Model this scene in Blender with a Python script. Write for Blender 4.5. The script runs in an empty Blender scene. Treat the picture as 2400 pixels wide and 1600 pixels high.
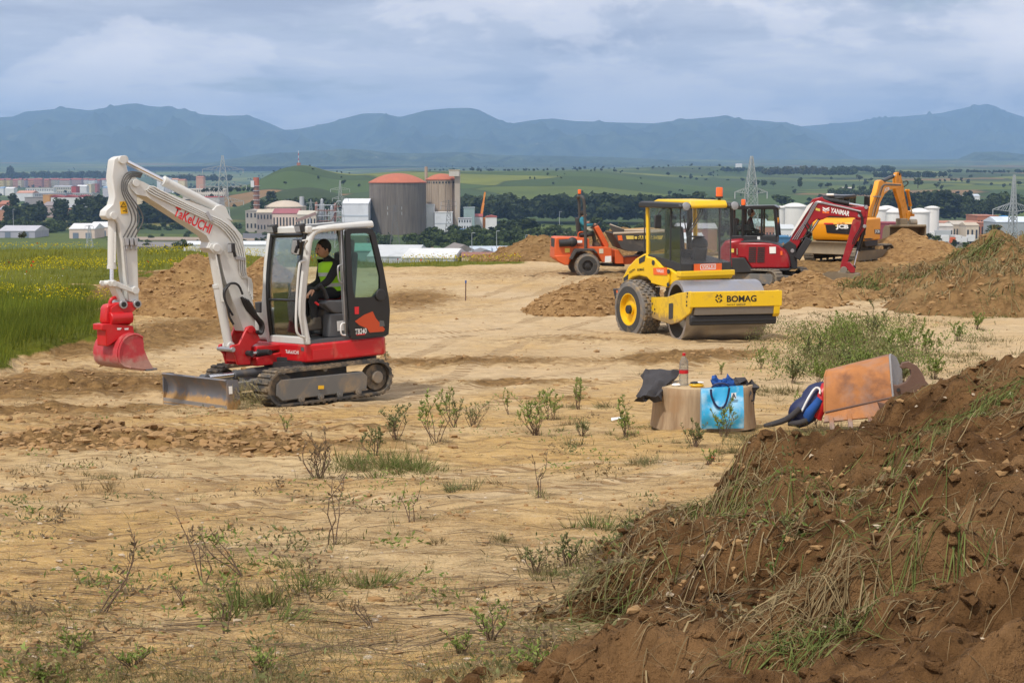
import bpy,bmesh,math,random
import numpy as np
from mathutils import Vector,Matrix,Euler
R=math.radians
random.seed(7)
scene=bpy.context.scene
col=scene.collection
# --------- camera
FPX=3730.0
PITCH=math.atan(400/FPX)
CAM=Vector((0,0,3.5))
cam_d=bpy.data.cameras.new('camera');cam=bpy.data.objects.new('camera',cam_d)
col.objects.link(cam);scene.camera=cam
cam_d.sensor_width=36;cam_d.lens=36*FPX/2400
cam_d.clip_start=.1;cam_d.clip_end=60000
cam.location=CAM;cam.rotation_euler=(math.pi/2-PITCH,0,0)
# --------- sky, sun, exposure
SUN_EL,SUN_AZ=56,215
world=bpy.data.worlds.new('World');scene.world=world;world.use_nodes=True
wn,wl=world.node_tree.nodes,world.node_tree.links
wn.clear()
def wnode(t,**k):
 n=wn.new(t)
 for a,b in k.items():setattr(n,a,b)
 return n
sky=wnode('ShaderNodeTexSky',sky_type='NISHITA',sun_disc=False)
sky.sun_elevation=R(SUN_EL);sky.sun_rotation=R(SUN_AZ);sky.air_density=1.2;sky.dust_density=1.5
bg_sky=wnode('ShaderNodeBackground');bg_sky.inputs[1].default_value=.11
wl.new(sky.outputs[0],bg_sky.inputs[0])
tc=wnode('ShaderNodeTexCoord');sep=wnode('ShaderNodeSeparateXYZ')
wl.new(tc.outputs['Generated'],sep.inputs[0])
def wmath(op,a,b=None):
 n=wnode('ShaderNodeMath',operation=op)
 for i,v in enumerate((a,b)):
  if v is None:continue
  if isinstance(v,(int,float)):n.inputs[i].default_value=v
  else:wl.new(v,n.inputs[i])
 return n.outputs[0]
zz=wmath('ADD',wmath('MAXIMUM',sep.outputs[2],.0),.14)
cx=wmath('DIVIDE',sep.outputs[0],zz);cy=wmath('DIVIDE',sep.outputs[1],zz)
comb=wnode('ShaderNodeCombineXYZ')
wl.new(cx,comb.inputs[0]);wl.new(cy,comb.inputs[1])
def wnoise(scale,detail,rough,off,dist=.0,src=None,sc=(1,1,1)):
 mp=wnode('ShaderNodeMapping');mp.inputs['Location'].default_value=off
 mp.inputs['Scale'].default_value=sc
 wl.new(src or comb.outputs[0],mp.inputs[0])
 n=wnode('ShaderNodeTexNoise');n.inputs['Scale'].default_value=scale
 n.inputs['Detail'].default_value=detail;n.inputs['Roughness'].default_value=rough
 n.inputs['Distortion'].default_value=dist
 wl.new(mp.outputs[0],n.inputs['Vector'])
 return n.outputs[0]
def wramp(src,stops,interp='EASE'):
 r=wnode('ShaderNodeValToRGB');r.color_ramp.interpolation=interp
 el=r.color_ramp.elements
 while len(el)>1:el.remove(el[-1])
 el[0].position=stops[0][0];el[0].color=(*stops[0][1],1)
 for p,c in stops[1:]:
  e=el.new(p);e.color=(*c,1)
 wl.new(src,r.inputs[0]);return r.outputs[0]
n1=wnoise(1.5,8,.56,(3.1,1.7,.3),.15)
n2=wnoise(1.0,9,.56,(.35,2.2,1.1),.2,tc.outputs['Generated'],(6.5,6.5,15))
shade=wramp(n1,[(.30,(.58,.585,.675)),(.45,(.81,.805,.87)),(.56,(1.06,1.02,1.04)),(.70,(1.28,1.20,1.17))])
puff=wramp(n2,[(.50,(0,0,0)),(.56,(.55,.55,.55)),(.68,(1,1,1))])
mixc=wnode('ShaderNodeMix',data_type='RGBA')
wl.new(wmath('MULTIPLY',puff,.75),mixc.inputs[0]);wl.new(shade,mixc.inputs[6])
mixc.inputs[7].default_value=(1.62,1.48,1.40,1)
bg_cl=wnode('ShaderNodeBackground');bg_cl.inputs[1].default_value=1.0
wl.new(mixc.outputs[2],bg_cl.inputs[0])
n3=wnoise(1.6,6,.5,(1.3,9.2,4.0),.1)
gap=wramp(n3,[(.30,(.35,.35,.35)),(.42,(.96,.96,.96))])
msh=wnode('ShaderNodeMixShader');wl.new(gap,msh.inputs[0])
wl.new(bg_sky.outputs[0],msh.inputs[1]);wl.new(bg_cl.outputs[0],msh.inputs[2])
wo=wnode('ShaderNodeOutputWorld');wl.new(msh.outputs[0],wo.inputs[0])
sun_d=bpy.data.lights.new('sun','SUN');sun=bpy.data.objects.new('sun',sun_d);col.objects.link(sun)
sun_d.energy=3.6;sun_d.angle=R(4);sun_d.color=(1.0,.95,.87)
_sd=Vector((math.sin(R(SUN_AZ))*math.cos(R(SUN_EL)),math.cos(R(SUN_AZ))*math.cos(R(SUN_EL)),math.sin(R(SUN_EL))))
sun.rotation_euler=_sd.to_track_quat('Z','Y').to_euler();sun.location=(0,-20,60)
vs=scene.view_settings
vs.view_transform='Standard';vs.look='None';vs.exposure=-.08;vs.gamma=1.0;vs.use_curve_mapping=False
scene.cycles.max_bounces=6;scene.cycles.transparent_max_bounces=24
scene.cycles.volume_bounces=1
scene.cycles.use_denoising=True
# --------- pixel helpers
FW=Vector((0,math.cos(PITCH),-math.sin(PITCH)));UP=Vector((0,math.sin(PITCH),math.cos(PITCH)))
def ray(px,py):
 return Vector((1,0,0))*((px-1200)/FPX)+UP*((800-py)/FPX)+FW
def at(px,py,Y):
 d=ray(px,py);return CAM+d*(Y/d.y)
def zm(ox,oy,s):
 return lambda x,y:(ox+x/s,oy+y/s)
z1=zm(180,340,3.92);z2=zm(480,500,3.267);z3=zm(1280,420,3.824);z4=zm(1660,380,4.356)
zb=zm(190,660,4.9);zd=zm(1280,430,6.272);zs=zm(1440,780,2.94);zf=zm(540,340,3.36)
zt=zm(0,370,7.35);zp=zm(300,380,5.88);zr=zm(1880,400,4.523)
# --------- numpy noise
def _h(ix,iy,s):
 n=(ix*374761393+iy*668265263+s*1442695041)&0xffffffff
 n=((n^(n>>13))*1274126177)&0xffffffff
 return(n^(n>>16))&0xffffffff
def perlin(x,y,s=0):
 x=np.asarray(x,float);y=np.asarray(y,float)
 ix=np.floor(x).astype(np.int64);iy=np.floor(y).astype(np.int64)
 fx=x-ix;fy=y-iy
 ux=fx*fx*fx*(fx*(fx*6-15)+10);uy=fy*fy*fy*(fy*(fy*6-15)+10)
 def g(a,b,dx,dy):
  t=_h(a,b,s)*(2*math.pi/4294967296.0)
  return np.cos(t)*dx+np.sin(t)*dy
 a=g(ix,iy,fx,fy);b=g(ix+1,iy,fx-1,fy);c=g(ix,iy+1,fx,fy-1);d=g(ix+1,iy+1,fx-1,fy-1)
 return((a+(b-a)*ux)*(1-uy)+(c+(d-c)*ux)*uy)*1.5
def fbm(x,y,oct=4,s=0,gain=.5):
 t=0;a=1.0;f=1.0
 for i in range(oct):
  t=t+a*perlin(np.asarray(x)*f,np.asarray(y)*f,s+i*17);a*=gain;f*=2.03
 return t
def ridged(x,y,oct=4,s=0):
 t=0;a=1.0;f=1.0
 for i in range(oct):
  t=t+a*(1-2*np.abs(perlin(np.asarray(x)*f,np.asarray(y)*f,s+i*13)));a*=.5;f*=2.1
 return t
def lumps(x,y,s=0):
 x=np.asarray(x,float);y=np.asarray(y,float)
 ix=np.floor(x).astype(np.int64);iy=np.floor(y).astype(np.int64);best=np.full(x.shape,9.0)
 for dx in(-1,0,1):
  for dy in(-1,0,1):
   a=ix+dx;b=iy+dy
   cx_=a+_h(a,b,s)/4294967296.0;cy_=b+_h(a,b,s+5)/4294967296.0
   r_=.35+.65*_h(a,b,s+9)/4294967296.0
   best=np.minimum(best,((x-cx_)**2+(y-cy_)**2)/(r_*r_))
 return np.sqrt(np.clip(1-best,0,1))
def sstep(a,b,x):
 t=np.clip((np.asarray(x,float)-a)/(b-a),0,1);return t*t*(3-2*t)
 # --------- materials
MATS={}
def new_mat(name):
 m=bpy.data.materials.new(name);m.use_nodes=True;m.node_tree.nodes.clear();MATS[name]=m
 return m,m.node_tree.nodes,m.node_tree.links
class NT:
 def __init__(s,m):s.n=m.node_tree.nodes;s.l=m.node_tree.links
 def add(s,t,**k):
  n=s.n.new(t)
  for a,b in k.items():setattr(n,a,b)
  return n
 def lk(s,a,b):s.l.new(a,b)
 def val(s,sock,v):
  if hasattr(v,'is_linked')or hasattr(v,'links'):s.l.new(v,sock)
  else:sock.default_value=v
 def math(s,op,a,b=.5,clamp=False):
  n=s.add('ShaderNodeMath',operation=op,use_clamp=clamp);s.val(n.inputs[0],a);s.val(n.inputs[1],b);return n.outputs[0]
 def noise(s,vec,scale,detail=5,rough=.55,dist=.0):
  n=s.add('ShaderNodeTexNoise');n.inputs['Scale'].default_value=scale;n.inputs['Detail'].default_value=detail
  n.inputs['Roughness'].default_value=rough;n.inputs['Distortion'].default_value=dist
  if vec is not None:s.lk(vec,n.inputs['Vector'])
  return n.outputs[0]
 def ramp(s,src,stops,interp='LINEAR'):
  r=s.add('ShaderNodeValToRGB');r.color_ramp.interpolation=interp;el=r.color_ramp.elements
  while len(el)>1:el.remove(el[-1])
  c=stops[0][1];c=(c,c,c)if isinstance(c,(int,float))else c
  el[0].position=stops[0][0];el[0].color=(*c,1)
  for p,c in stops[1:]:
   c=(c,c,c)if isinstance(c,(int,float))else c
   e=el.new(p);e.color=(*c,1)
  s.lk(src,r.inputs[0]);return r.outputs[0]
 def mix(s,fac,a,b,mode='MIX'):
  n=s.add('ShaderNodeMix',data_type='RGBA',blend_type=mode)
  for sock,v in((n.inputs[0],fac),(n.inputs[6],a),(n.inputs[7],b)):
   if isinstance(v,tuple):v=(*v,1)if len(v)==3 else v
   s.val(sock,v)
  return n.outputs[2]
 def coord(s,kind='Object'):
  return s.add('ShaderNodeTexCoord').outputs[kind]
 def bump(s,h,strength,dist=.02):
  b=s.add('ShaderNodeBump');b.inputs['Strength'].default_value=strength;b.inputs['Distance'].default_value=dist
  s.lk(h,b.inputs['Height']);return b.outputs[0]
 def out(s,sh):o=s.add('ShaderNodeOutputMaterial');s.lk(sh,o.inputs[0])
 def bsdf(s,colr,rough=.5,metal=.0,normal=None,spec=.5,coat=.0):
  p=s.add('ShaderNodeBsdfPrincipled')
  if isinstance(colr,tuple):p.inputs['Base Color'].default_value=(*colr[:3],1)
  else:s.lk(colr,p.inputs['Base Color'])
  s.val(p.inputs['Roughness'],rough);p.inputs['Metallic'].default_value=metal
  p.inputs['Specular IOR Level'].default_value=spec;p.inputs['Coat Weight'].default_value=coat
  if normal is not None:s.lk(normal,p.inputs['Normal'])
  return p.outputs[0]
def mat(name,c,rough=.5,metal=.0,var=.12,scale=3.0,dirt=.0,dirtcol=(.36,.25,.13),dscale=2.5,bump=.0,bscale=40.0,spec=.5,coat=.0,second=None,low=None):
 m,n,l=new_mat(name);t=NT(m);oc=t.coord('Object')
 a=tuple(max(0,v*(1-var))for v in c);b=tuple(min(1,v*(1+var))for v in c)
 base=t.mix(t.noise(oc,scale,5),a,b)
 if second:base=t.mix(t.ramp(t.noise(oc,second[1],6,.6),[(.46,.0),(.58,1.0)]),base,second[0])
 r=rough
 if dirt>0 or low:
  d=t.ramp(t.noise(oc,dscale,8,.62,.3),[(.62-.30*dirt,.0),(.82-.22*dirt,min(1,.25+dirt))])
  if low:
   sp=t.add('ShaderNodeSeparateXYZ');t.lk(oc,sp.inputs[0])
   mr=t.add('ShaderNodeMapRange');t.lk(sp.outputs[2],mr.inputs[0])
   mr.inputs[1].default_value=low[1];mr.inputs[2].default_value=low[0]
   lw=t.ramp(t.math('ADD',t.math('MULTIPLY',mr.outputs[0],.75),t.math('MULTIPLY',t.noise(oc,9,6,.6),.6)),[(.55,.0),(.75,.92)])
   d=t.math('MAXIMUM',d,lw)
  base=t.mix(d,base,t.mix(t.noise(oc,14,5),tuple(v*.75 for v in dirtcol),tuple(v*1.2 for v in dirtcol)))
  r=t.math('ADD',t.math('MULTIPLY',d,.9-rough),rough)
 nm=t.bump(t.noise(oc,bscale,5,.6),bump,.01)if bump>0 else None
 t.out(t.bsdf(base,r,metal,nm,spec,coat));return m
def glass(name,tint=(.72,.82,.80),refl=.9,dust=.06):
 m,n,l=new_mat(name);t=NT(m)
 tr=t.add('ShaderNodeBsdfTransparent');tr.inputs[0].default_value=(*tint,1)
 gl=t.add('ShaderNodeBsdfGlossy');gl.inputs['Roughness'].default_value=.03
 fr=t.add('ShaderNodeFresnel');fr.inputs[0].default_value=1.5
 ms=t.add('ShaderNodeMixShader');t.lk(t.math('MULTIPLY',fr.outputs[0],refl),ms.inputs[0]);t.lk(tr.outputs[0],ms.inputs[1]);t.lk(gl.outputs[0],ms.inputs[2])
 df=t.add('ShaderNodeBsdfDiffuse');df.inputs[0].default_value=(.35,.33,.29,1)
 m2=t.add('ShaderNodeMixShader');t.lk(t.math('MULTIPLY',t.noise(t.coord('Object'),3,5),dust*2),m2.inputs[0]);t.lk(ms.outputs[0],m2.inputs[1]);t.lk(df.outputs[0],m2.inputs[2])
 t.out(m2.outputs[0]);return m
 # --------- object helpers
def tag(o,label=None,cat=None,group=None,kind=None):
 if label:o['label']=label
 if cat:o['category']=cat
 if group:o['group']=group
 if kind:o['kind']=kind
 return o
def empty(name,loc=(0,0,0),rot=(0,0,0),label=None,cat=None,group=None):
 o=bpy.data.objects.new(name,None);col.objects.link(o);o.location=loc;o.rotation_euler=rot
 o.empty_display_size=.2
 return tag(o,label,cat,group)
def link(name,me,m,parent=None,smooth=None,bevel=.0):
 o=bpy.data.objects.new(name,me);col.objects.link(o)
 if m is not None and not me.materials:me.materials.append(MATS[m]if isinstance(m,str)else m)
 if parent is not None:o.parent=parent
 if bevel:
  b=o.modifiers.new('bevel','BEVEL');b.width=bevel;b.segments=2;b.limit_method='ANGLE';b.angle_limit=R(38);b.use_clamp_overlap=True
 if smooth is not None:
  me.shade_smooth()
  if smooth<179:me.set_sharp_from_angle(angle=R(smooth))
 return o
def np_mesh(name,V,Q,attrs=None,cols=None):
 V=np.asarray(V,np.float32);Q=np.asarray(Q,np.int32);k=Q.shape[1]
 me=bpy.data.meshes.new(name);me.vertices.add(len(V));me.vertices.foreach_set('co',V.ravel())
 me.loops.add(Q.size);me.loops.foreach_set('vertex_index',Q.ravel())
 me.polygons.add(len(Q));me.polygons.foreach_set('loop_start',np.arange(0,Q.size,k,dtype=np.int32))
 try:me.polygons.foreach_set('loop_total',np.full(len(Q),k,np.int32))
 except Exception:pass
 me.update(calc_edges=True)
 for nm,a in(attrs or{}).items():
  at_=me.attributes.new(nm,'FLOAT','POINT');at_.data.foreach_set('value',np.asarray(a,np.float32).ravel())
 if cols is not None:
  ca=me.color_attributes.new('col','FLOAT_COLOR','POINT')
  c4=np.ones((len(V),4),np.float32);c4[:,:3]=cols;ca.data.foreach_set('color',c4.ravel())
 me.validate();return me
class MB:
 def __init__(s):s.v=[];s.f=[]
 def raw(s,vs,fs):
  o=len(s.v);s.v+=[tuple(v)for v in vs];s.f+=[tuple(i+o for i in f)for f in fs];return s
 def box(s,c,sz,rot=None):
  hx,hy,hz=sz[0]/2,sz[1]/2,sz[2]/2
  vs=[Vector((x,y,z))for x in(-hx,hx)for y in(-hy,hy)for z in(-hz,hz)]
  if rot is not None:
   m=rot if isinstance(rot,Matrix)else Euler(rot).to_matrix()
   vs=[m@v for v in vs]
  c=Vector(c)
  return s.raw([v+c for v in vs],[(0,1,3,2),(4,6,7,5),(0,4,5,1),(2,3,7,6),(0,2,6,4),(1,5,7,3)])
 def bar(s,p0,p1,w,h,up=(0,0,1)):
  p0=Vector(p0);p1=Vector(p1);d=p1-p0;L=d.length;d.normalize();up=Vector(up)
  if abs(d.dot(up))>.98:up=Vector((1,0,0))
  sd=d.cross(up).normalized();u=sd.cross(d)
  m=Matrix((d,sd,u)).transposed()
  return s.box((p0+p1)/2,(L,w,h),m)
 def prism(s,prof,a,b,axis='y'):
  n=len(prof)
  def mk(p,t):
   if axis=='y':return(p[0],t,p[1])
   if axis=='x':return(t,p[0],p[1])
   return(p[0],p[1],t)
  vs=[mk(p,a)for p in prof]+[mk(p,b)for p in prof]
  fs=[tuple(range(n))[::-1],tuple(range(n,2*n))]+[(i,(i+1)%n,n+(i+1)%n,n+i)for i in range(n)]
  return s.raw(vs,fs)
 def cyl(s,p0,p1,r0,r1=None,n=16,caps=True):
  r1=r0 if r1 is None else r1
  p0=Vector(p0);p1=Vector(p1);d=(p1-p0).normalized()
  a=d.orthogonal().normalized();b=d.cross(a)
  vs=[]
  for p,r in((p0,r0),(p1,r1)):
   for i in range(n):
    t=2*math.pi*i/n;vs.append(p+(a*math.cos(t)+b*math.sin(t))*r)
  fs=[(i,(i+1)%n,n+(i+1)%n,n+i)for i in range(n)]
  if caps:fs+=[tuple(range(n))[::-1],tuple(range(n,2*n))]
  return s.raw(vs,fs)
 def tube(s,pts,r,n=8,smooth=0,caps=True):
  pts=[Vector(p)for p in pts]
  for _ in range(smooth):
   q=[pts[0]]
   for i in range(len(pts)-1):
    q+=[pts[i]*.75+pts[i+1]*.25,pts[i]*.25+pts[i+1]*.75]
   pts=q+[pts[-1]]
  vs=[];k=len(pts);prev=None
  for i,p in enumerate(pts):
   d=(pts[min(i+1,k-1)]-pts[max(i-1,0)]).normalized()
   if prev is None:a=d.orthogonal().normalized()
   else:
    a=prev-d*prev.dot(d)
    a=a.normalized()if a.length>1e-6 else d.orthogonal().normalized()
   prev=a;b=d.cross(a);rr=r[min(i,len(r)-1)]if isinstance(r,(list,tuple))else r
   for j in range(n):
    t=2*math.pi*j/n;vs.append(p+(a*math.cos(t)+b*math.sin(t))*rr)
  fs=[(i*n+j,i*n+(j+1)%n,(i+1)*n+(j+1)%n,(i+1)*n+j)for i in range(k-1)for j in range(n)]
  if caps:fs+=[tuple(range(n))[::-1],tuple(range((k-1)*n,k*n))]
  return s.raw(vs,fs)
 def lathe(s,prof,c=(0,0,0),axis='z',n=24,a0=0,a1=360):
  full=abs(a1-a0)>=359.9;m=n if full else n+1
  vs=[]
  for r,t in prof:
   for i in range(m):
    q=R(a0)+(R(a1)-R(a0))*i/n;x,y=r*math.cos(q),r*math.sin(q)
    v=(x,y,t)if axis=='z' else((x,t,y)if axis=='y' else(t,x,y))
    vs.append((v[0]+c[0],v[1]+c[1],v[2]+c[2]))
  fs=[]
  for k in range(len(prof)-1):
   for i in range(n if full else n):
    j=(i+1)%m;fs.append((k*m+i,k*m+j,(k+1)*m+j,(k+1)*m+i))
  return s.raw(vs,fs)
 def ball(s,c,r,n=10,m=7,sc=(1,1,1)):
  c=Vector(c);vs=[c+Vector((0,0,r*sc[2]))]
  for j in range(1,m):
   a=math.pi*j/m
   for i in range(n):
    b=2*math.pi*i/n;vs.append(c+Vector((r*sc[0]*math.sin(a)*math.cos(b),r*sc[1]*math.sin(a)*math.sin(b),r*sc[2]*math.cos(a))))
  vs.append(c-Vector((0,0,r*sc[2])));fs=[(0,1+i,1+(i+1)%n)for i in range(n)]
  for j in range(m-2):
   for i in range(n):
    a=1+j*n+i;b=1+j*n+(i+1)%n;fs.append((a,a+n,b+n,b))
  L=len(vs)-1;o=1+(m-2)*n
  return s.raw(vs,fs+[(o+i,L,o+(i+1)%n)for i in range(n)])
 def sheet(s,rows,thick=.0):
  k=len(rows[0]);P=[[Vector(p)for p in r]for r in rows];n=len(rows)
  vs=[p for r in P for p in r];fs=[(i*k+j,i*k+j+1,(i+1)*k+j+1,(i+1)*k+j)for i in range(n-1)for j in range(k-1)]
  if thick:
   o=len(vs);ex=[]
   for i in range(n):
    for j in range(k):
     du=P[min(i+1,n-1)][j]-P[max(i-1,0)][j];dv=P[i][min(j+1,k-1)]-P[i][max(j-1,0)]
     nn=du.cross(dv)
     nn=nn.normalized()if nn.length>1e-9 else Vector((0,0,1))
     ex.append(P[i][j]+nn*thick)
   vs+=ex;fs+=[tuple(q+o for q in f[::-1])for f in fs]
   ring=[j for j in range(k)]+[i*k+k-1 for i in range(1,n)]+[(n-1)*k+j for j in range(k-2,-1,-1)]+[i*k for i in range(n-2,0,-1)]
   fs+=[(ring[i],ring[i]+o,ring[(i+1)%len(ring)]+o,ring[(i+1)%len(ring)])for i in range(len(ring))]
  return s.raw(vs,fs)
 def mesh(s,name):
  me=bpy.data.meshes.new(name);me.from_pydata([tuple(v)for v in s.v],[],s.f);me.update()
  bm=bmesh.new();bm.from_mesh(me);bmesh.ops.recalc_face_normals(bm,faces=bm.faces);bm.to_mesh(me);bm.free()
  return me
 def build(s,name,m,parent=None,smooth=40,bevel=.0):
  return link(name,s.mesh(name),m,parent,smooth,bevel)
def copy_tree(o,parent=None):
 c=o.copy();col.objects.link(c)
 if parent is not None:c.parent=parent
 for ch in list(o.children):copy_tree(ch,c)
 return c
def lettering(txt,m,parent,origin,ux,uy,height,width=None,bold=.0,shear=.0,name='lettering',align='CENTER',thick=.004,spacing=1.0):
 cu=bpy.data.curves.new(name,'FONT');cu.body=txt;cu.size=1.0;cu.align_x=align;cu.align_y='CENTER'
 cu.extrude=.0;cu.offset=bold;cu.shear=shear;cu.resolution_u=3;cu.space_character=spacing
 tmp=bpy.data.objects.new('tmp',cu);col.objects.link(tmp)
 bpy.context.view_layer.update()
 me=bpy.data.meshes.new_from_object(tmp.evaluated_get(bpy.context.evaluated_depsgraph_get()))
 bpy.data.objects.remove(tmp);bpy.data.curves.remove(cu)
 xs=[v.co.x for v in me.vertices];ys=[v.co.y for v in me.vertices]
 w0,h0=max(xs)-min(xs),max(ys)-min(ys);cxx,cyy=(max(xs)+min(xs))/2,(max(ys)+min(ys))/2
 sy=height/h0;sx=(width/w0)if width else sy
 ux=Vector(ux).normalized();uy=Vector(uy).normalized();uz=ux.cross(uy);og=Vector(origin)
 for v in me.vertices:
  v.co=og+ux*((v.co.x-cxx)*sx)+uy*((v.co.y-cyy)*sy)+uz*thick
 me.materials.clear();me.name=name
 return link(name,me,m,parent)
class Rig:
 def __init__(s,name,loc,heading,tilt=(0,0),**k):
  s.root=empty(name,loc,(0,0,0),**k)
  s.M=Matrix.Translation(Vector(loc))@Matrix.Rotation(R(heading),4,'Z')@Matrix.Rotation(R(tilt[0]),4,'Y')@Matrix.Rotation(R(tilt[1]),4,'X')
  s.root.matrix_world=s.M;s.root.location=s.M.to_translation();s.root.rotation_euler=s.M.to_euler()
  s.I=s.M.inverted();s.o=s.I@CAM
 def hit(s,p,ax,c):
  d=s.I.to_3x3()@ray(*p);t=(c-s.o[ax])/d[ax];return s.o+d*t
 def S(s,p,c):h=s.hit(p,1,c);return(h.x,h.z)
 def F(s,p,c):h=s.hit(p,0,c);return(h.y,h.z)
 def T(s,p,c):h=s.hit(p,2,c);return(h.x,h.y)
 def SS(s,zf_,pts,c):return[s.S(zf_(*p),c)for p in pts]
 def FF(s,zf_,pts,c):return[s.F(zf_(*p),c)for p in pts]
 # ========= TERRAIN
_gy=np.array([-40,0,3,5.4,8,10,13,15.6,19,22,26,33,42,50,64,80,110])
_gz=np.array([2.0,1.95,1.88,1.75,1.53,1.36,1.10,.90,.54,.33,.18,.02,-.10,-.20,-.22,-.30,-.40])
_eu=np.array([-3,-.32,-.2,-.155,-.085,.03,.13,.21,.32,3]);_ed=np.array([86,84,80,72,65,65.5,69,72,76,80])
def plateau(x,y):
 return np.interp(y,_gy,_gz)+.010*np.clip(x,-14,14)*sstep(4,16,y)
def far_z(x,y):
 d=np.hypot(x,np.maximum(y,1));u=np.where(y>1,x/np.maximum(y,1),np.sign(x)*3)
 z=-45+2.5*fbm(x/700,y/700,3,3)*sstep(600,1500,d)
 c=sstep(-.17,-.05,u)*(1-sstep(.04,.13,u))
 z=z+c*46.5*sstep(1500,2750,d)**.9
 r=sstep(.04,.13,u)
 z=z+r*(26*sstep(1500,3000,d)+24*sstep(3000,5200,d)+5*fbm(x/420,y/420,4,8)*sstep(1700,2600,d))
 lf=1-sstep(-.17,-.05,u)
 z=z+lf*(52*sstep(5000,9500,d)+6*fbm(x/900,y/900,3,21)*sstep(4500,8000,d))
 z=z+(c+r)*22*sstep(5200,9000,d)+55*sstep(8500,12000,d)
 for(pu,pd,h,su,sd)in((-.137,2300,27,52,210),(-.155,2350,12,120,300),(-.105,2350,12,130,300),(-.131,1690,30,62,120),(-.20,2300,9,150,320),(.115,4300,14,300,600)):
  z=z+h*np.exp(-((x-pu*pd)/su)**2-((y-pd)/sd)**2)
 return z
def edge_d(x,y):
 u=np.where(y>1,x/np.maximum(y,1),np.sign(x)*3);return np.interp(u,_eu,_ed)
_SY={}
def _soil_y(py):
 if py not in _SY:
  d=30.0
  for _ in range(30):d=.5*d+.5*(CAM.z-float(np.interp(d,_gy,_gz)))/((py-400)/FPX)
  _SY[py]=d
 return _SY[py]
def soil_mask(x,y):
 m=np.zeros_like(x)
 for(px,py,Y,sx,sy,a)in SOILS:
  Y=_soil_y(py)
  m=m+a*np.exp(-((x-(px-1200)/FPX*Y)/sx)**2-((y-Y)/sy)**2)
 return m
SOILS=[(150,1040,18.6,2.6,.75,1.1),(480,1050,18.6,1.5,.5,.9),(300,985,21,3,.7,.5),(120,900,25,1.7,2.4,1.1),(330,690,41,3.2,6.5,1.2),(250,800,29,1.6,3.5,1.0),(520,760,32,2.0,3.5,.8),(500,900,24.5,2.2,1.0,.7),(100,960,22,2.4,.8,.8),(430,640,46,4.5,4,1.0),(1060,850,26.5,2.6,1.1,.75),(1350,800,29,2.0,1.0,.45),(1150,640,56,4,5,.35),(780,1010,18.9,1.6,.5,.6),(1330,940,20.5,1.5,.5,.5),(1200,900,23.5,1.6,.6,.7),(960,700,40,1.6,5,.75),(1650,840,26,1.5,1.2,.9),(1560,855,25,.8,.8,.6),(1950,650,47,5,4,1.3),(2150,690,41,4,5,1.1),(1850,640,56,6,7,1.0)]
def grass_mask(x,y):
 bx=np.interp(y,[0,24,28,33,36,41,46,53,58,66,72],[-9.6,-8.6,-8.3,-8.3,-8.9,-10.3,-11.6,-13.6,-13.2,-13.0,-10.5])
 n=1.1*fbm(x*.55,y*.5,4,40)
 m=sstep(.0,.7,bx-x+n)*sstep(20,24,y)
 rim=sstep(-1.0,1.2,y-(62.5+n)-np.where(x<-5,4.5*sstep(-5,-9,x)*0,0))*sstep(1.5,-.5,x)
 return np.maximum(m,rim)
def ground_z(x,y,fine=True):
 x=np.asarray(x,float);y=np.asarray(y,float);sh=np.broadcast(x,y).shape;x=np.broadcast_to(x,sh);y=np.broadcast_to(y,sh)
 z=plateau(x,y);s=np.clip(soil_mask(x,y),0,1.3);g=grass_mask(x,y)
 z=z+.05*fbm(x*.35,y*.35,3,1)+.22*g*sstep(20,26,y)*(1-sstep(44,60,y))
 near=1-sstep(90,120,y)
 if fine:
  z=z+near*(.022*fbm(x*1.9,y*1.9,4,5)+.006*ridged(x*.5+.8*y,y*1.7,3,9)*(1-g))
  z=z+near*s*(.07*lumps(x*2.6,y*2.6,2)+.04*lumps(x*6.3,y*6.3,4)+.08*fbm(x*1.6,y*1.6,4,6))
 e=edge_d(x,y);t=np.hypot(x,y)-e
 f=far_z(x,y);k=sstep(0,230,t)
 return z*(1-k)+f*k-.6*sstep(0,10,t)*(1-sstep(60,200,t))-9*sstep(1,30,t)*(1-sstep(60,220,t))
def gz(x,y):return float(ground_z(np.array([x]),np.array([y]))[0])
def on_ground(px,py):
 d=ray(px,py);Y=30.0
 for _ in range(25):
  p=CAM+d*(Y/d.y);zt_=float(plateau(np.array([p.x]),np.array([p.y]))[0]);Y=.5*Y+.5*((zt_-CAM.z)*d.y/d.z)
 p=CAM+d*(Y/d.y);return Vector((p.x,p.y,gz(p.x,p.y)))
TRACKS=[[(905,905),(1000,862),(1150,800),(1350,742),(1560,712)],[(-60,1000),(300,992),(600,985),(950,958),(1250,905),(1500,870),(1640,820)],[(560,790),(800,755),(1000,730),(1200,690),(1300,655),(1330,640)],[(1560,800),(1400,790),(1200,775),(950,790)],[(1800,770),(1950,745),(2200,728),(2460,735)],[(150,900),(330,860),(560,850)],[(920,640),(1100,650),(1280,642)],[(-60,1180),(300,1160),(700,1130),(1000,1150),(1400,1110)]]
def track_coords(x,y):
 best=np.full(x.shape,9.0);arc=np.zeros(x.shape);k=(y<75)&(np.abs(x)<40);X_,Y_=x[k],y[k];B=np.full(X_.shape,9.0);A=np.zeros(X_.shape)
 for P in TRACKS:
  q=[((p[0]-1200)/FPX*_soil_y(p[1]),_soil_y(p[1]))for p in P];s0=.0
  for(ax,ay),(bx,by)in zip(q[:-1],q[1:]):
   L=math.hypot(bx-ax,by-ay);ux,uy=(bx-ax)/L,(by-ay)/L;t=np.clip((X_-ax)*ux+(Y_-ay)*uy,0,L);d=np.hypot(X_-ax-ux*t,Y_-ay-uy*t);m=d<B;B=np.where(m,d,B);A=np.where(m,s0+t,A);s0+=L
 best[k]=B;arc[k]=A;return best,arc
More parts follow.
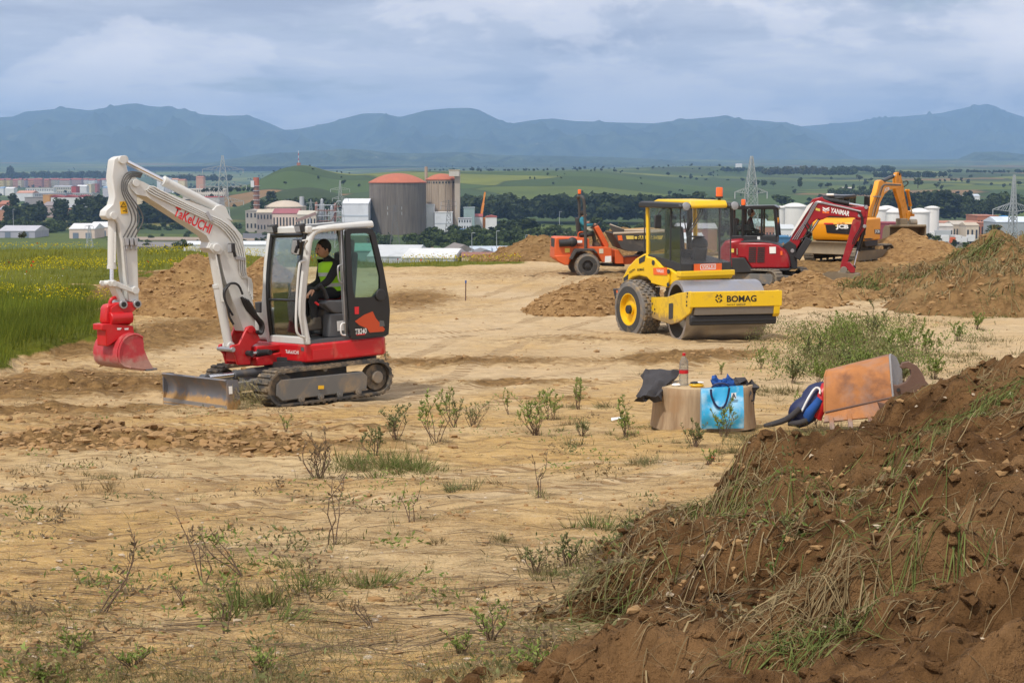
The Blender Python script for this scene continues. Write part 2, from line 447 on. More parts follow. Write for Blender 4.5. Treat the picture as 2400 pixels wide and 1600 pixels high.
def ground_material():
 m,n,l=new_mat('ground_earth');t=NT(m)
 geo=t.add('ShaderNodeNewGeometry').outputs['Position']
 def attr(nm):a=t.add('ShaderNodeAttribute',attribute_name=nm);return a.outputs['Fac']
 soil,grass,far,wood=attr('soil'),attr('grass'),attr('far'),attr('wood')
 mp=t.add('ShaderNodeMapping');mp.inputs['Rotation'].default_value=(0,0,R(14));mp.inputs['Scale'].default_value=(.5,1.1,1);t.lk(geo,mp.inputs[0])
 mp2=t.add('ShaderNodeMapping');mp2.inputs['Rotation'].default_value=(0,0,R(-8));mp2.inputs['Scale'].default_value=(.45,1.0,1);t.lk(geo,mp2.inputs[0])
 streak=t.noise(mp.outputs[0],1.1,6,.6,.4)
 patch=t.noise(geo,.35,5,.55,.3);fine=t.noise(geo,6.0,8,.65);grit=t.noise(geo,45.0,4,.6)
 sand=t.mix(t.ramp(streak,[(.30,.0),(.66,1.0)]),(.42,.268,.112),(.575,.425,.225))
 sand=t.mix(t.ramp(patch,[(.44,.0),(.58,.75)]),sand,(.48,.295,.095))
 sand=t.mix(t.ramp(patch,[(.30,.7),(.42,.0)]),sand,(.54,.40,.215))
 sand=t.mix(t.ramp(fine,[(.48,.0),(.64,.65)]),sand,(.28,.175,.078))
 flake=t.noise(mp2.outputs[0],5.5,7,.68,.6)
 sand=t.mix(t.ramp(flake,[(.56,.0),(.62,.8)]),sand,(.27,.165,.072));sand=t.mix(t.ramp(flake,[(.33,.55),(.40,.0)]),sand,(.60,.465,.29))
 big_=t.noise(geo,.16,6,.6,.4);sand=t.mix(t.ramp(big_,[(.52,.0),(.66,.6)]),sand,(.35,.225,.10))
 sand=t.mix(t.ramp(grit,[(.60,.0),(.72,.5)]),sand,(.62,.50,.34))
 sand=t.mix(t.math('MULTIPLY',attr('strip'),.62),sand,t.mix(fine,(.50,.375,.225),(.62,.49,.335)))
 tl,ts=attr('tl'),attr('ts');wb=t.noise(geo,1.2,4);band=t.ramp(t.math('ADD',t.math('ABSOLUTE',t.math('SUBTRACT',tl,.72),.0),t.math('MULTIPLY',t.math('SUBTRACT',wb,.5),.16)),[(.15,1.0),(.19,.0)])
 lug=t.ramp(t.math('ADD',t.math('MULTIPLY',t.math('SINE',t.math('MULTIPLY',ts,34.0),.0),.5),.5),[(.35,.0),(.65,1.0)])
 keep=t.ramp(t.noise(geo,.45,4),[(.36,.0),(.46,1.0)]);band=t.math('MULTIPLY',band,keep);lug=t.math('MULTIPLY',lug,band)
 sand=t.mix(t.math('MULTIPLY',band,.45),sand,(.57,.43,.26));sand=t.mix(t.math('MULTIPLY',lug,.8),sand,(.24,.14,.055))
 spk=t.noise(geo,110.0,3,.6);sand=t.mix(t.ramp(spk,[(.58,.0),(.66,.55)]),sand,(.22,.14,.065));sand=t.mix(t.ramp(spk,[(.34,.6),(.41,.0)]),sand,(.66,.54,.38))
 earth=t.mix(t.ramp(fine,[(.35,.0),(.65,1.0)]),(.13,.070,.026),(.30,.175,.066))
 earth=t.mix(t.ramp(streak,[(.42,.0),(.7,.5)]),earth,(.38,.245,.10))
 sm=t.ramp(t.math('ADD',soil,t.math('MULTIPLY',t.math('SUBTRACT',fine,.5),1.0)),[(.28,.0),(.62,1.0)])
 base=t.mix(sm,sand,earth)
 turf=t.mix(t.noise(geo,.5,6,.65),(.055,.080,.010),(.17,.165,.015))
 base=t.mix(t.ramp(t.math('ADD',grass,t.math('MULTIPLY',t.math('SUBTRACT',fine,.5),.5)),[(.4,.0),(.6,1.0)]),base,turf)
 mf=t.add('ShaderNodeMapping');mf.inputs['Scale'].default_value=(1/330,1/210,0);mf.inputs['Rotation'].default_value=(0,0,R(7));t.lk(geo,mf.inputs[0])
 wob=t.add('ShaderNodeTexNoise');wob.inputs['Scale'].default_value=1.3;t.lk(mf.outputs[0],wob.inputs['Vector'])
 vm=t.add('ShaderNodeVectorMath',operation='MULTIPLY_ADD');t.lk(wob.outputs[1],vm.inputs[0]);vm.inputs[1].default_value=(.5,.5,0);t.lk(mf.outputs[0],vm.inputs[2])
 vo=t.add('ShaderNodeTexVoronoi');vo.inputs['Scale'].default_value=1.0;t.lk(vm.outputs[0],vo.inputs['Vector'])
 sp=t.add('ShaderNodeSeparateColor');t.lk(vo.outputs['Color'],sp.inputs[0])
 fields=t.ramp(sp.outputs[0],[(.0,(.042,.072,.022)),(.24,(.055,.092,.027)),(.40,(.085,.118,.030)),(.58,(.045,.075,.030)),(.74,(.150,.175,.040)),(.90,(.150,.145,.060)),(.955,(.210,.130,.075))],'CONSTANT')
 ve=t.add('ShaderNodeTexVoronoi',feature='DISTANCE_TO_EDGE');ve.inputs['Scale'].default_value=1.0;t.lk(vm.outputs[0],ve.inputs['Vector'])
 hedge=t.ramp(ve.outputs[0],[(.010,1.0),(.024,.0)])
 big=t.noise(geo,.012,6,.6)
 fields=t.mix(t.math('MULTIPLY',hedge,.75),fields,(.028,.045,.018))
 fields=t.mix(t.ramp(big,[(.40,.0),(.66,.45)]),fields,(.045,.07,.024))
 fields=t.mix(.5,fields,t.mix(t.noise(geo,.25,6,.7),(.35,.35,.35),(1.0,1.0,1.0)),'MULTIPLY');fields=t.mix(1.0,fields,(1.3,1.22,.95),'MULTIPLY')
 scrub=t.mix(t.noise(geo,.06,6,.65),(.020,.034,.014),(.060,.075,.030))
 fields=t.mix(wood,fields,scrub)
 base=t.mix(far,base,fields)
 h=t.math('ADD',t.math('MULTIPLY',fine,.8),t.math('ADD',t.math('MULTIPLY',grit,.45),t.math('MULTIPLY',spk,.15)))
 h=t.math('ADD',h,t.math('ADD',t.math('MULTIPLY',t.noise(geo,18,6,.65),.35),t.math('MULTIPLY',t.ramp(flake,[(.50,.0),(.64,1.0)]),.55)))
 h=t.math('SUBTRACT',h,t.math('ADD',t.math('MULTIPLY',lug,.5),t.math('MULTIPLY',band,.35)))
 bm_=t.add('ShaderNodeBump');bm_.inputs['Distance'].default_value=.055;t.lk(h,bm_.inputs['Height'])
 t.lk(t.math('ADD',t.math('MULTIPLY',t.math('SUBTRACT',1.0,far),t.math('ADD',.7,t.math('MULTIPLY',sm,.3))),.0),bm_.inputs['Strength'])
 t.out(t.bsdf(base,.95,0,bm_.outputs[0],.15));return m
ground_material()
def build_ground():
 r=np.concatenate([np.geomspace(2.2,112,560),np.geomspace(112,24500,190)[1:]])
 a=np.concatenate([np.linspace(-80,-20.5,70)[:-1],np.linspace(-20.5,20.5,690),np.linspace(20.5,80,70)[1:]])
 A,D=np.meshgrid(np.radians(a),r);X=D*np.sin(A);Y=D*np.cos(A)
 Z=ground_z(X,Y)
 nr,nc=X.shape;idx=np.arange(nr*nc).reshape(nr,nc)
 Q=np.stack([idx[:-1,:-1],idx[:-1,1:],idx[1:,1:],idx[1:,:-1]],-1).reshape(-1,4)
 e=D-edge_d(X,Y)
 wood=sstep(.10,.30,fbm(X/260,Y/260,4,61)-.06)*sstep(2600,3600,D)*sstep(.02,.10,X/np.maximum(Y,1))
 wood=np.maximum(wood,.5*sstep(5600,7000,D)*sstep(-.2,.15,fbm(X/500,Y/500,4,62))*sstep(-.16,-.1,X/np.maximum(Y,1)))
 wood=np.maximum(wood,.8*np.exp(-((X+.131*1690)/75)**2-((Y-1660)/130)**2))
 TL,TS=track_coords(X,Y)
 me=np_mesh('ground',np.stack([X,Y,Z],-1).reshape(-1,3),Q,{'soil':np.clip(soil_mask(X,Y),0,1.3),'grass':np.maximum(grass_mask(X,Y),sstep(-2,2,e)),'far':sstep(40,160,e),'wood':wood,'tl':TL,'ts':TS,'strip':np.clip(sstep(19.5,23,Y)*(.75+.7*fbm(X*.22,Y*.12,3,101))*(1-np.clip(soil_mask(X,Y),0,1)),0,1)})
 o=link('ground',me,'ground_earth',None,180);tag(o,kind='structure')
build_ground()
# --------- mountains
def forest_slope():
 m,n,l=new_mat('mountain_forest');t=NT(m);geo=t.add('ShaderNodeNewGeometry').outputs['Position']
 b=t.mix(t.ramp(t.noise(geo,.004,7,.62),[(.38,.0),(.62,1.0)]),(.020,.034,.016),(.060,.080,.034))
 b=t.mix(t.ramp(t.noise(geo,.0021,6,.7),[(.60,.0),(.70,.6)]),b,(.16,.16,.075))
 b=t.mix(t.ramp(t.noise(geo,.0075,6,.7),[(.67,.0),(.73,.75)]),b,(.34,.30,.24))
 t.out(t.bsdf(b,.95,0,None,.1))
forest_slope()
def range_mesh(name,sky_line,D,depth,base_z,rough,seed,foot=1.0,mname='mountain_forest'):
 pxs=np.array([p[0]*1.0204 for p in sky_line]);pys=np.array([p[1]*1.0204 for p in sky_line])
 u=np.linspace((pxs[0]-1200)/FPX,(pxs[-1]-1200)/FPX,420)
 py=np.interp(u*FPX+1200,pxs,pys)
 X0=u*D;zc=CAM.z+(400-py)/FPX*D
 k=60;tt=np.linspace(-1,.6,k)
 U,Tt=np.meshgrid(u,tt);ZC=np.interp(U,u,zc)
 Y=D+Tt*depth;X=U*Y
 prof=np.where(Tt<0,(1+Tt)**1.25,1-.9*(Tt/.6)**1.5)
 hgt=ZC-base_z
 nz=ridged(X/rough*2.2,Y/rough,6,seed)-.9
 Z=base_z+hgt*prof+.34*hgt*nz*np.clip((1-prof)*prof*4,0,1)
 idx=np.arange(X.size).reshape(X.shape)
 Q=np.stack([idx[:-1,:-1],idx[:-1,1:],idx[1:,1:],idx[1:,:-1]],-1).reshape(-1,4)
 o=link(name,np_mesh(name,np.stack([X,Y,Z],-1).reshape(-1,3),Q),mname,None,180);tag(o,kind='structure');return o
SK1=[(-700,300),(-420,262),(-200,284),(0,272),(40,270),(70,258),(110,255),(165,250),(215,256),(260,248),(300,241),(325,240),(350,246),(400,249),(440,257),(470,265),(520,268),(575,267),(620,283),(660,301),(700,296),(760,284),(800,272),(835,263),(880,262),(920,271),(980,256),(1030,251),(1080,250),(1100,254),(1150,279),(1175,286),(1220,278),(1270,274),(1320,280),(1420,283),(1500,285),(1560,277),(1640,270),(1664,266),(1690,275),(1760,280),(1830,290),(1880,309),(1920,335),(1970,362),(2050,392),(2200,398),(3000,400)]
SK2=[(1500,330),(1700,305),(1830,292),(1880,288),(1960,281),(2080,268),(2150,262),(2215,248),(2255,241),(2275,246),(2300,258),(2340,270),(2420,282),(2600,270),(2800,290),(3100,310)]
SK3=[(250,404),(330,397),(420,386),(520,368),(600,355),(660,351),(740,348),(790,342),(840,345),(900,352),(980,353),(1050,350),(1150,357),(1300,359),(1420,362),(1540,368),(1650,376),(1760,384),(1900,390)]
SK4=[(2080,392),(2170,376),(2230,350),(2290,349),(2352,356),(2450,340),(2700,350),(3000,380)]
range_mesh('mountains',SK1,17500,5200,50,2100,31)
range_mesh('mountains',SK2,21500,5400,70,2300,37)
range_mesh('hills',SK3,10500,2000,25,650,41)
range_mesh('hills',SK4,11500,2000,25,700,47)
# --------- haze
def build_haze():
 m,n,l=new_mat('haze_air');t=NT(m)
 pv=t.add('ShaderNodeVolumePrincipled');pv.inputs['Color'].default_value=(.38,.61,1.0,1)
 pv.inputs['Density'].default_value=HAZE;pv.inputs['Anisotropy'].default_value=.15
 o=t.add('ShaderNodeOutputMaterial');t.lk(pv.outputs[0],o.inputs['Volume'])
 mb=MB();x0,x1,y0,y1,z0_,z1_=-27500,27500,-300,26500,-64,1130
 mb.box(((x0+x1)/2,(y0+y1)/2,(z0_+z1_)/2),(x1-x0,y1-y0,z1_-z0_))
 tag(mb.build('haze','haze_air',None,None),'pale blue haze filling the valley air',None,None,'stuff')
HAZE=7.4e-5
build_haze()
# ========= VALLEY: BUILDINGS, PYLONS, TREES
def vx(px,d):return(px-1200)/FPX*d
def pz(py,d):return CAM.z+(400-py)/FPX*d
BMAT={}
def bmat(c,rough=.8,kind='wall'):
 k=(kind,tuple(round(v,3)for v in c))
 if k not in BMAT:
  BMAT[k]=mat('%s_%d'%(kind,len(BMAT)),c,rough,var=.14,scale=.12,dirt=.25 if kind=='wall' else 0.35,dirtcol=tuple(v*.6+.02 for v in c),dscale=.15)
 return BMAT[k]
mat('window_dark',(.035,.04,.05),.25,var=.2)
mat('concrete_far',(.26,.225,.19),.9,var=.2,scale=.15,dirt=.4,dirtcol=(.13,.11,.10),dscale=.1)
def building(name,px0,px1,py_top,d,depth,wallc,roofc,label,cat,roof='gable',ridge=.25,axis='x',rot=.0,windows=None,group=None,py_base=None,doors=0,stripe=None):
 xc=vx((px0+px1)/2,d);w=(px1-px0)/FPX*d;yc=d+depth/2
 g=float(ground_z(np.array([xc]),np.array([yc]))[0])if py_base is None else pz(py_base,d)
 h=max(2.5,pz(py_top,d)-g)
 root=empty(name,(xc,yc,g),(0,0,R(rot)),label,cat,group)
 mb=MB();mb.box((0,0,h/2-.5),(w,depth,h+1));mb.build('wall',bmat(wallc),root,None)
 ov=.3;hw,hd=w/2+ov,depth/2+ov;r=MB()
 if roof=='flat':
  r.box((0,0,h+.3),(w+2*ov,depth+2*ov,.6))
 elif roof=='saw':
  n=max(2,int(w/14));s=w/n
  for i in range(n):
   x0=-w/2+i*s
   r.prism([(x0,h+.05),(x0+s*.98,h+.05),(x0+s*.98,h+.35),(x0+s*.25,h+ridge*14),(x0,h+.35)],-hd,hd,'y')
 elif axis=='x':
  rz_=h+ridge*depth/2
  r.prism([(-hd,h-.1),(hd,h-.1),(hd,h+.35),(0,rz_+.35),(-hd,h+.35)],-hw,hw,'x')
 else:
  rz_=h+ridge*w/2
  r.prism([(-hw,h-.1),(hw,h-.1),(hw,h+.35),(0,rz_+.35),(-hw,h+.35)],-hd,hd,'y')
 r.build('roof',bmat(roofc,.75,'roof'),root,None)
 if windows:
  nc,nr=windows;me=None
  for i in range(nc):
   for j in range(nr):
    wx=-w/2+(i+.5)*w/nc;wz=(j+.6)*h/nr
    if me is None:
     me=MB().box((0,0,0),(w/nc*.42,.2,h/nr*.42)).mesh('window');me.materials.append(MATS['window_dark'])
    o=bpy.data.objects.new('window',me);col.objects.link(o);o.parent=root;o.location=(wx,-depth/2-.06,wz)
 for i in range(doors):
  MB().box((-w/2+(i+.5)*w/doors,-depth/2-.06,2.0),(min(4,w/doors*.5),.25,4.0)).build('door',bmat((.16,.2,.26),.6,'door'),root,None)
 if stripe:
  MB().box((0,-depth/2-.05,h*stripe[0]),(w*.995,.2,h*stripe[1])).build('band',bmat(stripe[2],.7,'band'),root,None)
 return root
RED,BRK,CRM,WHT,GRY,BLU,ORG,SAL,DRK=(.30,.07,.05),(.36,.14,.08),(.60,.50,.34),(.66,.66,.66),(.34,.34,.36),(.20,.30,.42),(.52,.27,.08),(.52,.27,.19),(.15,.13,.12)
PNK=(.62,.50,.42)
ORD=['leftmost','second','third','fourth','fifth','sixth','seventh','eighth','ninth','tenth','eleventh','twelfth','thirteenth','fourteenth','fifteenth','sixteenth']
row=[(0,14,(.58,.44,.16),RED,'yellow'),(15,29,(.60,.48,.22),RED,'pale yellow'),(32,47,SAL,RED,'salmon'),(48,55,CRM,RED,'cream'),(56,65,(.36,.29,.30),RED,'grey pink'),(66,85,(.52,.24,.12),RED,'orange'),(86,103,(.42,.17,.12),RED,'brick red'),(104,119,(.50,.25,.13),RED,'orange brown'),(122,142,(.40,.38,.32),RED,'grey green'),(144,168,(.46,.36,.32),RED,'grey beige'),(169,195,(.40,.28,.27),RED,'dusky'),(197,210,WHT,RED,'white'),(212,227,WHT,RED,'white wide'),(229,238,(.32,.22,.24),RED,'dark'),(240,252,WHT,RED,'white end')]
for i,(a,b,wc,rc,nm)in enumerate(row):
 building('apartment_block',a,b,422+random.uniform(-1,1.5),4500+(i%3)*40,26,wc,rc,'%s apartment block, %s in the far red-roofed row'%(nm,ORD[i]+(' from left' if i else '')),'apartment block',ridge=.3,windows=(max(3,int((b-a)/2.6)),4),group='apartment blocks of the far town',py_base=438)
for i,(a,b,t_,d,wc,rc,nm,rf)in enumerate([(3,14,441,3100,WHT,BLU,'small white shed with blue roof','gable'),(17,37,442,3050,WHT,WHT,'white shed beside dark poplars','gable'),(65,129,441,3000,WHT,(.5,.46,.38),'long white two-storey factory below the far apartment row','flat'),(130,171,438,3200,(.5,.47,.4),GRY,'long pale grey shed beside the red cube building','gable'),(172,183,437,2900,(.42,.06,.05),RED,'red cube building in the far town','flat'),(184,206,437,2950,WHT,WHT,'white shed right of the red cube building','gable'),(206,219,432,3300,CRM,CRM,'cream block behind the white shed in the town','flat'),(220,232,431,3400,(.36,.12,.10),RED,'dark red block in the far town','flat'),(44,82,452,2500,WHT,SAL,'shed with salmon roof in the left town','gable'),(87,160,453,2450,GRY,GRY,'long low grey hall in the left town','flat'),(161,224,453,2480,(.45,.43,.38),GRY,'long low grey hall ending by the excavator stick','flat'),(245,263,440,2900,(.48,.46,.5),BLU,'lilac grey shed near the excavator stick','gable'),(252,262,429,3500,WHT,WHT,'white house above the lilac shed','gable'),(106,122,457,2000,ORG,ORG,'orange block beside the sawtooth roofed hall','flat'),(62,106,463,2020,(.30,.28,.28),DRK,'low dark shop hall in the left town','flat'),(123,216,462,1990,WHT,(.26,.05,.045),'white hall with red sawtooth roof','saw'),(0,18,478,1700,BRK,BRK,'brick hall at the left picture edge','gable'),(0,14,491,1520,(.42,.22,.14),GRY,'brick house with grey roof at the left picture edge','gable'),(105,128,481,1640,(.34,.29,.28),(.26,.22,.22),'grey roofed hall between poplars','gable'),(164,182,486,1600,SAL,GRY,'salmon house between tall poplars','gable'),(0,86,541,1130,(.36,.36,.42),(.44,.44,.48),'grey ribbed warehouse behind the meadow at far left','gable'),(163,222,536,1120,PNK,WHT,'white gabled warehouse behind the meadow','gable'),(210,256,532,1160,PNK,WHT,'taller white warehouse behind the excavator stick','gable'),(322,356,463,1900,CRM,CRM,'plain cream block seen under the white boom','flat'),(431,530,443,2100,(.58,.54,.46),(.62,.6,.55),'long cream warehouse behind the lattice pylon','flat'),(473,517,462,1750,(.5,.48,.46),(.40,.04,.03),'shop hall with bright red roof behind the boom','flat'),(372,388,418,3600,WHT,BLU,'white hall with blue roof in the far village','gable'),(389,404,420,3500,(.45,.42,.42),GRY,'grey hall in the far village','gable'),(406,420,421,3450,WHT,SAL,'white house with salmon roof in the far village','gable'),(421,437,423,3300,CRM,BRK,'cream house with brick roof in the far village','gable'),(463,480,416,3300,SAL,BRK,'brick roofed villa on the slope behind the arm cylinder','gable')]):
 building('warehouse' if 'hall' in nm or 'shed' in nm or 'warehouse' in nm else 'building',a,b,t_,d,30 if d<2600 else 24,wc,rc,nm,'building',roof=rf,ridge=.22,rot=random.uniform(-4,4),windows=((max(3,int((b-a)/4)),2)if nm.startswith('long')else None),doors=2 if d<1300 else 0)
def silo(name,px0,px1,py_eave,py_top,d,wallm,roofm,label,ribs=0,slits=0,part='dome'):
 r=(px1-px0)/2/FPX*d;xc=vx((px0+px1)/2,d);yc=d+r
 g=float(ground_z(np.array([xc]),np.array([yc]))[0]);h=pz(py_eave,d)-g;dh=pz(py_top,d+r)-pz(py_eave,d)
 root=empty(name,(xc,yc,g),label=label,cat='silo' if h>18 else 'storage tank')
 MB().lathe([(r,-2),(r,h)],n=56).build('wall',wallm,root,30)
 rr=(r*r+dh*dh)/(2*dh);pr=[(r+.5,h-.3),(r+.5,h+.35)]
 for k in range(1,11):
  q=r*(1-k/10.0);pr.append((max(q,.02),h+.35+math.sqrt(max(rr*rr-q*q,0))-(rr-dh)))
 MB().lathe(pr,n=56).build(part,roofm,root,30)
 for i in range(ribs):
  a=2*math.pi*i/ribs;MB().box((r*math.cos(a),r*math.sin(a),h/2),(.9,.5,h-.4),(0,0,a)).build('pilaster',wallm,root,None)
 for i in range(slits):
  a=math.pi+math.pi*(i+.5)/slits;MB().box((r*math.cos(a),r*math.sin(a),h-2.2),(.5,1.3,1.3),(0,0,a)).build('window','window_dark',root,None)
 return root,r,h
def streaky(name,a,b,c):
 m,n,l=new_mat(name);t=NT(m);oc=t.coord('Object')
 mp=t.add('ShaderNodeMapping');mp.inputs['Scale'].default_value=(.5,.5,.03);t.lk(oc,mp.inputs[0])
 s1=t.noise(mp.outputs[0],1.6,6,.6);s2=t.noise(oc,.16,5)
 base=t.mix(t.ramp(s1,[(.35,.0),(.65,1.0)]),a,b);base=t.mix(t.ramp(s2,[(.5,.0),(.68,.7)]),base,c)
 t.out(t.bsdf(base,.92,0,None,.2))
streaky('silo_concrete',(.115,.095,.080),(.185,.16,.135),(.15,.125,.10));streaky('silo_pale',(.35,.27,.195),(.43,.345,.26),(.38,.30,.22))
mat('dome_tile',(.42,.125,.065),.85,var=.2,scale=.2,dirt=.3,dirtcol=(.30,.13,.08),dscale=.25)
mat('dome_pale',(.50,.42,.33),.85,var=.15,scale=.2);mat('tank_white',(.72,.70,.66),.5,var=.06,scale=.1,dirt=.2,dirtcol=(.5,.44,.36),dscale=.1)
mat('steel_dark',(.12,.12,.12),.7);mat('steel_lattice',(.40,.42,.43),.5,.3,var=.1,scale=.3);mat('rust_pipe',(.26,.13,.09),.85,var=.25,scale=.3);mat('crane_orange',(.75,.27,.03),.5)
mat('galv_far',(.42,.44,.46),.6,.2,var=.15,scale=.2)
silo('silo',861,996,428,407,1200,'silo_concrete','dome_tile','big brown concrete silo with red dome in the valley')
s2r,_,_h2=silo('silo',998,1072,421,408,1240,'silo_pale','dome_tile','pale silo with small red dome and pilasters behind the brown silo',ribs=14,slits=16)
building('lift_tower',1066,1078,401,1235,14,(.42,.35,.28),GRY,'tall square concrete tower attached to the pale silo','tower',roof='flat')
building('tower_head',1053,1077,400,1232,10,(.52,.48,.42),CRM,'pale box head projecting from the silo tower','tower',roof='flat',py_base=410)
def chimney(px0,px1,pt,d,m,label,rings=0,cap=None):
 r=(px1-px0)/2/FPX*d;xc=vx((px0+px1)/2,d);g=float(ground_z(np.array([xc]),np.array([d]))[0]);h=pz(pt,d)-g
 root=empty('chimney',(xc,d+r,g),label=label,cat='chimney')
 MB().lathe([(r*1.15,-1),(r,h),(r*.8,h),(r*.8,h-2)],n=20).build('shaft',m,root,40)
 for i in range(rings):
  z=h*(.22+.62*i/max(1,rings-1));MB().lathe([(r*1.05,z-.25),(r*1.35,z-.25),(r*1.35,z+.25),(r*1.05,z+.25)],n=20).build('ring','galv_far',root,40)
 if cap:MB().lathe([(r*1.04,h*.84),(r*1.04,h+.05)],n=20).build('band',cap,root,40)
 return root,r,h
chimney(996,1003,391,1260,'silo_pale','slim concrete chimney between the two silo domes')
mat('chimney_red',(.42,.12,.07),.8)
ch,cr,chh=chimney(596,609,416,1260,'rust_pipe','rust-red ringed factory chimney with orange top',8,'chimney_red')
MB().box((-cr*1.2,-cr,chh-5),(2.6,1.2,5)).build('hood',bmat(WHT),ch,None)
silo('domed_store',616,712,485,470,1260,bmat(PNK),'dome_pale','low round store with pale ribbed dome at the factory',ribs=20)
chimney(703,714,460,1270,'galv_far','plain grey cylinder tower beside the low domed store')
building('factory_hall',577,604,494,1230,16,(.42,.38,.34),(.36,.33,.3),'grey hall at the foot of the rust chimney','factory',roof='gable',axis='y',windows=(3,2))
building('factory_hall',603,640,498,1215,18,(.30,.26,.24),(.50,.43,.33),'open factory shed with tan roof right of the chimney','factory',windows=(5,2))
building('factory_hall',640,700,500,1210,26,PNK,(.30,.09,.10),'long factory hall with dark red roof','factory',windows=(8,1))
building('factory_hall',698,742,503,1200,22,(.58,.52,.42),(.5,.46,.38),'cream factory annex beside the pipe towers','factory',windows=(6,1))
building('white_hall',803,864,477,1190,40,(.66,.68,.72),(.70,.72,.76),'white clad hall left of the brown silo','factory',ridge=.16,stripe=(.62,.05,(.45,.5,.56)))
building('silo_annex',998,1018,480,1225,12,WHT,WHT,'tall narrow white annex at the pale silo foot','factory',roof='flat')
building('silo_annex',1019,1060,498,1222,14,(.62,.64,.68),WHT,'wide white annex at the pale silo foot','factory',roof='flat',stripe=(.5,.04,(.42,.45,.5)))
building('plant_block',1087,1112,487,1235,16,(.27,.36,.36),(.3,.36,.38),'grey green plant block beside the orange crane','factory',roof='flat')
building('plant_block',1074,1105,512,1180,14,(.55,.57,.6),GRY,'white and blue machinery house under the grey green block','factory',roof='flat',stripe=(.3,.3,(.06,.16,.4)),windows=(5,3))
building('house',1112,1131,507,1250,14,WHT,(.32,.07,.06),'white house with red roof below the orange crane','house',axis='x')
building('house',1138,1164,508,1240,14,WHT,(.34,.08,.06),'white house with red roof right of the orange crane','house',axis='y')
building('chapel_house',1372,1400,523,1000,12,CRM,BRK,'brick roofed house behind the dumper driver','house',axis='y')
def pipe_rack():
 d=1205;root=empty('pipe_plant',(vx(768,d),d,float(ground_z(np.array([vx(768,d)]),np.array([d]))[0])),label='tangle of pipe towers and lattice frames at the factory',cat='factory plant')
 rnd=random.Random(3);g=root.location.z
 for i in range(15):
  x=vx(740+i*3.9,d)-root.location.x;h=pz(rnd.uniform(468,500),d)-g;yy=rnd.uniform(0,14)
  if i%3==0:MB().lathe([(1.1,-1),(1.1,h),(.2,h+1)],(x,yy,0),n=12).build('vessel',['rust_pipe','galv_far'][i%2],root,40)
  else:
   f=MB()
   for sx in(-1,1):
    for sy in(-1,1):f.box((x+sx*1.2,yy+sy*1.2,h/2),(.3,.3,h))
   for k in range(int(h/4)):
    f.box((x,yy,4*k+3),(3.0,3.0,.3));f.bar((x-1.2,yy-1.2,4*k+3),(x+1.2,yy-1.2,4*k+7),.22,.22)
   f.build('frame','galv_far',root,None)
 for k in range(5):
  z=6+4*k;MB().tube([(-9,-2,z),(2+k,-2,z),(4+k,-2,z+3),(11,-2,z+3)],.35,6).build('pipe','rust_pipe' if k%2 else 'galv_far',root,40)
pipe_rack()
def conveyor():
 d=1190;g=float(ground_z(np.array([vx(715,d)]),np.array([d]))[0]);p0=Vector((vx(695,d),d,pz(517,d)));p1=Vector((vx(742,d),d,pz(499,d)))
 r=empty('conveyor',(p0.x,d,g),label='sloping covered conveyor rising to the pipe towers',cat='conveyor');q0=p0-r.location;q1=p1-r.location
 MB().bar(q0,q1,3,2.2).build('gallery',bmat((.30,.2,.17)),r,None)
 for k in(.3,.7):MB().box((q0.lerp(q1,k).x,0,q0.lerp(q1,k).z/2),(.8,2,q0.lerp(q1,k).z)).build('trestle','galv_far',r,None)
conveyor()
def crane():
 d=1260;g=float(ground_z(np.array([vx(1128,d)]),np.array([d]))[0]);a=Vector((vx(1128,d),d,pz(507,d)));b=Vector((vx(1137,d),d,pz(450,d)))
 r=empty('mobile_crane',(a.x,d,g),label='orange telescopic crane boom raised beside the silos',cat='crane');o=r.location
 MB().bar(a-o,(b-o)*.55+(a-o)*.45,1.7,1.9).build('boom','crane_orange',r,None)
 MB().bar((b-o)*.54+(a-o)*.46,b-o,1.2,1.3).build('boom','crane_orange',r,None)
 MB().box((0,0,(a-o).z/2),(9,3,max(2.5,(a-o).z-1))).build('carrier','crane_orange',r,None,.2)
crane()
for nm,a,b,t_,rt,d,dep,wc,rc,ax,rot in[('wide pale grey shed roof right of the white excavator cab',872,985,601,574,760,46,(.45,.47,.5),(.50,.52,.53),'x',-6),('near white ribbed shed roof with grey gable end',955,1078,604,582,730,36,(.42,.43,.44),(.62,.63,.62),'x',-9),('brown weathered gable roof among the sheds',1046,1104,590,570,800,26,(.46,.38,.3),(.20,.175,.155),'y',14),('pale blue shed roof left of the bluish flat shed',1100,1150,590,577,800,30,WHT,(.44,.50,.56),'x',0),('bluish shed roof with dark glazed wall',1146,1222,590,577,810,34,(.2,.22,.25),(.48,.53,.60),'x',-4),('beige wall and red-brown roof of the low shed',1082,1216,600,591,735,18,(.62,.47,.28),(.27,.12,.085),'x',0),('small tan roof behind the pale grey shed',985,1012,588,577,850,20,CRM,(.42,.28,.16),'x',0),('green roofed shed seen through the excavator cab',800,874,588,570,800,36,(.3,.4,.38),(.18,.38,.32),'x',0),('long white shed behind the excavator boom',430,640,573,565,900,22,WHT,(.62,.64,.66),'x',0),('dark gable roof beside the bluish shed',1113,1152,593,583,770,20,GRY,(.17,.165,.165),'y',10),('small white shed with open frame near the spoil heap',1226,1262,582,570,840,20,WHT,(.66,.68,.72),'x',0)]:
 hroof=(pz(rt,d+dep/2)-pz(t_,d));sp_=dep/2 if ax=='x' else(b-a)/FPX*d/2
 building('shed',a,b,t_,d,dep,wc,rc,nm,'shed',ridge=max(.12,min(.55,hroof/sp_)),axis=ax,rot=rot,py_base=t_+26)
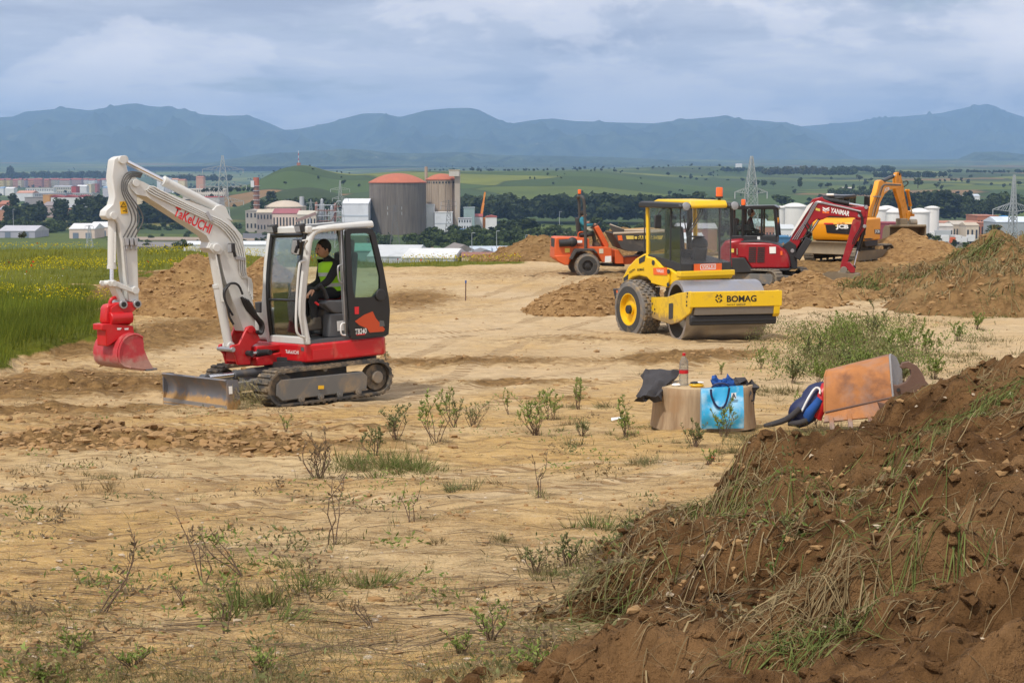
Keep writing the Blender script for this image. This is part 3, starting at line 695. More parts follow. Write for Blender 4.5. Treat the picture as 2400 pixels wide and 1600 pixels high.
for i,(a,b,t_,tp,d,nm)in enumerate([(2043,2082,491,484,1010,'white tank just left of the orange excavator arm'),(2080,2117,497,488,985,'white tank behind the orange excavator arm'),(2133,2182,497,488,960,'wide white tank right of the orange excavator arm'),(2170,2202,487,483,1010,'tallest white tank at the right end of the tank row'),(2021,2048,486,483,1040,'far white tank seen past the red boom'),(1816,1840,486,483,1010,'small white tank right of the red cab'),(1838,1893,484,476,1030,'broad white tank behind the red boom'),(2060,2100,488,482,1060,'rear white tank between the front ones')]):
 silo('storage_tank',a,b,t_,tp,d,'tank_white','tank_white',nm,part='roof')
for nm,a,b,t_,d,dep,wc,rc,rf,win in[('dark red hall under the orange excavator boom',2058,2112,523,930,20,(.24,.035,.045),(.28,.04,.05),'flat',None),('long brick works with ribbon windows',2202,2312,522,1120,40,(.36,.135,.075),(.42,.18,.11),'flat',(14,1)),('taller brick block of the long works',2288,2336,506,1190,30,(.38,.14,.08),(.40,.16,.1),'flat',(7,1)),('beige workshop in front of the brick works',2232,2264,526,1050,20,(.50,.42,.32),(.45,.4,.33),'gable',(5,1)),('small white workshop by the tank pipes',2200,2232,530,1040,16,(.56,.52,.48),(.5,.47,.42),'gable',(4,1)),('low cream store right of the beige workshop',2262,2292,528,1030,16,(.55,.47,.36),(.48,.4,.3),'gable',(3,1)),('long shed with blue-white roof at the right edge',2334,2440,520,1060,30,(.3,.33,.36),(.58,.64,.72),'gable',None),('bright blue silo box by the pylon',2349,2358,507,1100,8,(.04,.26,.60),(.04,.26,.60),'flat',None),('white building among trees on the right slope',2263,2292,459,1800,18,WHT,(.55,.6,.66),'gable',None),('red and white hall seen under the red boom',1786,1830,530,900,24,(.45,.2,.16),(.50,.55,.57),'gable',(6,1)),('teal roofed hall behind the red cab',1758,1800,524,950,24,(.4,.42,.42),(.36,.45,.46),'gable',None),('pale hall right of the red cab',1828,1862,536,880,20,WHT,(.52,.55,.56),'gable',(5,1)),('blue container hall under the red boom',1822,1852,556,700,14,(.05,.16,.30),(.06,.2,.36),'flat',None),('white hall behind the roller cab',1560,1650,560,800,26,WHT,(.58,.6,.62),'gable',None),('brick red hall seen through the roller cab',1590,1680,535,950,26,(.36,.16,.12),(.5,.5,.52),'gable',None),('white farmhouse with outbuildings on the far slope',1972,1998,441,2300,12,WHT,(.5,.45,.42),'gable',None),('small white house in the middle fields',1612,1624,428,2900,10,WHT,SAL,'gable',None),('small blue shed in the middle fields',1544,1552,421,2900,8,(.06,.2,.5),(.06,.24,.6),'gable',None),('white house on the far wooded crest',1722,1736,386,4300,14,WHT,WHT,'gable',None)]:
 building('hall' if dep>15 else 'building',a,b,t_,d,dep,wc,rc,nm,'building',roof=rf,ridge=.2,windows=win,py_base=(t_+7 if d>2000 else None))
def truck(px0,px1,py_b,d,boxc,cabc,label,cab_left=True):
 w=(px1-px0)/FPX*d;root=empty('parked_truck',(vx((px0+px1)/2,d),d,pz(py_b,d)),label=label,cat='truck',group='trucks parked below the plateau')
 sg=-1 if cab_left else 1;L=w-2.6
 MB().box((-sg*1.3,0,2.5),(L,2.5,2.8)).build('cargo_box',bmat(boxc),root,None,.06)
 MB().prism([(sg*(w/2-2.3),.6),(sg*w/2,.6),(sg*w/2,1.9),(sg*(w/2-.5),3.0),(sg*(w/2-2.3),3.0)],-1.2,1.2).build('cab',bmat(cabc),root,None,.06)
 MB().box((sg*(w/2-.45),0,2.2),(.5,2.1,.8)).build('windscreen','window_dark',root,None)
 MB().box((0,0,.85),(w-.8,1.0,.3)).build('chassis',bmat(DRK),root,None)
 for x in(-w/2+1.2,-w/2+2.6,w/2-1.3):
  for y in(-1,1):MB().cyl((x,y*1.1,.5),(x,y*.75,.5),.5,n=14).build('wheel','window_dark',root,40)
 return root
for a,b,pyb,d,bc,cc,nm in[(2178,2226,556,830,(.42,.44,.47),WHT,'grey box trailer truck on the road below the tanks'),(2192,2222,571,700,WHT,WHT,'white truck nearest the orange digger spoil heap'),(2224,2250,571,705,WHT,(.6,.12,.04),'white truck with red cab among the parked trucks'),(2252,2282,570,715,WHT,WHT,'rightmost white truck of the parked row')]:
 truck(a,b,pyb,d,bc,cc,nm)
building('embankment',2160,2300,571,720,24,(.3,.28,.26),(.32,.30,.29),'grey paved truck yard below the spoil heap','truck yard',roof='flat',py_base=583)
building('embankment',2150,2260,556.5,838,20,(.3,.28,.26),(.34,.32,.30),'grey road bank with the trailer truck','road',roof='flat',py_base=566)
# --------- lattice pylons
def pylon(px,py_top,d,width_base,width_waist,arms,label,rotz=.0,waist=.62,py_base=None,sm='steel_lattice'):
 x=vx(px,d);g=float(ground_z(np.array([x]),np.array([d]))[0])if py_base is None else pz(py_base,d);H=pz(py_top,d)-g
 root=empty('lattice_pylon',(x,d,g),(0,0,R(rotz)),label,'pylon','power pylons in the valley')
 zw=H*waist;f=MB()
 def hw(z):return width_base/2+(width_waist/2-width_base/2)*min(1,z/zw)if z<zw else width_waist/2*(1-.86*(z-zw)/(H-zw))
 zs_=[0]
 while zs_[-1]<H-.8:zs_.append(min(H-.01,zs_[-1]+max(1.3,2.0*hw(zs_[-1]))))
 tk=.06+width_base*.008
 for a,b in zip(zs_[:-1],zs_[1:]):
  ra,rb=hw(a),hw(b);ca=[(-ra,-ra,a),(ra,-ra,a),(ra,ra,a),(-ra,ra,a)];cb=[(-rb,-rb,b),(rb,-rb,b),(rb,rb,b),(-rb,rb,b)]
  for i in range(4):
   j=(i+1)%4;f.bar(ca[i],cb[i],tk*1.5,tk*1.5);f.bar(ca[i],cb[j],tk,tk);f.bar(ca[j],cb[i],tk,tk);f.bar(ca[i],ca[j],tk,tk)
 f.build('tower_frame',sm,root,None)
 for(pr,span,rise)in arms:
  z=pz(pr,d)-g;w=hw(z)
  for s in(-1,1):
   m=MB();tip=(s*span,0,z+rise*.3)
   for y in(-w,w):
    m.bar((s*w,y,z),tip,tk,tk);m.bar((s*w,y,z+rise),tip,tk,tk)
    for k in(.25,.5,.75):m.bar(Vector((s*w,y,z)).lerp(Vector(tip),k),Vector((s*w,y,z+rise)).lerp(Vector(tip),max(0,k-.2)),tk*.8,tk*.8)
   arm=m.build('crossarm',sm,root,None)
   MB().cyl((tip[0],0,tip[2]),(tip[0],0,tip[2]-2.0),.16,n=6).build('insulator','galv_far',arm,40)
 return root
pylon(526,361,760,9,3.6,[(400,9.5,2.2),(437,11,2.4),(474,9.5,2.2)],'tall lattice pylon behind the white boom',8,.80)
pylon(1758,361,470,5.2,2.9,[(453,5.0,1.6)],'slim white lattice pylon rising behind the red cab',12,.80)
pylon(2371,408,560,13,2.6,[(495,8.5,3.0)],'squat lattice pylon with broad arms at the right edge',20,.55)
pylon(799,421,1010,8,2.6,[(445,6.0,1.8),(466,5,1.6)],'lattice pylon in front of the white clad hall',5,.7)
pylon(926,478,1020,6.5,2.2,[(485,4.5,1.3),(497,4.5,1.3)],'thin dark pylon in front of the brown silo',0,.7,sm='steel_dark')
pylon(1052,468,960,6.5,2.2,[(474,4.5,1.3),(484,4.8,1.3)],'thin dark pylon in front of the white silo annex',0,.7,sm='steel_dark')
pylon(730,467,1350,6,2.2,[(476,4,1.2)],'small distant pylon behind the factory annex',0,.7)
pylon(211,524,1000,4,1.6,[(530,2.6,1)],'thin pylon before the white warehouse',0,.7)
def mast():
 d=2310;g=float(ground_z(np.array([vx(703,d)]),np.array([d]))[0]);r=empty('radio_mast',(vx(703,d),d,g),label='thin red and white mast on the green hilltop',cat='mast');h=pz(354,d)-g
 mat('mast_red',(.5,.05,.04),.6)
 for k in range(6):MB().cyl((0,0,h*k/6),(0,0,h*(k+1)/6),.45,n=8).build('segment',['mast_red',bmat(WHT)][k%2],r,40)
 MB().box((0,0,1.5),(5,4,4)).build('hut',bmat(BRK),r,None)
mast()
def lamp_post(px,py_t,py_b,d,nm):
 g=pz(py_b,d);h=pz(py_t,d)-g;r=empty('lamp_post',(vx(px,d),d,g),label=nm,cat='lamp post',group='lamp posts in the valley')
 MB().cyl((0,0,0),(0,0,h),.16,.1,8).build('post','galv_far',r,40);MB().box((.7,0,h),(1.6,.35,.25)).build('lamp_head','galv_far',r,None)
for px,a,b,d,nm in[(34,490,533,1150,'pole by the grey warehouse at far left'),(1106,545,590,700,'thin post above the red-brown shed roof'),(1164,540,582,720,'post above the bluish shed roof'),(1232,550,584,720,'post left of the spoil heap behind the dumper'),(1311,495,530,1000,'post behind the dumper beacon'),(2195,533,556,830,'post beside the grey trailer truck')]:lamp_post(px,a,b,d,nm)
# --------- trees
def foliage_mat(name,rough=.85):
 m,n,l=new_mat(name);t=NT(m);c=t.add('ShaderNodeVertexColor',layer_name='col').outputs[0]
 p=t.add('ShaderNodeBsdfPrincipled');t.lk(c,p.inputs['Base Color']);p.inputs['Roughness'].default_value=rough;p.inputs['Specular IOR Level'].default_value=.15
 tl=t.add('ShaderNodeBsdfTranslucent');t.lk(c,tl.inputs[0]);ms=t.add('ShaderNodeMixShader');ms.inputs[0].default_value=.25
 t.lk(p.outputs[0],ms.inputs[1]);t.lk(tl.outputs[0],ms.inputs[2]);t.out(ms.outputs[0])
foliage_mat('foliage');mat('bark',(.10,.075,.055),.9)
NPR=np.random.RandomState(11)
def crown_quads(n,kind,rs,c0,c1):
 nl={'round':9,'poplar':8,'bush':7}[kind];L=[]
 for i in range(nl):
  if kind=='poplar':z=.16+.74*(i+.5)/nl;L.append((rs.uniform(-.05,.05),rs.uniform(-.05,.05),z,.15*(1.15-.8*abs(z-.45)),.16))
  elif kind=='round':
   a=rs.uniform(0,6.28);rr=rs.uniform(0,.27);L.append((rr*math.cos(a),rr*math.sin(a),rs.uniform(.38,.82),rs.uniform(.15,.24),rs.uniform(.12,.2)))
  else:
   a=rs.uniform(0,6.28);rr=rs.uniform(0,.5);L.append((rr*math.cos(a),rr*math.sin(a),rs.uniform(.2,.6),rs.uniform(.2,.36),rs.uniform(.18,.36)))
 L=np.array(L);k=rs.randint(0,nl,n);v=rs.normal(size=(n,3));v/=np.linalg.norm(v,axis=1)[:,None];rad=rs.uniform(.55,1.08,n)**.6
 ctr=np.stack([L[k,0]+v[:,0]*rad*L[k,3],L[k,1]+v[:,1]*rad*L[k,3],L[k,2]+v[:,2]*rad*L[k,4]],1)
 nm=v+rs.normal(size=(n,3))*.55;nm/=np.linalg.norm(nm,axis=1)[:,None]
 t=np.cross(nm,rs.normal(size=(n,3)));t/=np.linalg.norm(t,axis=1)[:,None];b=np.cross(nm,t)
 s=rs.uniform(.030,.062,n)[:,None]*(1.25 if kind!='poplar' else 0.9)
 q=np.stack([ctr-t*s-b*s*.3,ctr+b*s*-1.0+t*s*.4,ctr+t*s+b*s*.4,ctr+b*s-t*s*.3],1)
 f=rs.uniform(0,1,n)[:,None]*.6+.4*rs.uniform(0,1,nl)[k][:,None]
 return q,np.array(c0)*(1-f)+np.array(c1)*f
TREE_C={'dark':((.014,.024,.010),(.070,.090,.032)),'mid':((.022,.036,.012),(.095,.125,.038)),'light':((.035,.055,.015),(.11,.145,.04)),'dry':((.035,.040,.016),(.095,.095,.04))}
PROTO={}
def crown_mesh(kind,tone,i):
 k=(kind,tone,i)
 if k not in PROTO:
  q,c=crown_quads(420,kind,np.random.RandomState(hash(k)%1000 if False else 17*i+5*len(tone)+len(kind)),*TREE_C[tone])
  me=np_mesh('crown',q.reshape(-1,3),np.arange(len(q)*4).reshape(-1,4),None,np.repeat(c,4,0));me.materials.append(MATS['foliage'])
  tr=MB().tube([(0,0,-.03),(.01,0,.25),(-.01,.01,.5)],[.028,.02,.01],6)
  for a in range(4):tr.tube([(0,0,.28+.04*a),(.10*math.cos(a*1.7),.10*math.sin(a*1.7),.45+.04*a)],[.012,.006],5)
  tm=tr.mesh('trunk');tm.materials.append(MATS['bark']);PROTO[k]=(me,tm)
 return PROTO[k]
def tree(px,py_top,py_base,d,kind,tone,label,group=None,i=None,wide=1.0):
 i=random.randint(0,4)if i is None else i;me,tm=crown_mesh(kind,tone,i)
 x=vx(px,d);zb_=pz(py_base,d);h=(py_base-py_top)/FPX*d
 r=empty({'round':'broadleaf_tree','poplar':'poplar_tree','bush':'shrub'}[kind],(x,d,zb_),(0,0,random.uniform(0,6.28)),label,'shrub' if kind=='bush' else 'tree',group)
 r.scale=(h*wide,h*wide,h)
 for nm,m in(('crown',me),('trunk',tm)):
  o=bpy.data.objects.new(nm,m);col.objects.link(o);o.parent=r
 return r
T='trees standing alone in the valley and fields'
for a in[(1872,416,438,2300,'poplar','dark','dark pointed tree in the right fields left of the red boom',1.6),(2147,412,440,2250,'round','mid','big round green tree right of the orange excavator arm',1.5),(2010,407,424,2700,'round','dry','brownish tree left of the orange excavator boom',1.5),(2190,429,441,2150,'round','mid','small round tree right of the big round green tree',1.6),(1937,428,439,2200,'round','dark','low round tree above the red boom',1.8),(1980,431,444,2000,'poplar','dark','left one of two small poplars near the farmhouse',1.6),(1996,431,444,2000,'poplar','dark','right one of two small poplars near the farmhouse',1.6),(2039,432,456,1950,'poplar','dark','slim poplar just left of the orange boom',1.2),(2018,434,452,1950,'round','dark','bushy tree left of the slim poplar',1.5),(1810,422,437,2300,'round','mid','round tree right of the slim white pylon',1.4),(1788,424,436,2300,'round','light','pale tree behind the slim white pylon',1.5),(1920,428,441,2200,'round','mid','tree at the hedge above the red excavator cab',1.4),(2382,423,436,2300,'round','dark','small dark tree beside the squat pylon',1.4),(1855,437,441,2200,'round','dark','tiny round bush in the right fields',2.2),(671,424,433,1750,'round','dark','lone small dark tree on the slope above the factory',1.5),(807,421,434,1700,'round','dark','lone round tree right of the hill pylon top',1.5),(638,447,475,1500,'poplar','dark','dark poplar between chimney and domed store',2.6),(669,401,414,2250,'round','dark','tree on the green hill shoulder',1.5),(1830,455,486,1400,'round','dark','large dark oval tree clump behind the red cab',2.2),(1395,508,545,1000,'round','mid','green tree behind the dumper driver',1.5),(1185,510,560,1010,'round','dark','large dark tree right of the red roofed houses',1.6),(1240,503,560,1000,'round','dark','large dark tree left of the dumper',1.7),(1290,520,562,950,'round','mid','broad green tree between dumper and dark trees',1.8),(1115,522,562,980,'round','mid','green tree below the orange crane',1.5),(1060,525,565,960,'round','mid','green tree in front of the white silo annex',1.6),(1012,530,572,940,'round','mid','green tree at the right foot of the brown silo',1.5),(965,542,572,930,'round','light','pale bush tree in front of the brown silo',1.6),(2330,525,552,900,'round','mid','dark green tree left of the squat pylon',2.3),(2173,545,566,640,'round','dark','dark bush right of the tipped orange bucket',1.6),(2193,549,570,600,'round','light','yellow green bush below the tank row',1.6),(2236,560,578,560,'poplar','dark','dark cypress among the parked trucks',1.8),(2262,565,582,540,'round','light','pale green bush by the rightmost truck',1.8),(52,539,558,300,'bush','dry','dark scrubby bush before the grey warehouse',1.2),(436,560,580,300,'bush','mid','low green bush under the white boom',1.3)]:
 tree(a[0],a[1],a[2],a[3],a[4],a[5],a[6],T,None,a[7])
for i,(px,t_,b,w)in enumerate([(20,480,530,1.3),(37,452,520,1.2),(60,478,524,2.2),(84,478,524,2.2),(100,469,520,1.3),(138,463,522,1.4),(152,466,520,1.4),(190,462,522,1.4),(206,458,524,1.5),(224,459,524,1.5),(240,458,524,1.5),(366,470,528,1.6),(390,474,528,1.6),(414,480,528,1.7),(345,476,528,1.6)]):
 tree(px,t_,b,1400+30*(i%3),'poplar' if w<2 else 'round','dark','%s dark tree in the poplar belt left of the excavator cab'%(ORD[i]if i else 'leftmost'),'dark poplars at left',None,w)
def woodland(name,label,specs,seed):
 rs=np.random.RandomState(seed);Qs=[];Cs=[]
 for(a,b,t_,bs,d,n,kind,tone)in specs:
  for i in range(n):
   px=rs.uniform(a,b);free=bs is None;dd=rs.uniform(*d)if free else d*rs.uniform(.97,1.03);h=t_*rs.uniform(.5,1.1)if free else(bs-t_)/FPX*d*rs.uniform(.7,1.08);w=h*rs.uniform(.9,1.5)*(1 if kind!='poplar' else 1.3)
   q,c=crown_quads(280,kind,rs,*TREE_C[tone]);an=rs.uniform(0,6.28);ca,sa=math.cos(an),math.sin(an)
   q=(q+(q-q.mean(1,keepdims=True))*.30)
   X=(q[...,0]*ca-q[...,1]*sa)*w+vx(px,dd);Y=(q[...,0]*sa+q[...,1]*ca)*w+dd;Z=q[...,2]*h*1.05-.1*h+(float(ground_z(np.array([vx(px,dd)]),np.array([dd]))[0])if free else pz(bs,d))
   Qs.append(np.stack([X,Y,Z],-1));Cs.append(c*rs.uniform(.75,1.2))
 q=np.concatenate(Qs);c=np.concatenate(Cs)
 me=np_mesh(name,q.reshape(-1,3),np.arange(len(q)*4).reshape(-1,4),None,np.repeat(c,4,0))
 tag(link(name,me,'foliage'),label,None,None,'stuff')
woodland('woodland','dark belt of trees across the valley behind the machines',[(1080,1330,452,518,1480,46,'round','dark'),(1330,1660,450,520,1480,60,'round','dark'),(1540,1700,462,520,1450,22,'round','mid'),(1180,1210,445,510,1500,3,'poplar','dark')],1)
woodland('woodland','dark belt of tall trees behind the white tanks',[(2060,2270,446,506,1480,46,'poplar','dark'),(2100,2440,455,506,1500,50,'round','dark'),(2330,2440,448,500,1520,10,'round','mid')],2)
woodland('woodland','dark hedgerow trees below the town at left',[(170,330,478,528,1400,24,'poplar','dark'),(50,110,484,526,1420,12,'round','dark'),(0,240,512,540,1280,34,'round','mid'),(240,560,518,545,1300,50,'round','mid'),(0,130,520,545,1220,20,'bush','mid'),(330,430,470,530,1450,16,'poplar','dark')],3)
woodland('woodland','line of dark trees beyond the far town',[(0,60,403,421,5300,22,'round','dark'),(60,160,401,420,5300,26,'round','dark'),(150,270,400,420,5200,34,'round','dark'),(380,540,408,426,4300,40,'round','dark'),(28,34,386,420,5200,2,'poplar','dark'),(480,600,436,450,1900,14,'round','dark')],4)
woodland('woodland','groves scattered over the right hand fields and crest',[(1790,1930,388,412,3600,40,'round','dry'),(1925,2000,392,413,3500,20,'round','mid'),(1950,2090,387,405,4000,40,'round','dark'),(2045,2215,400,418,3200,44,'round','dark'),(2215,2440,396,406,3900,40,'round','dark'),(1690,1790,390,405,4000,20,'round','dark'),(2225,2255,416,425,2700,6,'round','dry'),(1920,2060,436,456,1900,16,'bush','mid'),(1760,1800,420,436,2300,6,'round','mid'),(1560,1680,394,410,4200,16,'round','dark')],5)
woodland('woodland','scrub and trees at the foot of the silos',[(870,1000,540,566,1050,14,'bush','mid'),(985,1110,536,575,930,22,'round','mid'),(1120,1260,528,575,940,26,'round','mid'),(1240,1420,530,575,930,24,'bush','mid'),(1410,1560,520,560,1000,30,'round','mid'),(960,1260,556,578,860,26,'bush','light'),(640,700,458,500,1420,10,'round','dark'),(700,830,462,496,1420,22,'round','mid'),(600,640,462,495,1400,6,'round','mid'),(1560,1760,510,560,1100,30,'round','mid'),(1880,1960,540,566,800,8,'round','mid'),(1755,1870,500,530,1100,14,'round','mid')],6)
woodland('woodland','small bushes and hedge trees dotted over the far green hills and fields',[(540,900,5,None,(1600,2500),26,'round','dark'),(1060,1700,5,None,(1700,2900),26,'round','mid'),(1560,2440,8,None,(1600,4200),70,'round','dark'),(0,560,9,None,(1500,5000),160,'round','dark'),(1000,1700,9,None,(3000,9000),160,'round','dark'),(0,700,10,None,(4500,9000),160,'round','dark'),(1040,1700,5,None,(850,1400),80,'bush','mid'),(1750,2440,5,None,(800,1500),50,'bush','mid'),(250,640,4,None,(950,1300),60,'bush','mid')],7)
def slab(name,pts,h,c,label=None):
 d0=[Vector((vx(p[0],p[1]),p[1],0))for p in pts]
 zz_=[float(ground_z(np.array([p.x]),np.array([p.y]))[0])+h for p in d0];me=MB();n=len(d0)
 me.raw([(p.x,p.y,z)for p,z in zip(d0,zz_)]+[(p.x,p.y,z-3)for p,z in zip(d0,zz_)],[tuple(range(n)),tuple(range(n,2*n))[::-1]]+[(i,(i+1)%n,n+(i+1)%n,n+i)for i in range(n)])
 tag(me.build(name,bmat(c,.9,'yard'),None,None),label,None,None,'structure')
slab('road',[(300,1090),(640,1090),(640,1135),(300,1135)],.7,(.30,.23,.17));slab('road',[(320,1000),(640,1000),(640,1060),(320,1060)],.7,(.20,.18,.17))
slab('road',[(1180,1210),(1560,1210),(1560,1250),(1180,1250)],.9,(.42,.35,.28));slab('road',[(870,1010),(1010,1000),(1010,1012),(870,1022)],.7,(.28,.25,.22))
slab('yard',[(570,1120),(800,1120),(800,1200),(570,1200)],.7,(.10,.10,.11));slab('yard',[(2010,900),(2330,900),(2330,1080),(2010,1080)],.7,(.30,.27,.24))
# ========= MACHINE MATERIALS
MUD=(.40,.27,.13)
mat('white_paint',(.60,.60,.575),.38,var=.05,scale=1.5,dirt=.22,dirtcol=(.48,.42,.33),dscale=3,spec=.5)
mat('red_paint',(.50,.010,.014),.36,var=.12,scale=2,dirt=.26,dirtcol=(.40,.20,.12),dscale=4,low=(.05,.66))
mat('red_coupler',(.52,.010,.014),.36,var=.1,scale=3,dirt=.15,dirtcol=(.36,.14,.08),dscale=6)
mat('bucket_red',(.46,.035,.045),.55,var=.25,scale=6,dirt=.42,dirtcol=(.46,.27,.22),dscale=5,bump=.25,low=(.62,1.0))
mat('black_paint',(.012,.012,.013),.28,var=.2,dirt=.06,dirtcol=(.2,.16,.11));mat('black_plastic',(.022,.022,.024),.6,var=.25,dirt=.12,dirtcol=(.16,.13,.1))
mat('dark_grey',(.085,.088,.095),.6,var=.15,dirt=.2,dirtcol=MUD,dscale=4);mat('seat_grey',(.045,.047,.055),.75)
mat('track_rubber',(.055,.053,.05),.85,var=.3,scale=8,dirt=.6,dirtcol=(.34,.25,.15),dscale=5,bump=.3,bscale=30)
mat('track_frame',(.14,.137,.13),.7,var=.15,dirt=.42,dirtcol=MUD,dscale=3,bump=.1)
mat('blade_steel',(.15,.15,.165),.5,.25,var=.2,scale=4,dirt=.38,dirtcol=(.44,.26,.10),dscale=4.5,bump=.25,low=(.1,.34))
mat('chrome',(.75,.75,.77),.16,1.0,var=.05);mat('steel',(.42,.42,.43),.38,.7,var=.12,dirt=.15,dirtcol=MUD);mat('hose',(.016,.016,.017),.5,var=.2)
mat('hose_grey',(.10,.10,.10),.5);mat('sign_yellow',(.80,.46,.02),.5);mat('print_red',(.62,.015,.02),.45);mat('print_white',(.78,.78,.76),.5);mat('print_black',(.012,.012,.012),.5)
mat('lamp_glass',(.30,.31,.33),.12,.0,var=.1);mat('mirror',(.85,.87,.9),.02,1.0,var=.0);mat('orange_decal',(.50,.06,.01),.5)
glass('cab_glass',(.95,.985,.97),.6,.02);glass('cab_glass_dark',(.55,.72,.66),1.0,.03)
mat('skin',(.42,.22,.14),.55,var=.08);mat('hair',(.018,.014,.012),.8);mat('cloth_black',(.018,.018,.020),.9,var=.3,scale=9);mat('vest',(.42,.85,.02),.7,var=.08,scale=6);mat('vest_band',(.55,.57,.55),.4)
mat('boot',(.10,.085,.07),.9,dirt=.4);mat('straw',(.36,.30,.13),.9,var=.3,scale=20)
# --------- shared machine pieces
def track_unit(root,y0,y1,xr,xf,r,lift=.03,mt='track_rubber',lug=.024,n_lug=46,frame='track_frame',rz=None,sprocket=True):
 yc=(y0+y1)/2;w=y1-y0;rz=r+lug+lift
 pts=[];N=18
 for i in range(N+1):a=-math.pi/2+math.pi*i/N;pts.append((xf+r*math.cos(a),rz+r*math.sin(a)))
 for i in range(N+1):a=math.pi/2+math.pi*i/N;pts.append((xr+r*math.cos(a),rz+r*math.sin(a)))
 tk=.030;n=len(pts);b=MB();vs=[]
 cen=((xf+xr)/2,rz)
 for(x,z)in pts:
  ex=min(max(x,xr),xf);dx,dz=x-ex,z-rz;L=math.hypot(dx,dz)or 1;nx,nz=dx/L,dz/L
  vs+=[(x,y0,z),(x,y1,z),(x-nx*tk,y1,z-nz*tk),(x-nx*tk,y0,z-nz*tk)]
 fs=[]
 for i in range(n):
  j=(i+1)%n
  for k in range(4):fs.append((4*i+k,4*i+(k+1)%4,4*j+(k+1)%4,4*j+k))
 b.raw(vs,fs)
 per=2*(xf-xr)+2*math.pi*r
 for i in range(n_lug):
  s=per*i/n_lug;st=xf-xr
  if s<st:x,z,a=xr+s,rz-r,-math.pi/2
  elif s<st+math.pi*r:a=-math.pi/2+(s-st)/r;x,z=xf+r*math.cos(a),rz+r*math.sin(a)
  elif s<2*st+math.pi*r:x,z,a=xf-(s-st-math.pi*r),rz+r,math.pi/2
  else:a=math.pi/2+(s-2*st-math.pi*r)/r;x,z=xr+r*math.cos(a),rz+r*math.sin(a)
  m=Matrix.Rotation(-a,3,'Y')
  o=(i%2)*.12*w
  b.box((x+math.cos(a)*lug/2,yc-w*.24+o*.3,z+math.sin(a)*lug/2),(lug,w*.46,per/n_lug*.5),m)
  m2=Vector((math.cos(a+per/n_lug/2/max(r,.1)*0),0,math.sin(a)))
  b.box((x+math.cos(a)*lug/2,yc+w*.25-o*.3,z+math.sin(a)*lug/2),(lug,w*.46,per/n_lug*.5),m)
 belt=b.build('track_belt',mt,root,40)
 f=MB();hz=r*.52;ys=(y1-.06,y1-.015)if y1>0 else(y0+.015,y0+.06)
 ymid0,ymid1=min(ys[0],yc),max(ys[1],yc)
 f.prism([(xr+r*.85,rz-hz*1.25),(xf+r*.10,rz-hz*1.35),(xf+r*.45,rz-hz*.7),(xf+r*.42,rz+hz*.55),(xf+r*.1,rz+hz*1.0),(xr+r*1.05,rz+hz*.85),(xr+r*.72,rz+hz*.2)],ymid0,ymid1)
 f.build('track_frame',frame,root,40,.012)
 oy=y1-.005 if y1>0 else y0+.005;sg=1 if y1>0 else-1
 for k in range(4):
  x=xr+(xf-xr)*(.22+.2*k);MB().cyl((x,oy,rz-r*.72),(x,oy-sg*.06,rz-r*.72),r*.2,n=14).cyl((x,oy+sg*.012,rz-r*.72),(x,oy,rz-r*.72),r*.09,n=10).build('track_roller','track_frame',root,40)
 MB().cyl((xr,oy-sg*.005,rz),(xr,yc,rz),r*.36,n=22).build('drive_hub',frame,root,40,.006);MB().cyl((xr,oy-sg*.06,rz),(xr,yc,rz),r*.78,n=22).build('drive_sprocket','track_rubber',root,40,.006)
 MB().cyl((xf,oy-sg*.045,rz),(xf,yc,rz),r*.84,n=22).build('idler_wheel','track_rubber',root,40)
 MB().cyl((xr+(xf-xr)*.55,oy-sg*.03,rz+r*.85),(xr+(xf-xr)*.55,yc,rz+r*.85),r*.16,n=12).build('top_roller','track_frame',root,40)
 return belt
def hyd(root,p0,p1,split,rb,rr,barrel,y,rodm='chrome',name='cylinder',eye=1.35):
 a=Vector((p0[0],y,p0[1]));b=Vector((p1[0],y,p1[1]));m=a.lerp(b,split)
 o=MB().cyl(a,m,rb,n=18).build(name,barrel,root,40,.004)
 MB().cyl(m-(b-a).normalized()*.03,m+(b-a).normalized()*.015,rb*1.12,n=18).build('gland',barrel,o,40)
 MB().cyl(m,b,rr,n=14).build('rod',rodm,o,40)
 for p in(a,b):MB().cyl(p+Vector((0,rb*eye,0)),p-Vector((0,rb*eye,0)),rb*.85,n=16).build('pin',barrel,o,40,.004)
 return o
def pin(root,p,y0,y1,r,m='steel'):
 return MB().cyl((p[0],y0,p[1]),(p[0],y1,p[1]),r,n=16).build('pin',m,root,40,.004)
def plate_text_frame(rig,pA,pB,y):
 a=rig.S(pA,y);b=rig.S(pB,y);a=Vector((a[0],y,a[1]));b=Vector((b[0],y,b[1]));return a,b,(b-a).normalized()
def skin_body(name,joints,edges,radii,m,parent,sub=2,root_i=0):
 me=bpy.data.meshes.new(name);me.from_pydata(joints,edges,[]);me.update()
 o=link(name,me,m,parent)
 sk=o.modifiers.new('skin','SKIN');sk.use_smooth_shade=True
 for i,r in enumerate(radii):
  v=me.skin_vertices[0].data[i];v.radius=r if isinstance(r,tuple)else(r,r);v.use_root=(i==root_i)
 sd=o.modifiers.new('sub','SUBSURF');sd.levels=sub;sd.render_levels=sub
 return o
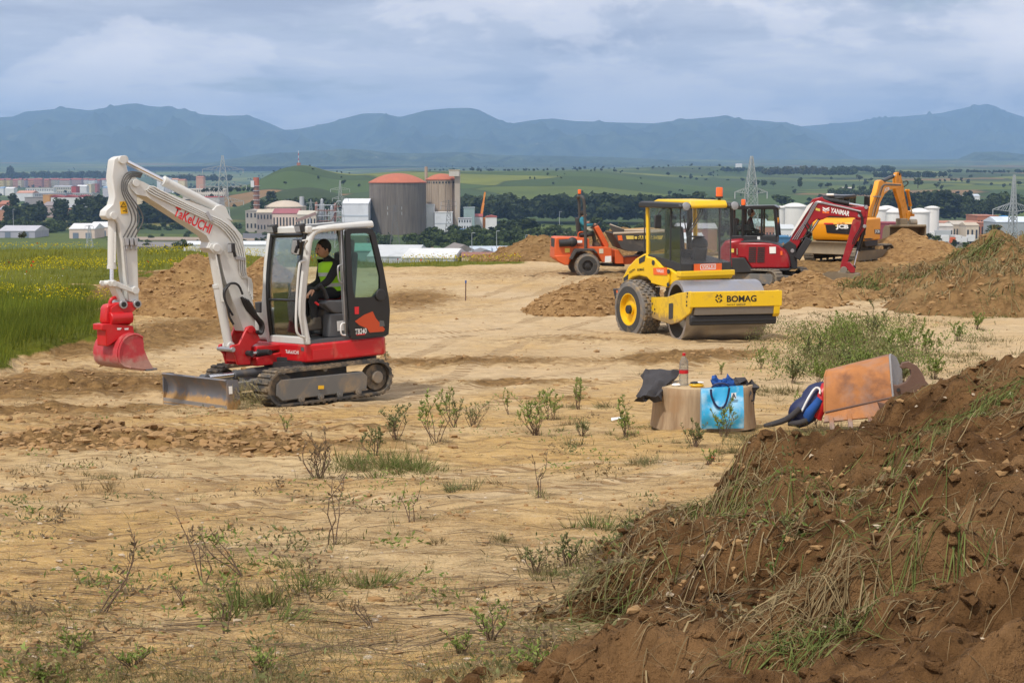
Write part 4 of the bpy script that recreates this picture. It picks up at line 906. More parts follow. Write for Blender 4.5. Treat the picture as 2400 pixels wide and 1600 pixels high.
 # ========= WHITE EXCAVATOR
ex=Rig('mini_excavator',(-2.99,22.12,.305),220,(1.0,2.5),label='white and red mini excavator with red tilting bucket, operator in its cab',cat='excavator')
X=ex.root
def build_white_excavator():
 for y0,y1 in((.52,.87),(-.87,-.52)):
  b=track_unit(X,y0,y1,-.77,.77,.235,n_lug=50)
 MB().box((.02,0,.36),(1.0,1.06,.22)).box((.35,0,.30),(.9,.5,.16)).build('centre_frame','track_frame',X,40,.02)
 MB().cyl((0,0,.42),(0,0,.64),.40,n=36).cyl((0,0,.50),(0,0,.58),.46,n=36).build('slew_ring','black_plastic',X,40)
 MB().prism(ex.SS(z2,[(873,1318),(915,1316),(915,1343),(873,1345)],.878),.862,.872).build('decal','sign_yellow',X)
 for s in(-.42,.42):MB().bar((.35,s,.33),(1.52,s,.34),.09,.13).build('blade_arm','track_frame',X,40,.012)
 hyd(X,(.30,.46),(1.46,.46),.6,.055,.032,'dark_grey',.0,name='blade_cylinder')
 rows=[]
 for k in range(11):
  t=k/10.0;z=.08+.42*t;xx=1.62-.085*math.sin(math.pi*t)+.0*t
  rows.append([(xx,-.87+1.74*j/6,z)for j in range(7)])
 bl=MB().sheet(rows,-.03).build('dozer_blade','blade_steel',X,40)
 MB().box((1.628,0,.105),(.022,1.74,.10)).build('cutting_edge','steel',bl,40)
 for s in(-.872,.872):MB().prism([(1.64,.06),(1.62,.50),(1.46,.48),(1.44,.16),(1.52,.08)],s-.012,s+.012).build('end_plate','blade_steel',bl,40)
 MB().box((1.58,.888,.36),(.05,.004,.10)).build('decal','print_white',bl,None)
 rn=random.Random(5)
 for k in range(17):
  y=rn.choice([rn.gauss(-.28,.12),rn.uniform(-.7,.6),rn.gauss(.22,.1)]);z=rn.uniform(.11,.36);t=(z-.08)/.42
  MB().ball((1.625-.085*math.sin(math.pi*t),y,z),rn.uniform(.025,.075),7,5,(.35,rn.uniform(.8,1.4),rn.uniform(.6,1.2))).build('clay','clay',bl,60)
 hay=MB()
 for k in range(260):
  p=Vector((rn.uniform(1.15,1.58),rn.gauss(.78,.12),rn.uniform(.12,.46)));q=p+Vector((rn.uniform(-.12,.12),rn.uniform(-.05,.16),rn.uniform(-.34,.06)))
  w_=Vector((.004,.003,0));mid=(p+q)/2+Vector((rn.uniform(-.04,.04),rn.uniform(-.04,.04),.04))
  hay.raw([p-w_,p+w_,mid+w_,mid-w_,q],[(0,1,2,3),(3,2,4)])
 tag(hay.build('caught_grass','straw',bl,None),kind='stuff')
 sk=ex.SS(z2,[(795,1003),(1085,965),(1404,915),(1408,975),(1385,1055),(1300,1085),(965,1140),(790,1157)],.77)
 zt_=max(p[1]for p in sk);xf_=sk[0][0];xr_=min(p[0]for p in sk)
 zlo=sk[-1][1];zhi=sk[0][1]
 plan=[(xf_+.02,.70),(xf_-.12,.78)]
 plan+=[(xr_+.10,.78),(xr_+.01,.70),(xr_-.06,.45),(xr_-.10,.15),(xr_-.10,-.15),(xr_-.06,-.45),(xr_+.01,-.70),(xr_+.10,-.78)]
 plan+=[(xf_-.12,-.78),(xf_+.05,-.70)]
 MB().prism(plan,zlo+.02,zhi,'z').build('skirt','red_paint',X,40,.025)
 MB().prism([(x*.93+.02,y*.86)for x,y in plan],zlo-.05,zlo+.05,'z').build('belly_plate','black_plastic',X,40,.02)
 hood=[(xr_+.03+.0,zhi+.002),(xr_+.62,zhi+.002),(xr_+.62,zhi+.62),(xr_+.22,zhi+.60),(xr_+.06,zhi+.42)]
 MB().prism(hood,-.74,.30).build('engine_hood','red_paint',X,40,.05)
 MB().box((xf_-.45,-.52,zhi+.22),(.8,.42,.44)).build('side_hood','white_paint',X,40,.05)
 MB().prism(ex.SS(z2,[(825,1045),(985,1028),(980,1105),(822,1122)],.776),.778,.786).build('access_panel','red_paint',X,40,.003)
 fr=ex.FF(z2,[(475,975),(560,985),(560,1130),(475,1120)],xf_+.02)
 MB().prism([(xf_-.15,zlo-.02),(xf_+.42,zlo-.02),(xf_+.42,zlo+.10),(xf_-.15,zlo+.16)],-.36,.10).prism([(xf_-.15,zhi-.10),(xf_+.40,zhi-.10),(xf_+.40,zhi-.02),(xf_-.15,zhi-.02)],-.34,.08).build('swing_post','red_paint',X,40,.015)
 brp=[(335,862),(360,858),(380,878),(420,968),(352,1022),(342,1160),(246,1160),(226,1085),(188,1040),(196,1008),(255,1000),(312,880)]
 for y0,y1 in((-.33,-.28),(-.02,.03)):MB().prism(ex.SS(z2,brp,.0),y0,y1).build('swing_bracket','red_paint',X,40,.012)
 bc=ex.S(z2(300,1090),.0);MB().box((bc[0],-.15,bc[1]),(.26,.27,.16)).build('swing_bracket','red_paint',X,40,.02)
 pin(X,ex.S(z2(343,892),.03),-.36,.055,.045,'red_paint');pin(X,ex.S(z2(213,1042),.03),-.35,.05,.035,'steel')
 hyd(X,ex.S(z2(480,1062),.06),ex.S(z2(335,1070),.06),.55,.045,.028,'black_plastic',.07,name='swing_cylinder')
 YB0,YB1=-.27,-.03;yc=-.15
 boom=[(548,455),(500,405),(482,360),(500,325),(545,312),(610,338),(700,385),(1000,505),(1270,605),(1400,690),(1520,830),(1548,1000),(1560,1180)]
 low=[(388,870),(360,905),(300,900),(228,700),(150,480),(112,320)]
 pr=ex.SS(z1,boom,YB1)+ex.SS(z2,[(345,560),(372,700)]+low,YB1)+ex.SS(z1,[(1340,1060),(1300,990),(1245,985),(1205,945),(1222,890),(1190,830),(640,472)],YB1)
 bo=MB().prism(pr,YB0,YB1).build('boom','white_paint',X,30,.012)
 MB().prism(ex.SS(z1,[(1215,605),(1255,560),(1300,548),(1345,575),(1370,640),(1410,700),(1300,660)],yc),yc-.085,yc+.085).build('lug','white_paint',bo,30,.008)
 MB().prism(ex.SS(z1,[(1205,945),(1225,905),(1290,900),(1340,960),(1320,1010),(1240,990)],YB1),YB1,YB1+.03).build('lug','white_paint',bo,30,.006)
 hp=ex.S(z1(1278,945),YB1+.03);pin(bo,hp,-.33,.035,.055,'white_paint');hq=ex.S(z2(225,1015),.0)
 hyd(X,hq,hp,.62,.062,.045,'white_paint',-.15+.0,'white_paint','boom_cylinder')
 g0=ex.S(z1(1262,985),yc+.1);g1=ex.S(z1(1350,1440),yc+.1);MB().bar((g0[0],yc+.07,g0[1]),(g1[0],yc+.07,g1[1]),.02,.15,(0,1,0)).build('rod_guard','white_paint',X,40,.005)
 a0=ex.S(z1(1300,588),yc);a1=ex.S(z1(415,135),yc)
 hyd(X,a0,a1,.575,.062,.034,'white_paint',yc,'chrome','arm_cylinder')
 for k,off in enumerate((0,26,52,78)):
  P=[(640+k*8,350-off*.35+60),(655+k*20,430-off*.6),(720+k*14,470-off*.65),(1210,690-off*.62),(1340+k*6,760-off*.72),(1440+k*14,890-off*.9),(1490+k*18,1020-off*.5),(1500+k*18,1230)]
  Q=[ex.S(z1(*p),YB1+.015)for p in P]+[ex.S(z2(328+k*11,470+k*10),YB1+.015),ex.S(z2(338+k*9,600+k*20),YB1+.015)]
  MB().tube([(q[0],YB1+.016,q[1])for q in Q],.011,7,1).build('pipe','white_paint',bo,60)
 for zp_ in((1215,655),(1500,1040)):
  c=ex.S(z1(*zp_),YB1+.03);MB().box((c[0],YB1+.022,c[1]),(.05,.035,.14),(0,R(28 if zp_[1]<900 else 80),0)).build('pipe_clamp','steel',bo,40,.004)
 lp=ex.S(z1(1415,945),YB1+.08);MB().box((lp[0],YB1+.10,lp[1]),(.06,.11,.13)).build('boom_lamp','black_plastic',bo,40,.012)
 MB().box((lp[0]+.032,YB1+.10,lp[1]),(.008,.09,.11)).build('lamp_lens','lamp_glass',bo,40);MB().tube([(lp[0]-.04,YB1+.08,lp[1]-.02),(lp[0]-.07,YB1+.06,lp[1]-.12)],.022,8).build('lamp_bracket','black_plastic',bo,40)
 A,B,u=plate_text_frame(ex,z1(905,610),z1(1222,770),YB1);up=Vector((0,-1,0)).cross(u);up=up if up.z>0 else-up
 mid=(A+B)/2
 lettering('TaKeUCHI','print_red',bo,mid+Vector((0,.004,0)),-(B-A)if False else(B-A),up,.135,(B-A).length*1.06,.02)
 stick=[(375,106),(430,112),(452,165),(475,250),(540,290),(585,340),(556,440),(560,1000),(572,1440),(484,1440),(440,1200),(412,890),(382,720),(350,688),(285,682),(260,650),(268,600),(330,545),(348,470),(322,290),(342,132)]
 YA0,YA1=-.24,-.06
 st=MB().prism(ex.SS(z1,stick,YA1),YA0,YA1).build('arm','white_paint',X,30,.012)
 pin(st,ex.S(z1(415,137),YA1),YA0-.03,YA1+.035,.055,'white_paint');pin(st,ex.S(z1(530,350),YA1),-.30,.0,.05,'white_paint');pin(st,ex.S(z1(333,650),YA1),YA0-.03,YA1+.035,.05,'white_paint');pin(st,ex.S(z1(530,1333),YA1),YA0-.04,YA1+.045,.05,'white_paint')
 dq=ex.SS(z1,[(392,520),(452,516),(467,628),(405,634)],YA1);MB().prism(dq,YA1+.002,YA1+.006).build('warning_label','sign_yellow',st,None)
 tr=ex.SS(z1,[(402,570),(428,528),(452,568)],YA1+.006);MB().tube([(p[0],YA1+.008,p[1])for p in tr+[tr[0]]],.005,5).build('pictogram','print_black',st,None)
 pg=ex.SS(z1,[(445,586),(454,588),(456,618),(446,616)],YA1);MB().prism(pg,YA1+.007,YA1+.009).build('pictogram','print_black',st,None)
 pg=ex.SS(z1,[(420,604),(440,600),(441,608),(421,611)],YA1);MB().prism(pg,YA1+.007,YA1+.009).build('pictogram','print_black',st,None)
 for k in range(4):
  P=[(610-k*6,262+k*12),(520-k*4,240+k*14),(440+k*14,262+k*22),(405+k*16,350+k*6),(410+k*18,440),(470+k*30,560),(505+k*34,650),(500+k*35,720),(462+k*34,790),(432+k*36,850)]
  MB().tube([(ex.S(z1(*p),YA1+.05)[0],YA1+.03+.03*math.sin(math.pi*i/9),ex.S(z1(*p),YA1+.05)[1])for i,p in enumerate(P)],.0095,7,2).build('hose','hose_grey',st,60)
 for k in range(3):
  c=ex.S(z1(445+42*k,890),YA1);MB().box((c[0],YA1+.03,c[1]),(.045,.06,.09)).cyl((c[0],YA1+.03,c[1]-.045),(c[0],YA1+.03,c[1]-.11),.013,n=8).build('valve','steel',st,40,.004)
 c0=ex.S(z1(432,930),YA1);c1=ex.S(z1(465,1280),YA1);MB().tube([(c0[0],YA1+.02,c0[1]),(c1[0],YA1+.02,c1[1])],.013,7).build('pipe','steel',st,60)
 hyd(X,ex.S(z1(325,655),yc),ex.S(z1(320,1272),yc),.765,.055,.028,'white_paint',yc,'chrome','bucket_cylinder')
 MB().tube([(ex.S(z1(355,800),yc+.06)[0],yc+.06,ex.S(z1(355,800),yc+.06)[1]),(ex.S(z1(352,1080),yc+.06)[0],yc+.06,ex.S(z1(352,1080),yc+.06)[1])],.012,7).build('pipe','white_paint',X,60)
 for y0,y1 in((YA1+.005,YA1+.035),(YA0-.035,YA0-.005)):
  MB().prism(ex.SS(z1,[(290,1245),(380,1255),(500,1310),(530,1298),(560,1335),(540,1362),(500,1352),(370,1305),(300,1300),(280,1270)],YA1+.03),y0,y1).build('link','white_paint',X,30,.008)
 MB().prism(ex.SS(z1,[(305,1270),(355,1285),(375,1330),(425,1430),(400,1455),(370,1430),(330,1330)],yc),yc-.09,yc+.09).build('link','white_paint',X,30,.01)
 pin(X,ex.S(z1(345,1272),YA1+.04),YA0-.05,YA1+.05,.04,'white_paint')
 yk0,yk1=-.27,-.03
 cp=MB().prism(ex.SS(zb,[(305,290),(330,265),(450,235),(500,235),(590,240),(640,228),(665,255),(655,290),(600,350),(610,430),(585,495),(560,500),(300,480),(290,440),(300,340)],yk1),yk0+.03,yk1-.03).build('tilt_coupler','red_coupler',X,30,.02)
 for y0,y1 in((yk0,yk0+.035),(yk1-.035,yk1)):MB().prism(ex.SS(zb,[(345,300),(450,232),(520,232),(590,240),(640,226),(668,255),(655,292),(560,380),(400,372),(345,360)],yk1),y0,y1).build('ear_plate','red_coupler',cp,30,.006)
 c=ex.S(zb(470,415),yk1);MB().cyl((c[0]-.14,yk1-.03,c[1]),(c[0]+.16,yk1-.03,c[1]),.085,n=20).build('tilt_cylinder','red_coupler',cp,40,.01)
 hk=ex.SS(zb,[(330,265),(335,220),(365,188),(410,182),(435,205),(425,245)],yc);MB().tube([(p[0],yc,p[1])for p in hk],.024,9,1).build('lifting_eye','red_coupler',cp,60)
 for q in((478,262),(637,256)):
  p=ex.S(zb(*q),yk1);pin(cp,p,yk0-.03,yk1+.035,.055,'steel');MB().cyl((p[0],yk1+.034,p[1]),(p[0],yk1+.042,p[1]),.034,n=14).build('pin_cap','print_black',cp,40)
 MB().prism(ex.SS(zb,[(238,488),(300,480),(600,505),(615,590),(560,640),(430,660),(310,745),(290,740),(285,560),(240,560)],yk1+.02),yk0-.01,yk1+.02).build('quick_hitch','red_coupler',cp,30,.012)
 MB().prism(ex.SS(zb,[(212,560),(240,500),(262,505),(262,640),(235,735),(222,735)],yk0),yk0-.03,yk0+.01).build('hitch_plate','red_coupler',cp,30,.006)
 MB().prism(ex.SS(zb,[(415,530),(470,528),(455,552),(418,553)],yk1+.03),yk1+.022,yk1+.026).build('decal','print_white',cp,None);MB().prism(ex.SS(zb,[(500,535),(548,530),(545,552),(503,553)],yk1+.03),yk1+.022,yk1+.026).build('decal','print_white',cp,None)
 yb0,yb1=-.60,.10
 edge=[(700,640),(645,606),(590,603),(535,620),(490,655),(455,710),(433,780),(428,850),(440,920),(480,965),(560,988),(700,1006),(830,1006)]
 E=ex.SS(zb,edge,yb1);cheek=E+ex.SS(zb,[(762,885),(715,770),(712,690)],yb1)
 rows=[[(p[0],yb0+(yb1-yb0)*j/6,p[1])for j in range(7)]for p in E]
 bk=MB().sheet(rows,.018).build('bucket','bucket_red',X,50)
 for y0,y1 in((yb0-.02,yb0),(yb1,yb1+.02)):MB().prism(cheek,y0,y1).build('cheek_plate','bucket_red',bk,30,.004)
 rim=[((p[0]),p[1])for p in E[:11]];MB().tube([(p[0],yb1+.02,p[1])for p in rim],.014,6).build('rim','bucket_red',bk,60)
 p=ex.S(zb(800,1002),yb1);MB().box((p[0],(yb0+yb1)/2,p[1]-.006),(.16,yb1-yb0+.06,.025)).build('cutting_edge','blade_steel',bk,40)
 # ------- cab
 YN=.745;YF=-.20
 def S(p,y=YN):return ex.S(z2(*p),y)
 base_z=zhi+.004
 fx=S((800,995))[0]
 top=S((1290,80));rear_x=S((1400,880))[0];rz_=S((815,118))[1];fxt=S((800,150))[0]
 def side(pts,y0,y1,name,m,bev=.012,yp=YN):return MB().prism([S(p,yp)for p in pts],y0,y1).build(name,m,X,30,bev)
 for yy,nm in((YN,'pillar'),(YF,'pillar')):
  P=[(798,992),(772,860),(752,742),(775,480),(806,230),(826,165),(868,126),(960,112),(1100,98),(1290,82)]
  MB().tube([(S(p)[0],yy-.045,S(p)[1])for p in P],[.05]*10,10,1).build(nm,'white_paint',X,60)
 side([(1050,118),(1072,118),(1112,965),(1088,968)],YN-.10,YN-.03,'pillar','steel',.01)
 side([(1080,640),(1395,610),(1405,700),(1400,905),(1100,960)],YF-.0,YF+.05,'rear_side_panel','black_paint',.01)
 MB().tube([(S((1300,112))[0],YF+.04,S((1300,112))[1]),(S((1400,650))[0],YF+.04,S((1400,650))[1])],.035,8).build('pillar','black_paint',X,60)
 rp=[(S((805,150))[0],S((805,118))[1]-.02),(S((830,118))[0],S((830,108))[1]),(S((1295,76))[0],S((1295,72))[1]),(S((1300,110))[0],S((1300,108))[1]),(S((830,150))[0],S((830,140))[1])]
 MB().prism(rp,YF-.02,YN+.005).build('roof','white_paint',X,30,.025)
 zr0=rp[1][1];zr1=rp[2][1]
 MB().box(((rp[1][0]+rp[2][0])/2-.02,(YF+YN)/2,(zr0+zr1)/2+.012),(abs(rp[1][0]-rp[2][0])*.72,.62,.03),(0,math.atan2(zr0-zr1,rp[1][0]-rp[2][0])*-1,0)).build('roof_hatch','hose_grey',X,40,.012)
 fxm=(fx+fxt)/2
 def FQ(p,x):h=ex.F(z2(*p),x);return(h[0],h[1])
 yl,yr=YF+.01,YN-.10
 zb0=base_z;zt0=S((806,150))[1]
 lean=(fxt-fx)/(zt0-zb0)
 def fp(y,z,o=.0):
  zz_=min(max(z,zb0),zt0);bend=S((752,742))[0]-fx
  k=(zz_-zb0)/(zt0-zb0);bx=fx+(fxt-fx)*k+(.10)*math.sin(math.pi*min(1,k*1.0))*.75
  return(bx+o,y,z)
 zs_=[zb0+(zt0-zb0)*i/8 for i in range(9)]
 MB().sheet([[fp(yl+.03,z),fp((yl+yr)/2,z),fp(yr,z)]for z in zs_],.006).build('windscreen','cab_glass',X,60)
 for yy,wd in((yl,.06),(yr-.0,.05)):MB().tube([fp(yy,z,.008)for z in zs_],wd*.55,8).build('windscreen_seal','black_paint',X,60)
 MB().tube([fp(yl,zt0-.02,.008),fp(yr,zt0-.02,.008)],.035,8).build('windscreen_seal','black_paint',X,60);zmid=ex.F(z2(600,662),fp(0,zb0+.5)[0])[1]
 MB().tube([fp(yl,zmid,.008),fp(yr,zmid,.008)],.016,8).build('windscreen_bar','black_paint',X,60)
 MB().box((fx+.01,(yl+YN)/2,zb0+.04),(.07,YN-yl,.10)).build('cab_sill','white_paint',X,40,.012)
 MB().box((fxt-.01,(YF+YN)/2,zt0+.045),(.10,YN-YF,.10)).build('cab_header','white_paint',X,40,.02)
 for yy in(YF-.03,):MB().tube([fp(yy,z)for z in zs_],.055,9).build('pillar','white_paint',X,60)
 fl=MB().box(((fx+rear_x)/2,(YF+YN)/2,zb0+.02),(fx-rear_x-.06,YN-YF-.02,.05)).build('cab_floor','dark_grey',X,40)
 MB().box(((fx+rear_x)/2,YF+.015,zb0+.36),(fx-rear_x-.1,.03,.62)).build('far_wall','black_plastic',X,40)
 MB().box(((fx+rear_x)/2,YF+.012,(zb0+.7+zt0)/2),(fx-rear_x-.12,.008,zt0-zb0-.72)).build('side_window','cab_glass',X,None)
 MB().box((S((960,300))[0]-.1,YF+.03,(zb0+zt0)/2),(.10,.05,zt0-zb0)).build('pillar','black_paint',X,40,.01)
 P=[(770,368),(745,366),(728,390),(708,660),(702,880),(722,935),(768,948)]
 MB().tube([(ex.S(z2(*p),YN+.05)[0]-(.0),YN+.03,ex.S(z2(*p),YN+.05)[1])for p in P],.017,8,2).build('handrail','white_paint',X,60)
 P=[(1052,394),(1025,400),(1020,430),(1028,520),(1055,535)];MB().tube([(S(p)[0],YN-.01,S(p)[1])for p in P],.012,8,1).build('handrail','steel',X,60)
 P=[(1075,838),(1048,845),(1042,880),(1048,930),(1080,932)];MB().tube([(S(p)[0],YN-.01,S(p)[1])for p in P],.012,8,1).build('handrail','print_white',X,60)
 yd=YN+.05
 D=lambda pts:[ex.S(z2(*p),yd)for p in pts]
 outer=[(1072,135),(1092,118),(1240,112),(1278,122),(1300,160),(1358,400),(1402,640),(1412,740),(1402,922),(1385,935),(1130,965),(1112,950),(1085,560)]
 inner=[(1110,165),(1118,155),(1240,152),(1262,165),(1285,260),(1335,480),(1335,575),(1280,640),(1140,645),(1125,560)]
 me=bpy.data.meshes.new('door');bm=bmesh.new()
 def ring(pts,y):return[bm.verts.new((p[0],y,p[1]))for p in pts]
 from mathutils import geometry as _g
 O=D(outer);I_=D(inner)
 tri=_g.tessellate_polygon([[Vector((p[0],p[1],0))for p in O],[Vector((p[0],p[1],0))for p in I_]])
 al=O+I_
 for y in(yd-.02,yd+.02):
  vv=[bm.verts.new((p[0],y,p[1]))for p in al]
  for t in tri:bm.faces.new([vv[i]for i in t])
  if y<yd:v0=vv
 v1=vv
 for base_i,cnt in((0,len(O)),(len(O),len(I_))):
  for i in range(cnt):
   a,b=base_i+i,base_i+(i+1)%cnt;bm.faces.new((v0[a],v0[b],v1[b],v1[a]))
 bmesh.ops.recalc_face_normals(bm,faces=bm.faces);bm.to_mesh(me);bm.free()
 door=link('door',me,'black_paint',X,30)
 MB().prism(I_,yd-.004,yd+.002).build('door_window','cab_glass_dark',door,None)
 MB().prism(D([(1142,825),(1215,775),(1278,750),(1300,800),(1372,885),(1362,903),(1255,912),(1235,880),(1175,855)]),yd+.022,yd+.026).build('decal','orange_decal',door,None)
 MB().prism(D([(1140,715),(1172,714),(1172,770),(1142,772)]),yd+.022,yd+.026).build('decal','print_red',door,None)
 MB().prism(D([(1330,818),(1362,822),(1370,862),(1330,866)]),yd+.022,yd+.028).build('decal','hose_grey',door,None)
 a,b,u=plate_text_frame(ex,z2(1150,906),z2(1238,898),yd+.024)
 lettering('TB240','print_white',door,(a+b)/2,b-a,(0,0,1),.075,(b-a).length,.015,.15)
 MB().prism(D([(1155,925),(1220,918),(1220,927),(1155,934)]),yd+.022,yd+.026).build('decal','print_red',door,None)
 c=D([(1335,625)])[0];MB().cyl((c[0],yd+.02,c[1]),(c[0],yd+.05,c[1]),.085,n=20).build('door_latch','black_plastic',door,40,.012)
 a,b,u=plate_text_frame(ex,z2(622,1056),z2(722,1064),.72)
 fa=ex.F(z2(622,1056),xf_+.03);fb=ex.F(z2(722,1064),xf_+.03)
 lettering('TaKeUCHI','print_white',X,(xf_+.034,(fa[0]+fb[0])/2,(fa[1]+fb[1])/2),(0,1,0),(0,0,1),.05,abs(fb[0]-fa[0]),.015)
 fa=ex.F(z2(750,1038),xf_+.02);MB().box((xf_+.024,fa[0]-.0,fa[1]),(.006,.07,.05)).build('name_plate','hose_grey',X,None)
 for q in((530,118),(738,112)):
  y_,z_=ex.F(z2(*q),fxt+.05);l=MB().box((fxt+.06,y_,z_),(.10,.15,.11),(0,R(12),0)).build('work_lamp','black_plastic',X,40,.015)
  MB().box((fxt+.113,y_,z_-.012),(.008,.12,.08),(0,R(12),0)).build('lamp_lens','lamp_glass',l,40);MB().tube([(fxt+.04,y_,z_-.04),(fxt-.02,y_+.05,z_-.10)],.014,6).build('lamp_bracket','black_plastic',l,40)
 y_,z_=ex.F(z2(425,718),fx+.05);MB().box((fx+.03,y_,z_),(.14,.13,.15)).build('front_lamp','hose_grey',X,40,.012)
 mx=fxt+.26;my=[ex.F(z2(*q),mx)for q in((672,196),(735,200),(742,215),(725,318),(712,325),(662,312),(655,295))]
 nrm=MB().prism(my,mx-.03,mx,'x').build('mirror','black_paint',X,30,.01)
 my2=[((p[0]-sum(q[0]for q in my)/7)*.84+sum(q[0]for q in my)/7,(p[1]-sum(q[1]for q in my)/7)*.88+sum(q[1]for q in my)/7)for p in my]
 MB().prism(my2,mx+.002,mx+.006,'x').build('mirror_glass','mirror',nrm,None)
 p0=ex.F(z2(738,210),mx);p1=S((785,260));MB().tube([(mx-.02,p0[0],p0[1]),(mx-.05,p0[0]+.1,p0[1]+.01),(p1[0]+.05,YN,p1[1]+.03),(p1[0]+.03,YN,p1[1]-.06)],.011,7,1).build('mirror_arm','white_paint',nrm,60)
 for k in range(5):
  P=[(280+12*k,640+6*k),(310+14*k,720),(355+12*k,770+6*k),(420+8*k,840),(440+4*k-10,890+6*k),(400+5*k,925),(385+4*k,900)]
  MB().tube([(ex.S(z2(*p),-.02+.03*k)[0],-.02+.03*k,ex.S(z2(*p),-.02+.03*k)[1])for p in P],.019,8,2).build('hose','hose',X,60)
 for P,yy in(([(215,780),(160,690),(140,610),(160,555),(210,530),(260,545),(290,620)],.03),([(220,850),(185,790),(180,740),(150,650),(150,590),(190,545)],.06),([(178,900),(150,800),(125,720),(85,660),(78,610),(95,575)],-.30),([(150,760),(100,690),(82,640)],-.27)):
  MB().tube([(ex.S(z2(*p),yy)[0],yy,ex.S(z2(*p),yy)[1])for p in P],.016,8,2).build('hose','hose',X,60)
 def C(p,y):q=ex.S(z2(*p),y);return Vector((q[0],y,q[1]))
 s=C((985,640),.35);zf_=zb0+.05
 MB().box((s.x-.02,.25,zf_+.20),(.48,.50,.36)).build('seat_base','dark_grey',X,40,.03)
 MB().box((s.x+.0,.25,zf_+.43),(.50,.50,.12)).box((s.x-.27,.25,zf_+.80),(.12,.48,.70),(0,R(-8),0)).box((s.x-.34,.25,zf_+1.22),(.10,.28,.20),(0,R(-8),0)).build('seat','seat_grey',X,40,.04)
 cc=MB().prism([S(p,.62)for p in[(898,690),(930,665),(1070,665),(1072,760),(1000,768),(965,755)]],.50,.66).build('console','dark_grey',X,30,.02)
 MB().prism([S(p,.62)for p in[(945,770),(1075,762),(1085,945),(940,950)]],.48,.67).build('console_base','dark_grey',X,30,.02)
 MB().prism([S(p,.67)for p in[(1010,825),(1075,818),(1075,895),(1015,900)]],.672,.676).build('decal','print_white',cc,None)
 MB().tube([C((935,655),.58),C((915,590),.58),C((880,550),.58)],[.035,.025,.03],9).build('joystick','black_plastic',cc,60)
 MB().tube([C((845,680),.66),C((870,700),.66)],.016,8).build('lever_grip','print_red',cc,60);MB().tube([C((870,700),.66),C((950,755),.66)],.008,6).build('lever','black_plastic',cc,60)
 for k in(.12,.32):MB().tube([(fx-.30,k,zf_),(fx-.20,k,zf_+.38)],.014,6).build('travel_lever','black_plastic',X,60)
 MB().tube([(fx-.25,-.05,zf_+.45),(fx-.22,-.05,zf_+.75)],.02,6).build('wiper_post','black_plastic',X,60)
 return s,zf_,C
mat('clay',(.42,.24,.085),.95,var=.2,scale=30,bump=.4)
_seat,_zf,_C=build_white_excavator()
# --------- its operator (sitting, looking over the left shoulder towards the boom)
def operator():
 yS=.26
 P=lambda p,y:_C(p,y)
 hips=P((1010,610),yS);W=ex.M
 root=Rig('person',W@Vector((hips.x,yS,_zf)),220,(1,2.5),label='person in black clothes and yellow-green safety vest sitting in the white excavator',cat='person')
 o=Vector((hips.x,yS,_zf));rr=root.root
 def L(p,y):return tuple(P(p,y)-o)
 neck=L((940,350),yS);ch=L((965,440),yS);be=L((985,540),yS);pel=L((995,600),yS)
 ys=.20
 J=[pel,be,ch,neck,L((925,320),yS),(ch[0]+.0,ys,ch[2]+.10),L((945,520),yS+.24),L((835,590),yS+.20),(ch[0]+.0,-ys,ch[2]+.10),(ch[0]+.05,-.24,ch[2]-.16),(ch[0]+.30,-.20,ch[2]-.24),(pel[0]+.02,.10,pel[2]),L((830,625),yS+.12),L((845,860),yS+.14),(pel[0]+.02,-.10,pel[2]),(pel[0]+.44,-.14,pel[2]+.02),(pel[0]+.40,-.14,pel[2]-.42)]
 E=[(0,1),(1,2),(2,3),(3,4),(2,5),(5,6),(6,7),(2,8),(8,9),(9,10),(0,11),(11,12),(12,13),(0,14),(14,15),(15,16)]
 rd=[(.16,.13),(.15,.12),(.165,.12),.06,.05,.075,.058,.038,.075,.058,.038,.10,.075,.05,.10,.075,.05]
 skin_body('body',J,E,rd,'cloth_black',rr)
 hd=Vector(L((905,275),yS))
 MB().ball(hd,.105,16,12,(1.02,.80,1.16)).build('head','skin',rr,60)
 MB().ball(hd+Vector((-.018,0,.028)),.110,16,12,(1.0,.84,1.08)).build('hair','hair',rr,60)
 MB().ball(hd+Vector((.108,.0,-.025)),.022,8,6,(1,.8,1.3)).build('nose','skin',rr,60);MB().ball(hd+Vector((-.01,.088,-.02)),.028,8,6,(.7,.4,1.1)).build('ear','skin',rr,60)
 for s in(-1,1):MB().ball(hd+Vector((.096,.034*s,.012)),.012,8,6).build('eye','print_black',rr,60)
 MB().box(hd+Vector((.098,0,-.065)),(.012,.045,.010)).build('mouth','cloth_black',rr,60,.003)
 V=MB();rows=[]
 c=[Vector(pel)+Vector((0,0,.02)),Vector(be),Vector(ch),Vector(ch)+Vector((.015,0,.11)),Vector(neck)+Vector((-.01,0,-.035))]
 for q,(a,b)in zip(c,[(.165,.20),(.158,.195),(.160,.225),(.125,.215),(.075,.10)]):
  rows.append([q+Vector((a*math.cos(t),b*math.sin(t),0))for t in[2*math.pi*i/20 for i in range(21)]])
 V.sheet(rows,.0).build('vest','vest',rr,70)
 for z,ex_ in((.10,1.0),(.24,1.0)):
  q=Vector(pel).lerp(Vector(ch),z/.28);b=MB().lathe([(1,-.025),(1,.025)],n=24).build('reflective_band','vest_band',rr,70)
  b.location=q;b.scale=(.172,.207,1)
 for i,(h,s)in enumerate((((7),1),((10),-1))):
  p=Vector(J[h]);hand(rr,p,Vector(J[h])-Vector(J[h-1]),s)
 for h in(13,16):
  p=Vector(J[h]);MB().prism([(p.x-.10,p.z-.06),(p.x+.19,p.z-.06),(p.x+.18,p.z+.0),(p.x+.06,p.z+.05),(p.x+.04,p.z+.12),(p.x-.08,p.z+.12)],p.y-.05,p.y+.05).build('boot','boot',rr,40,.02)
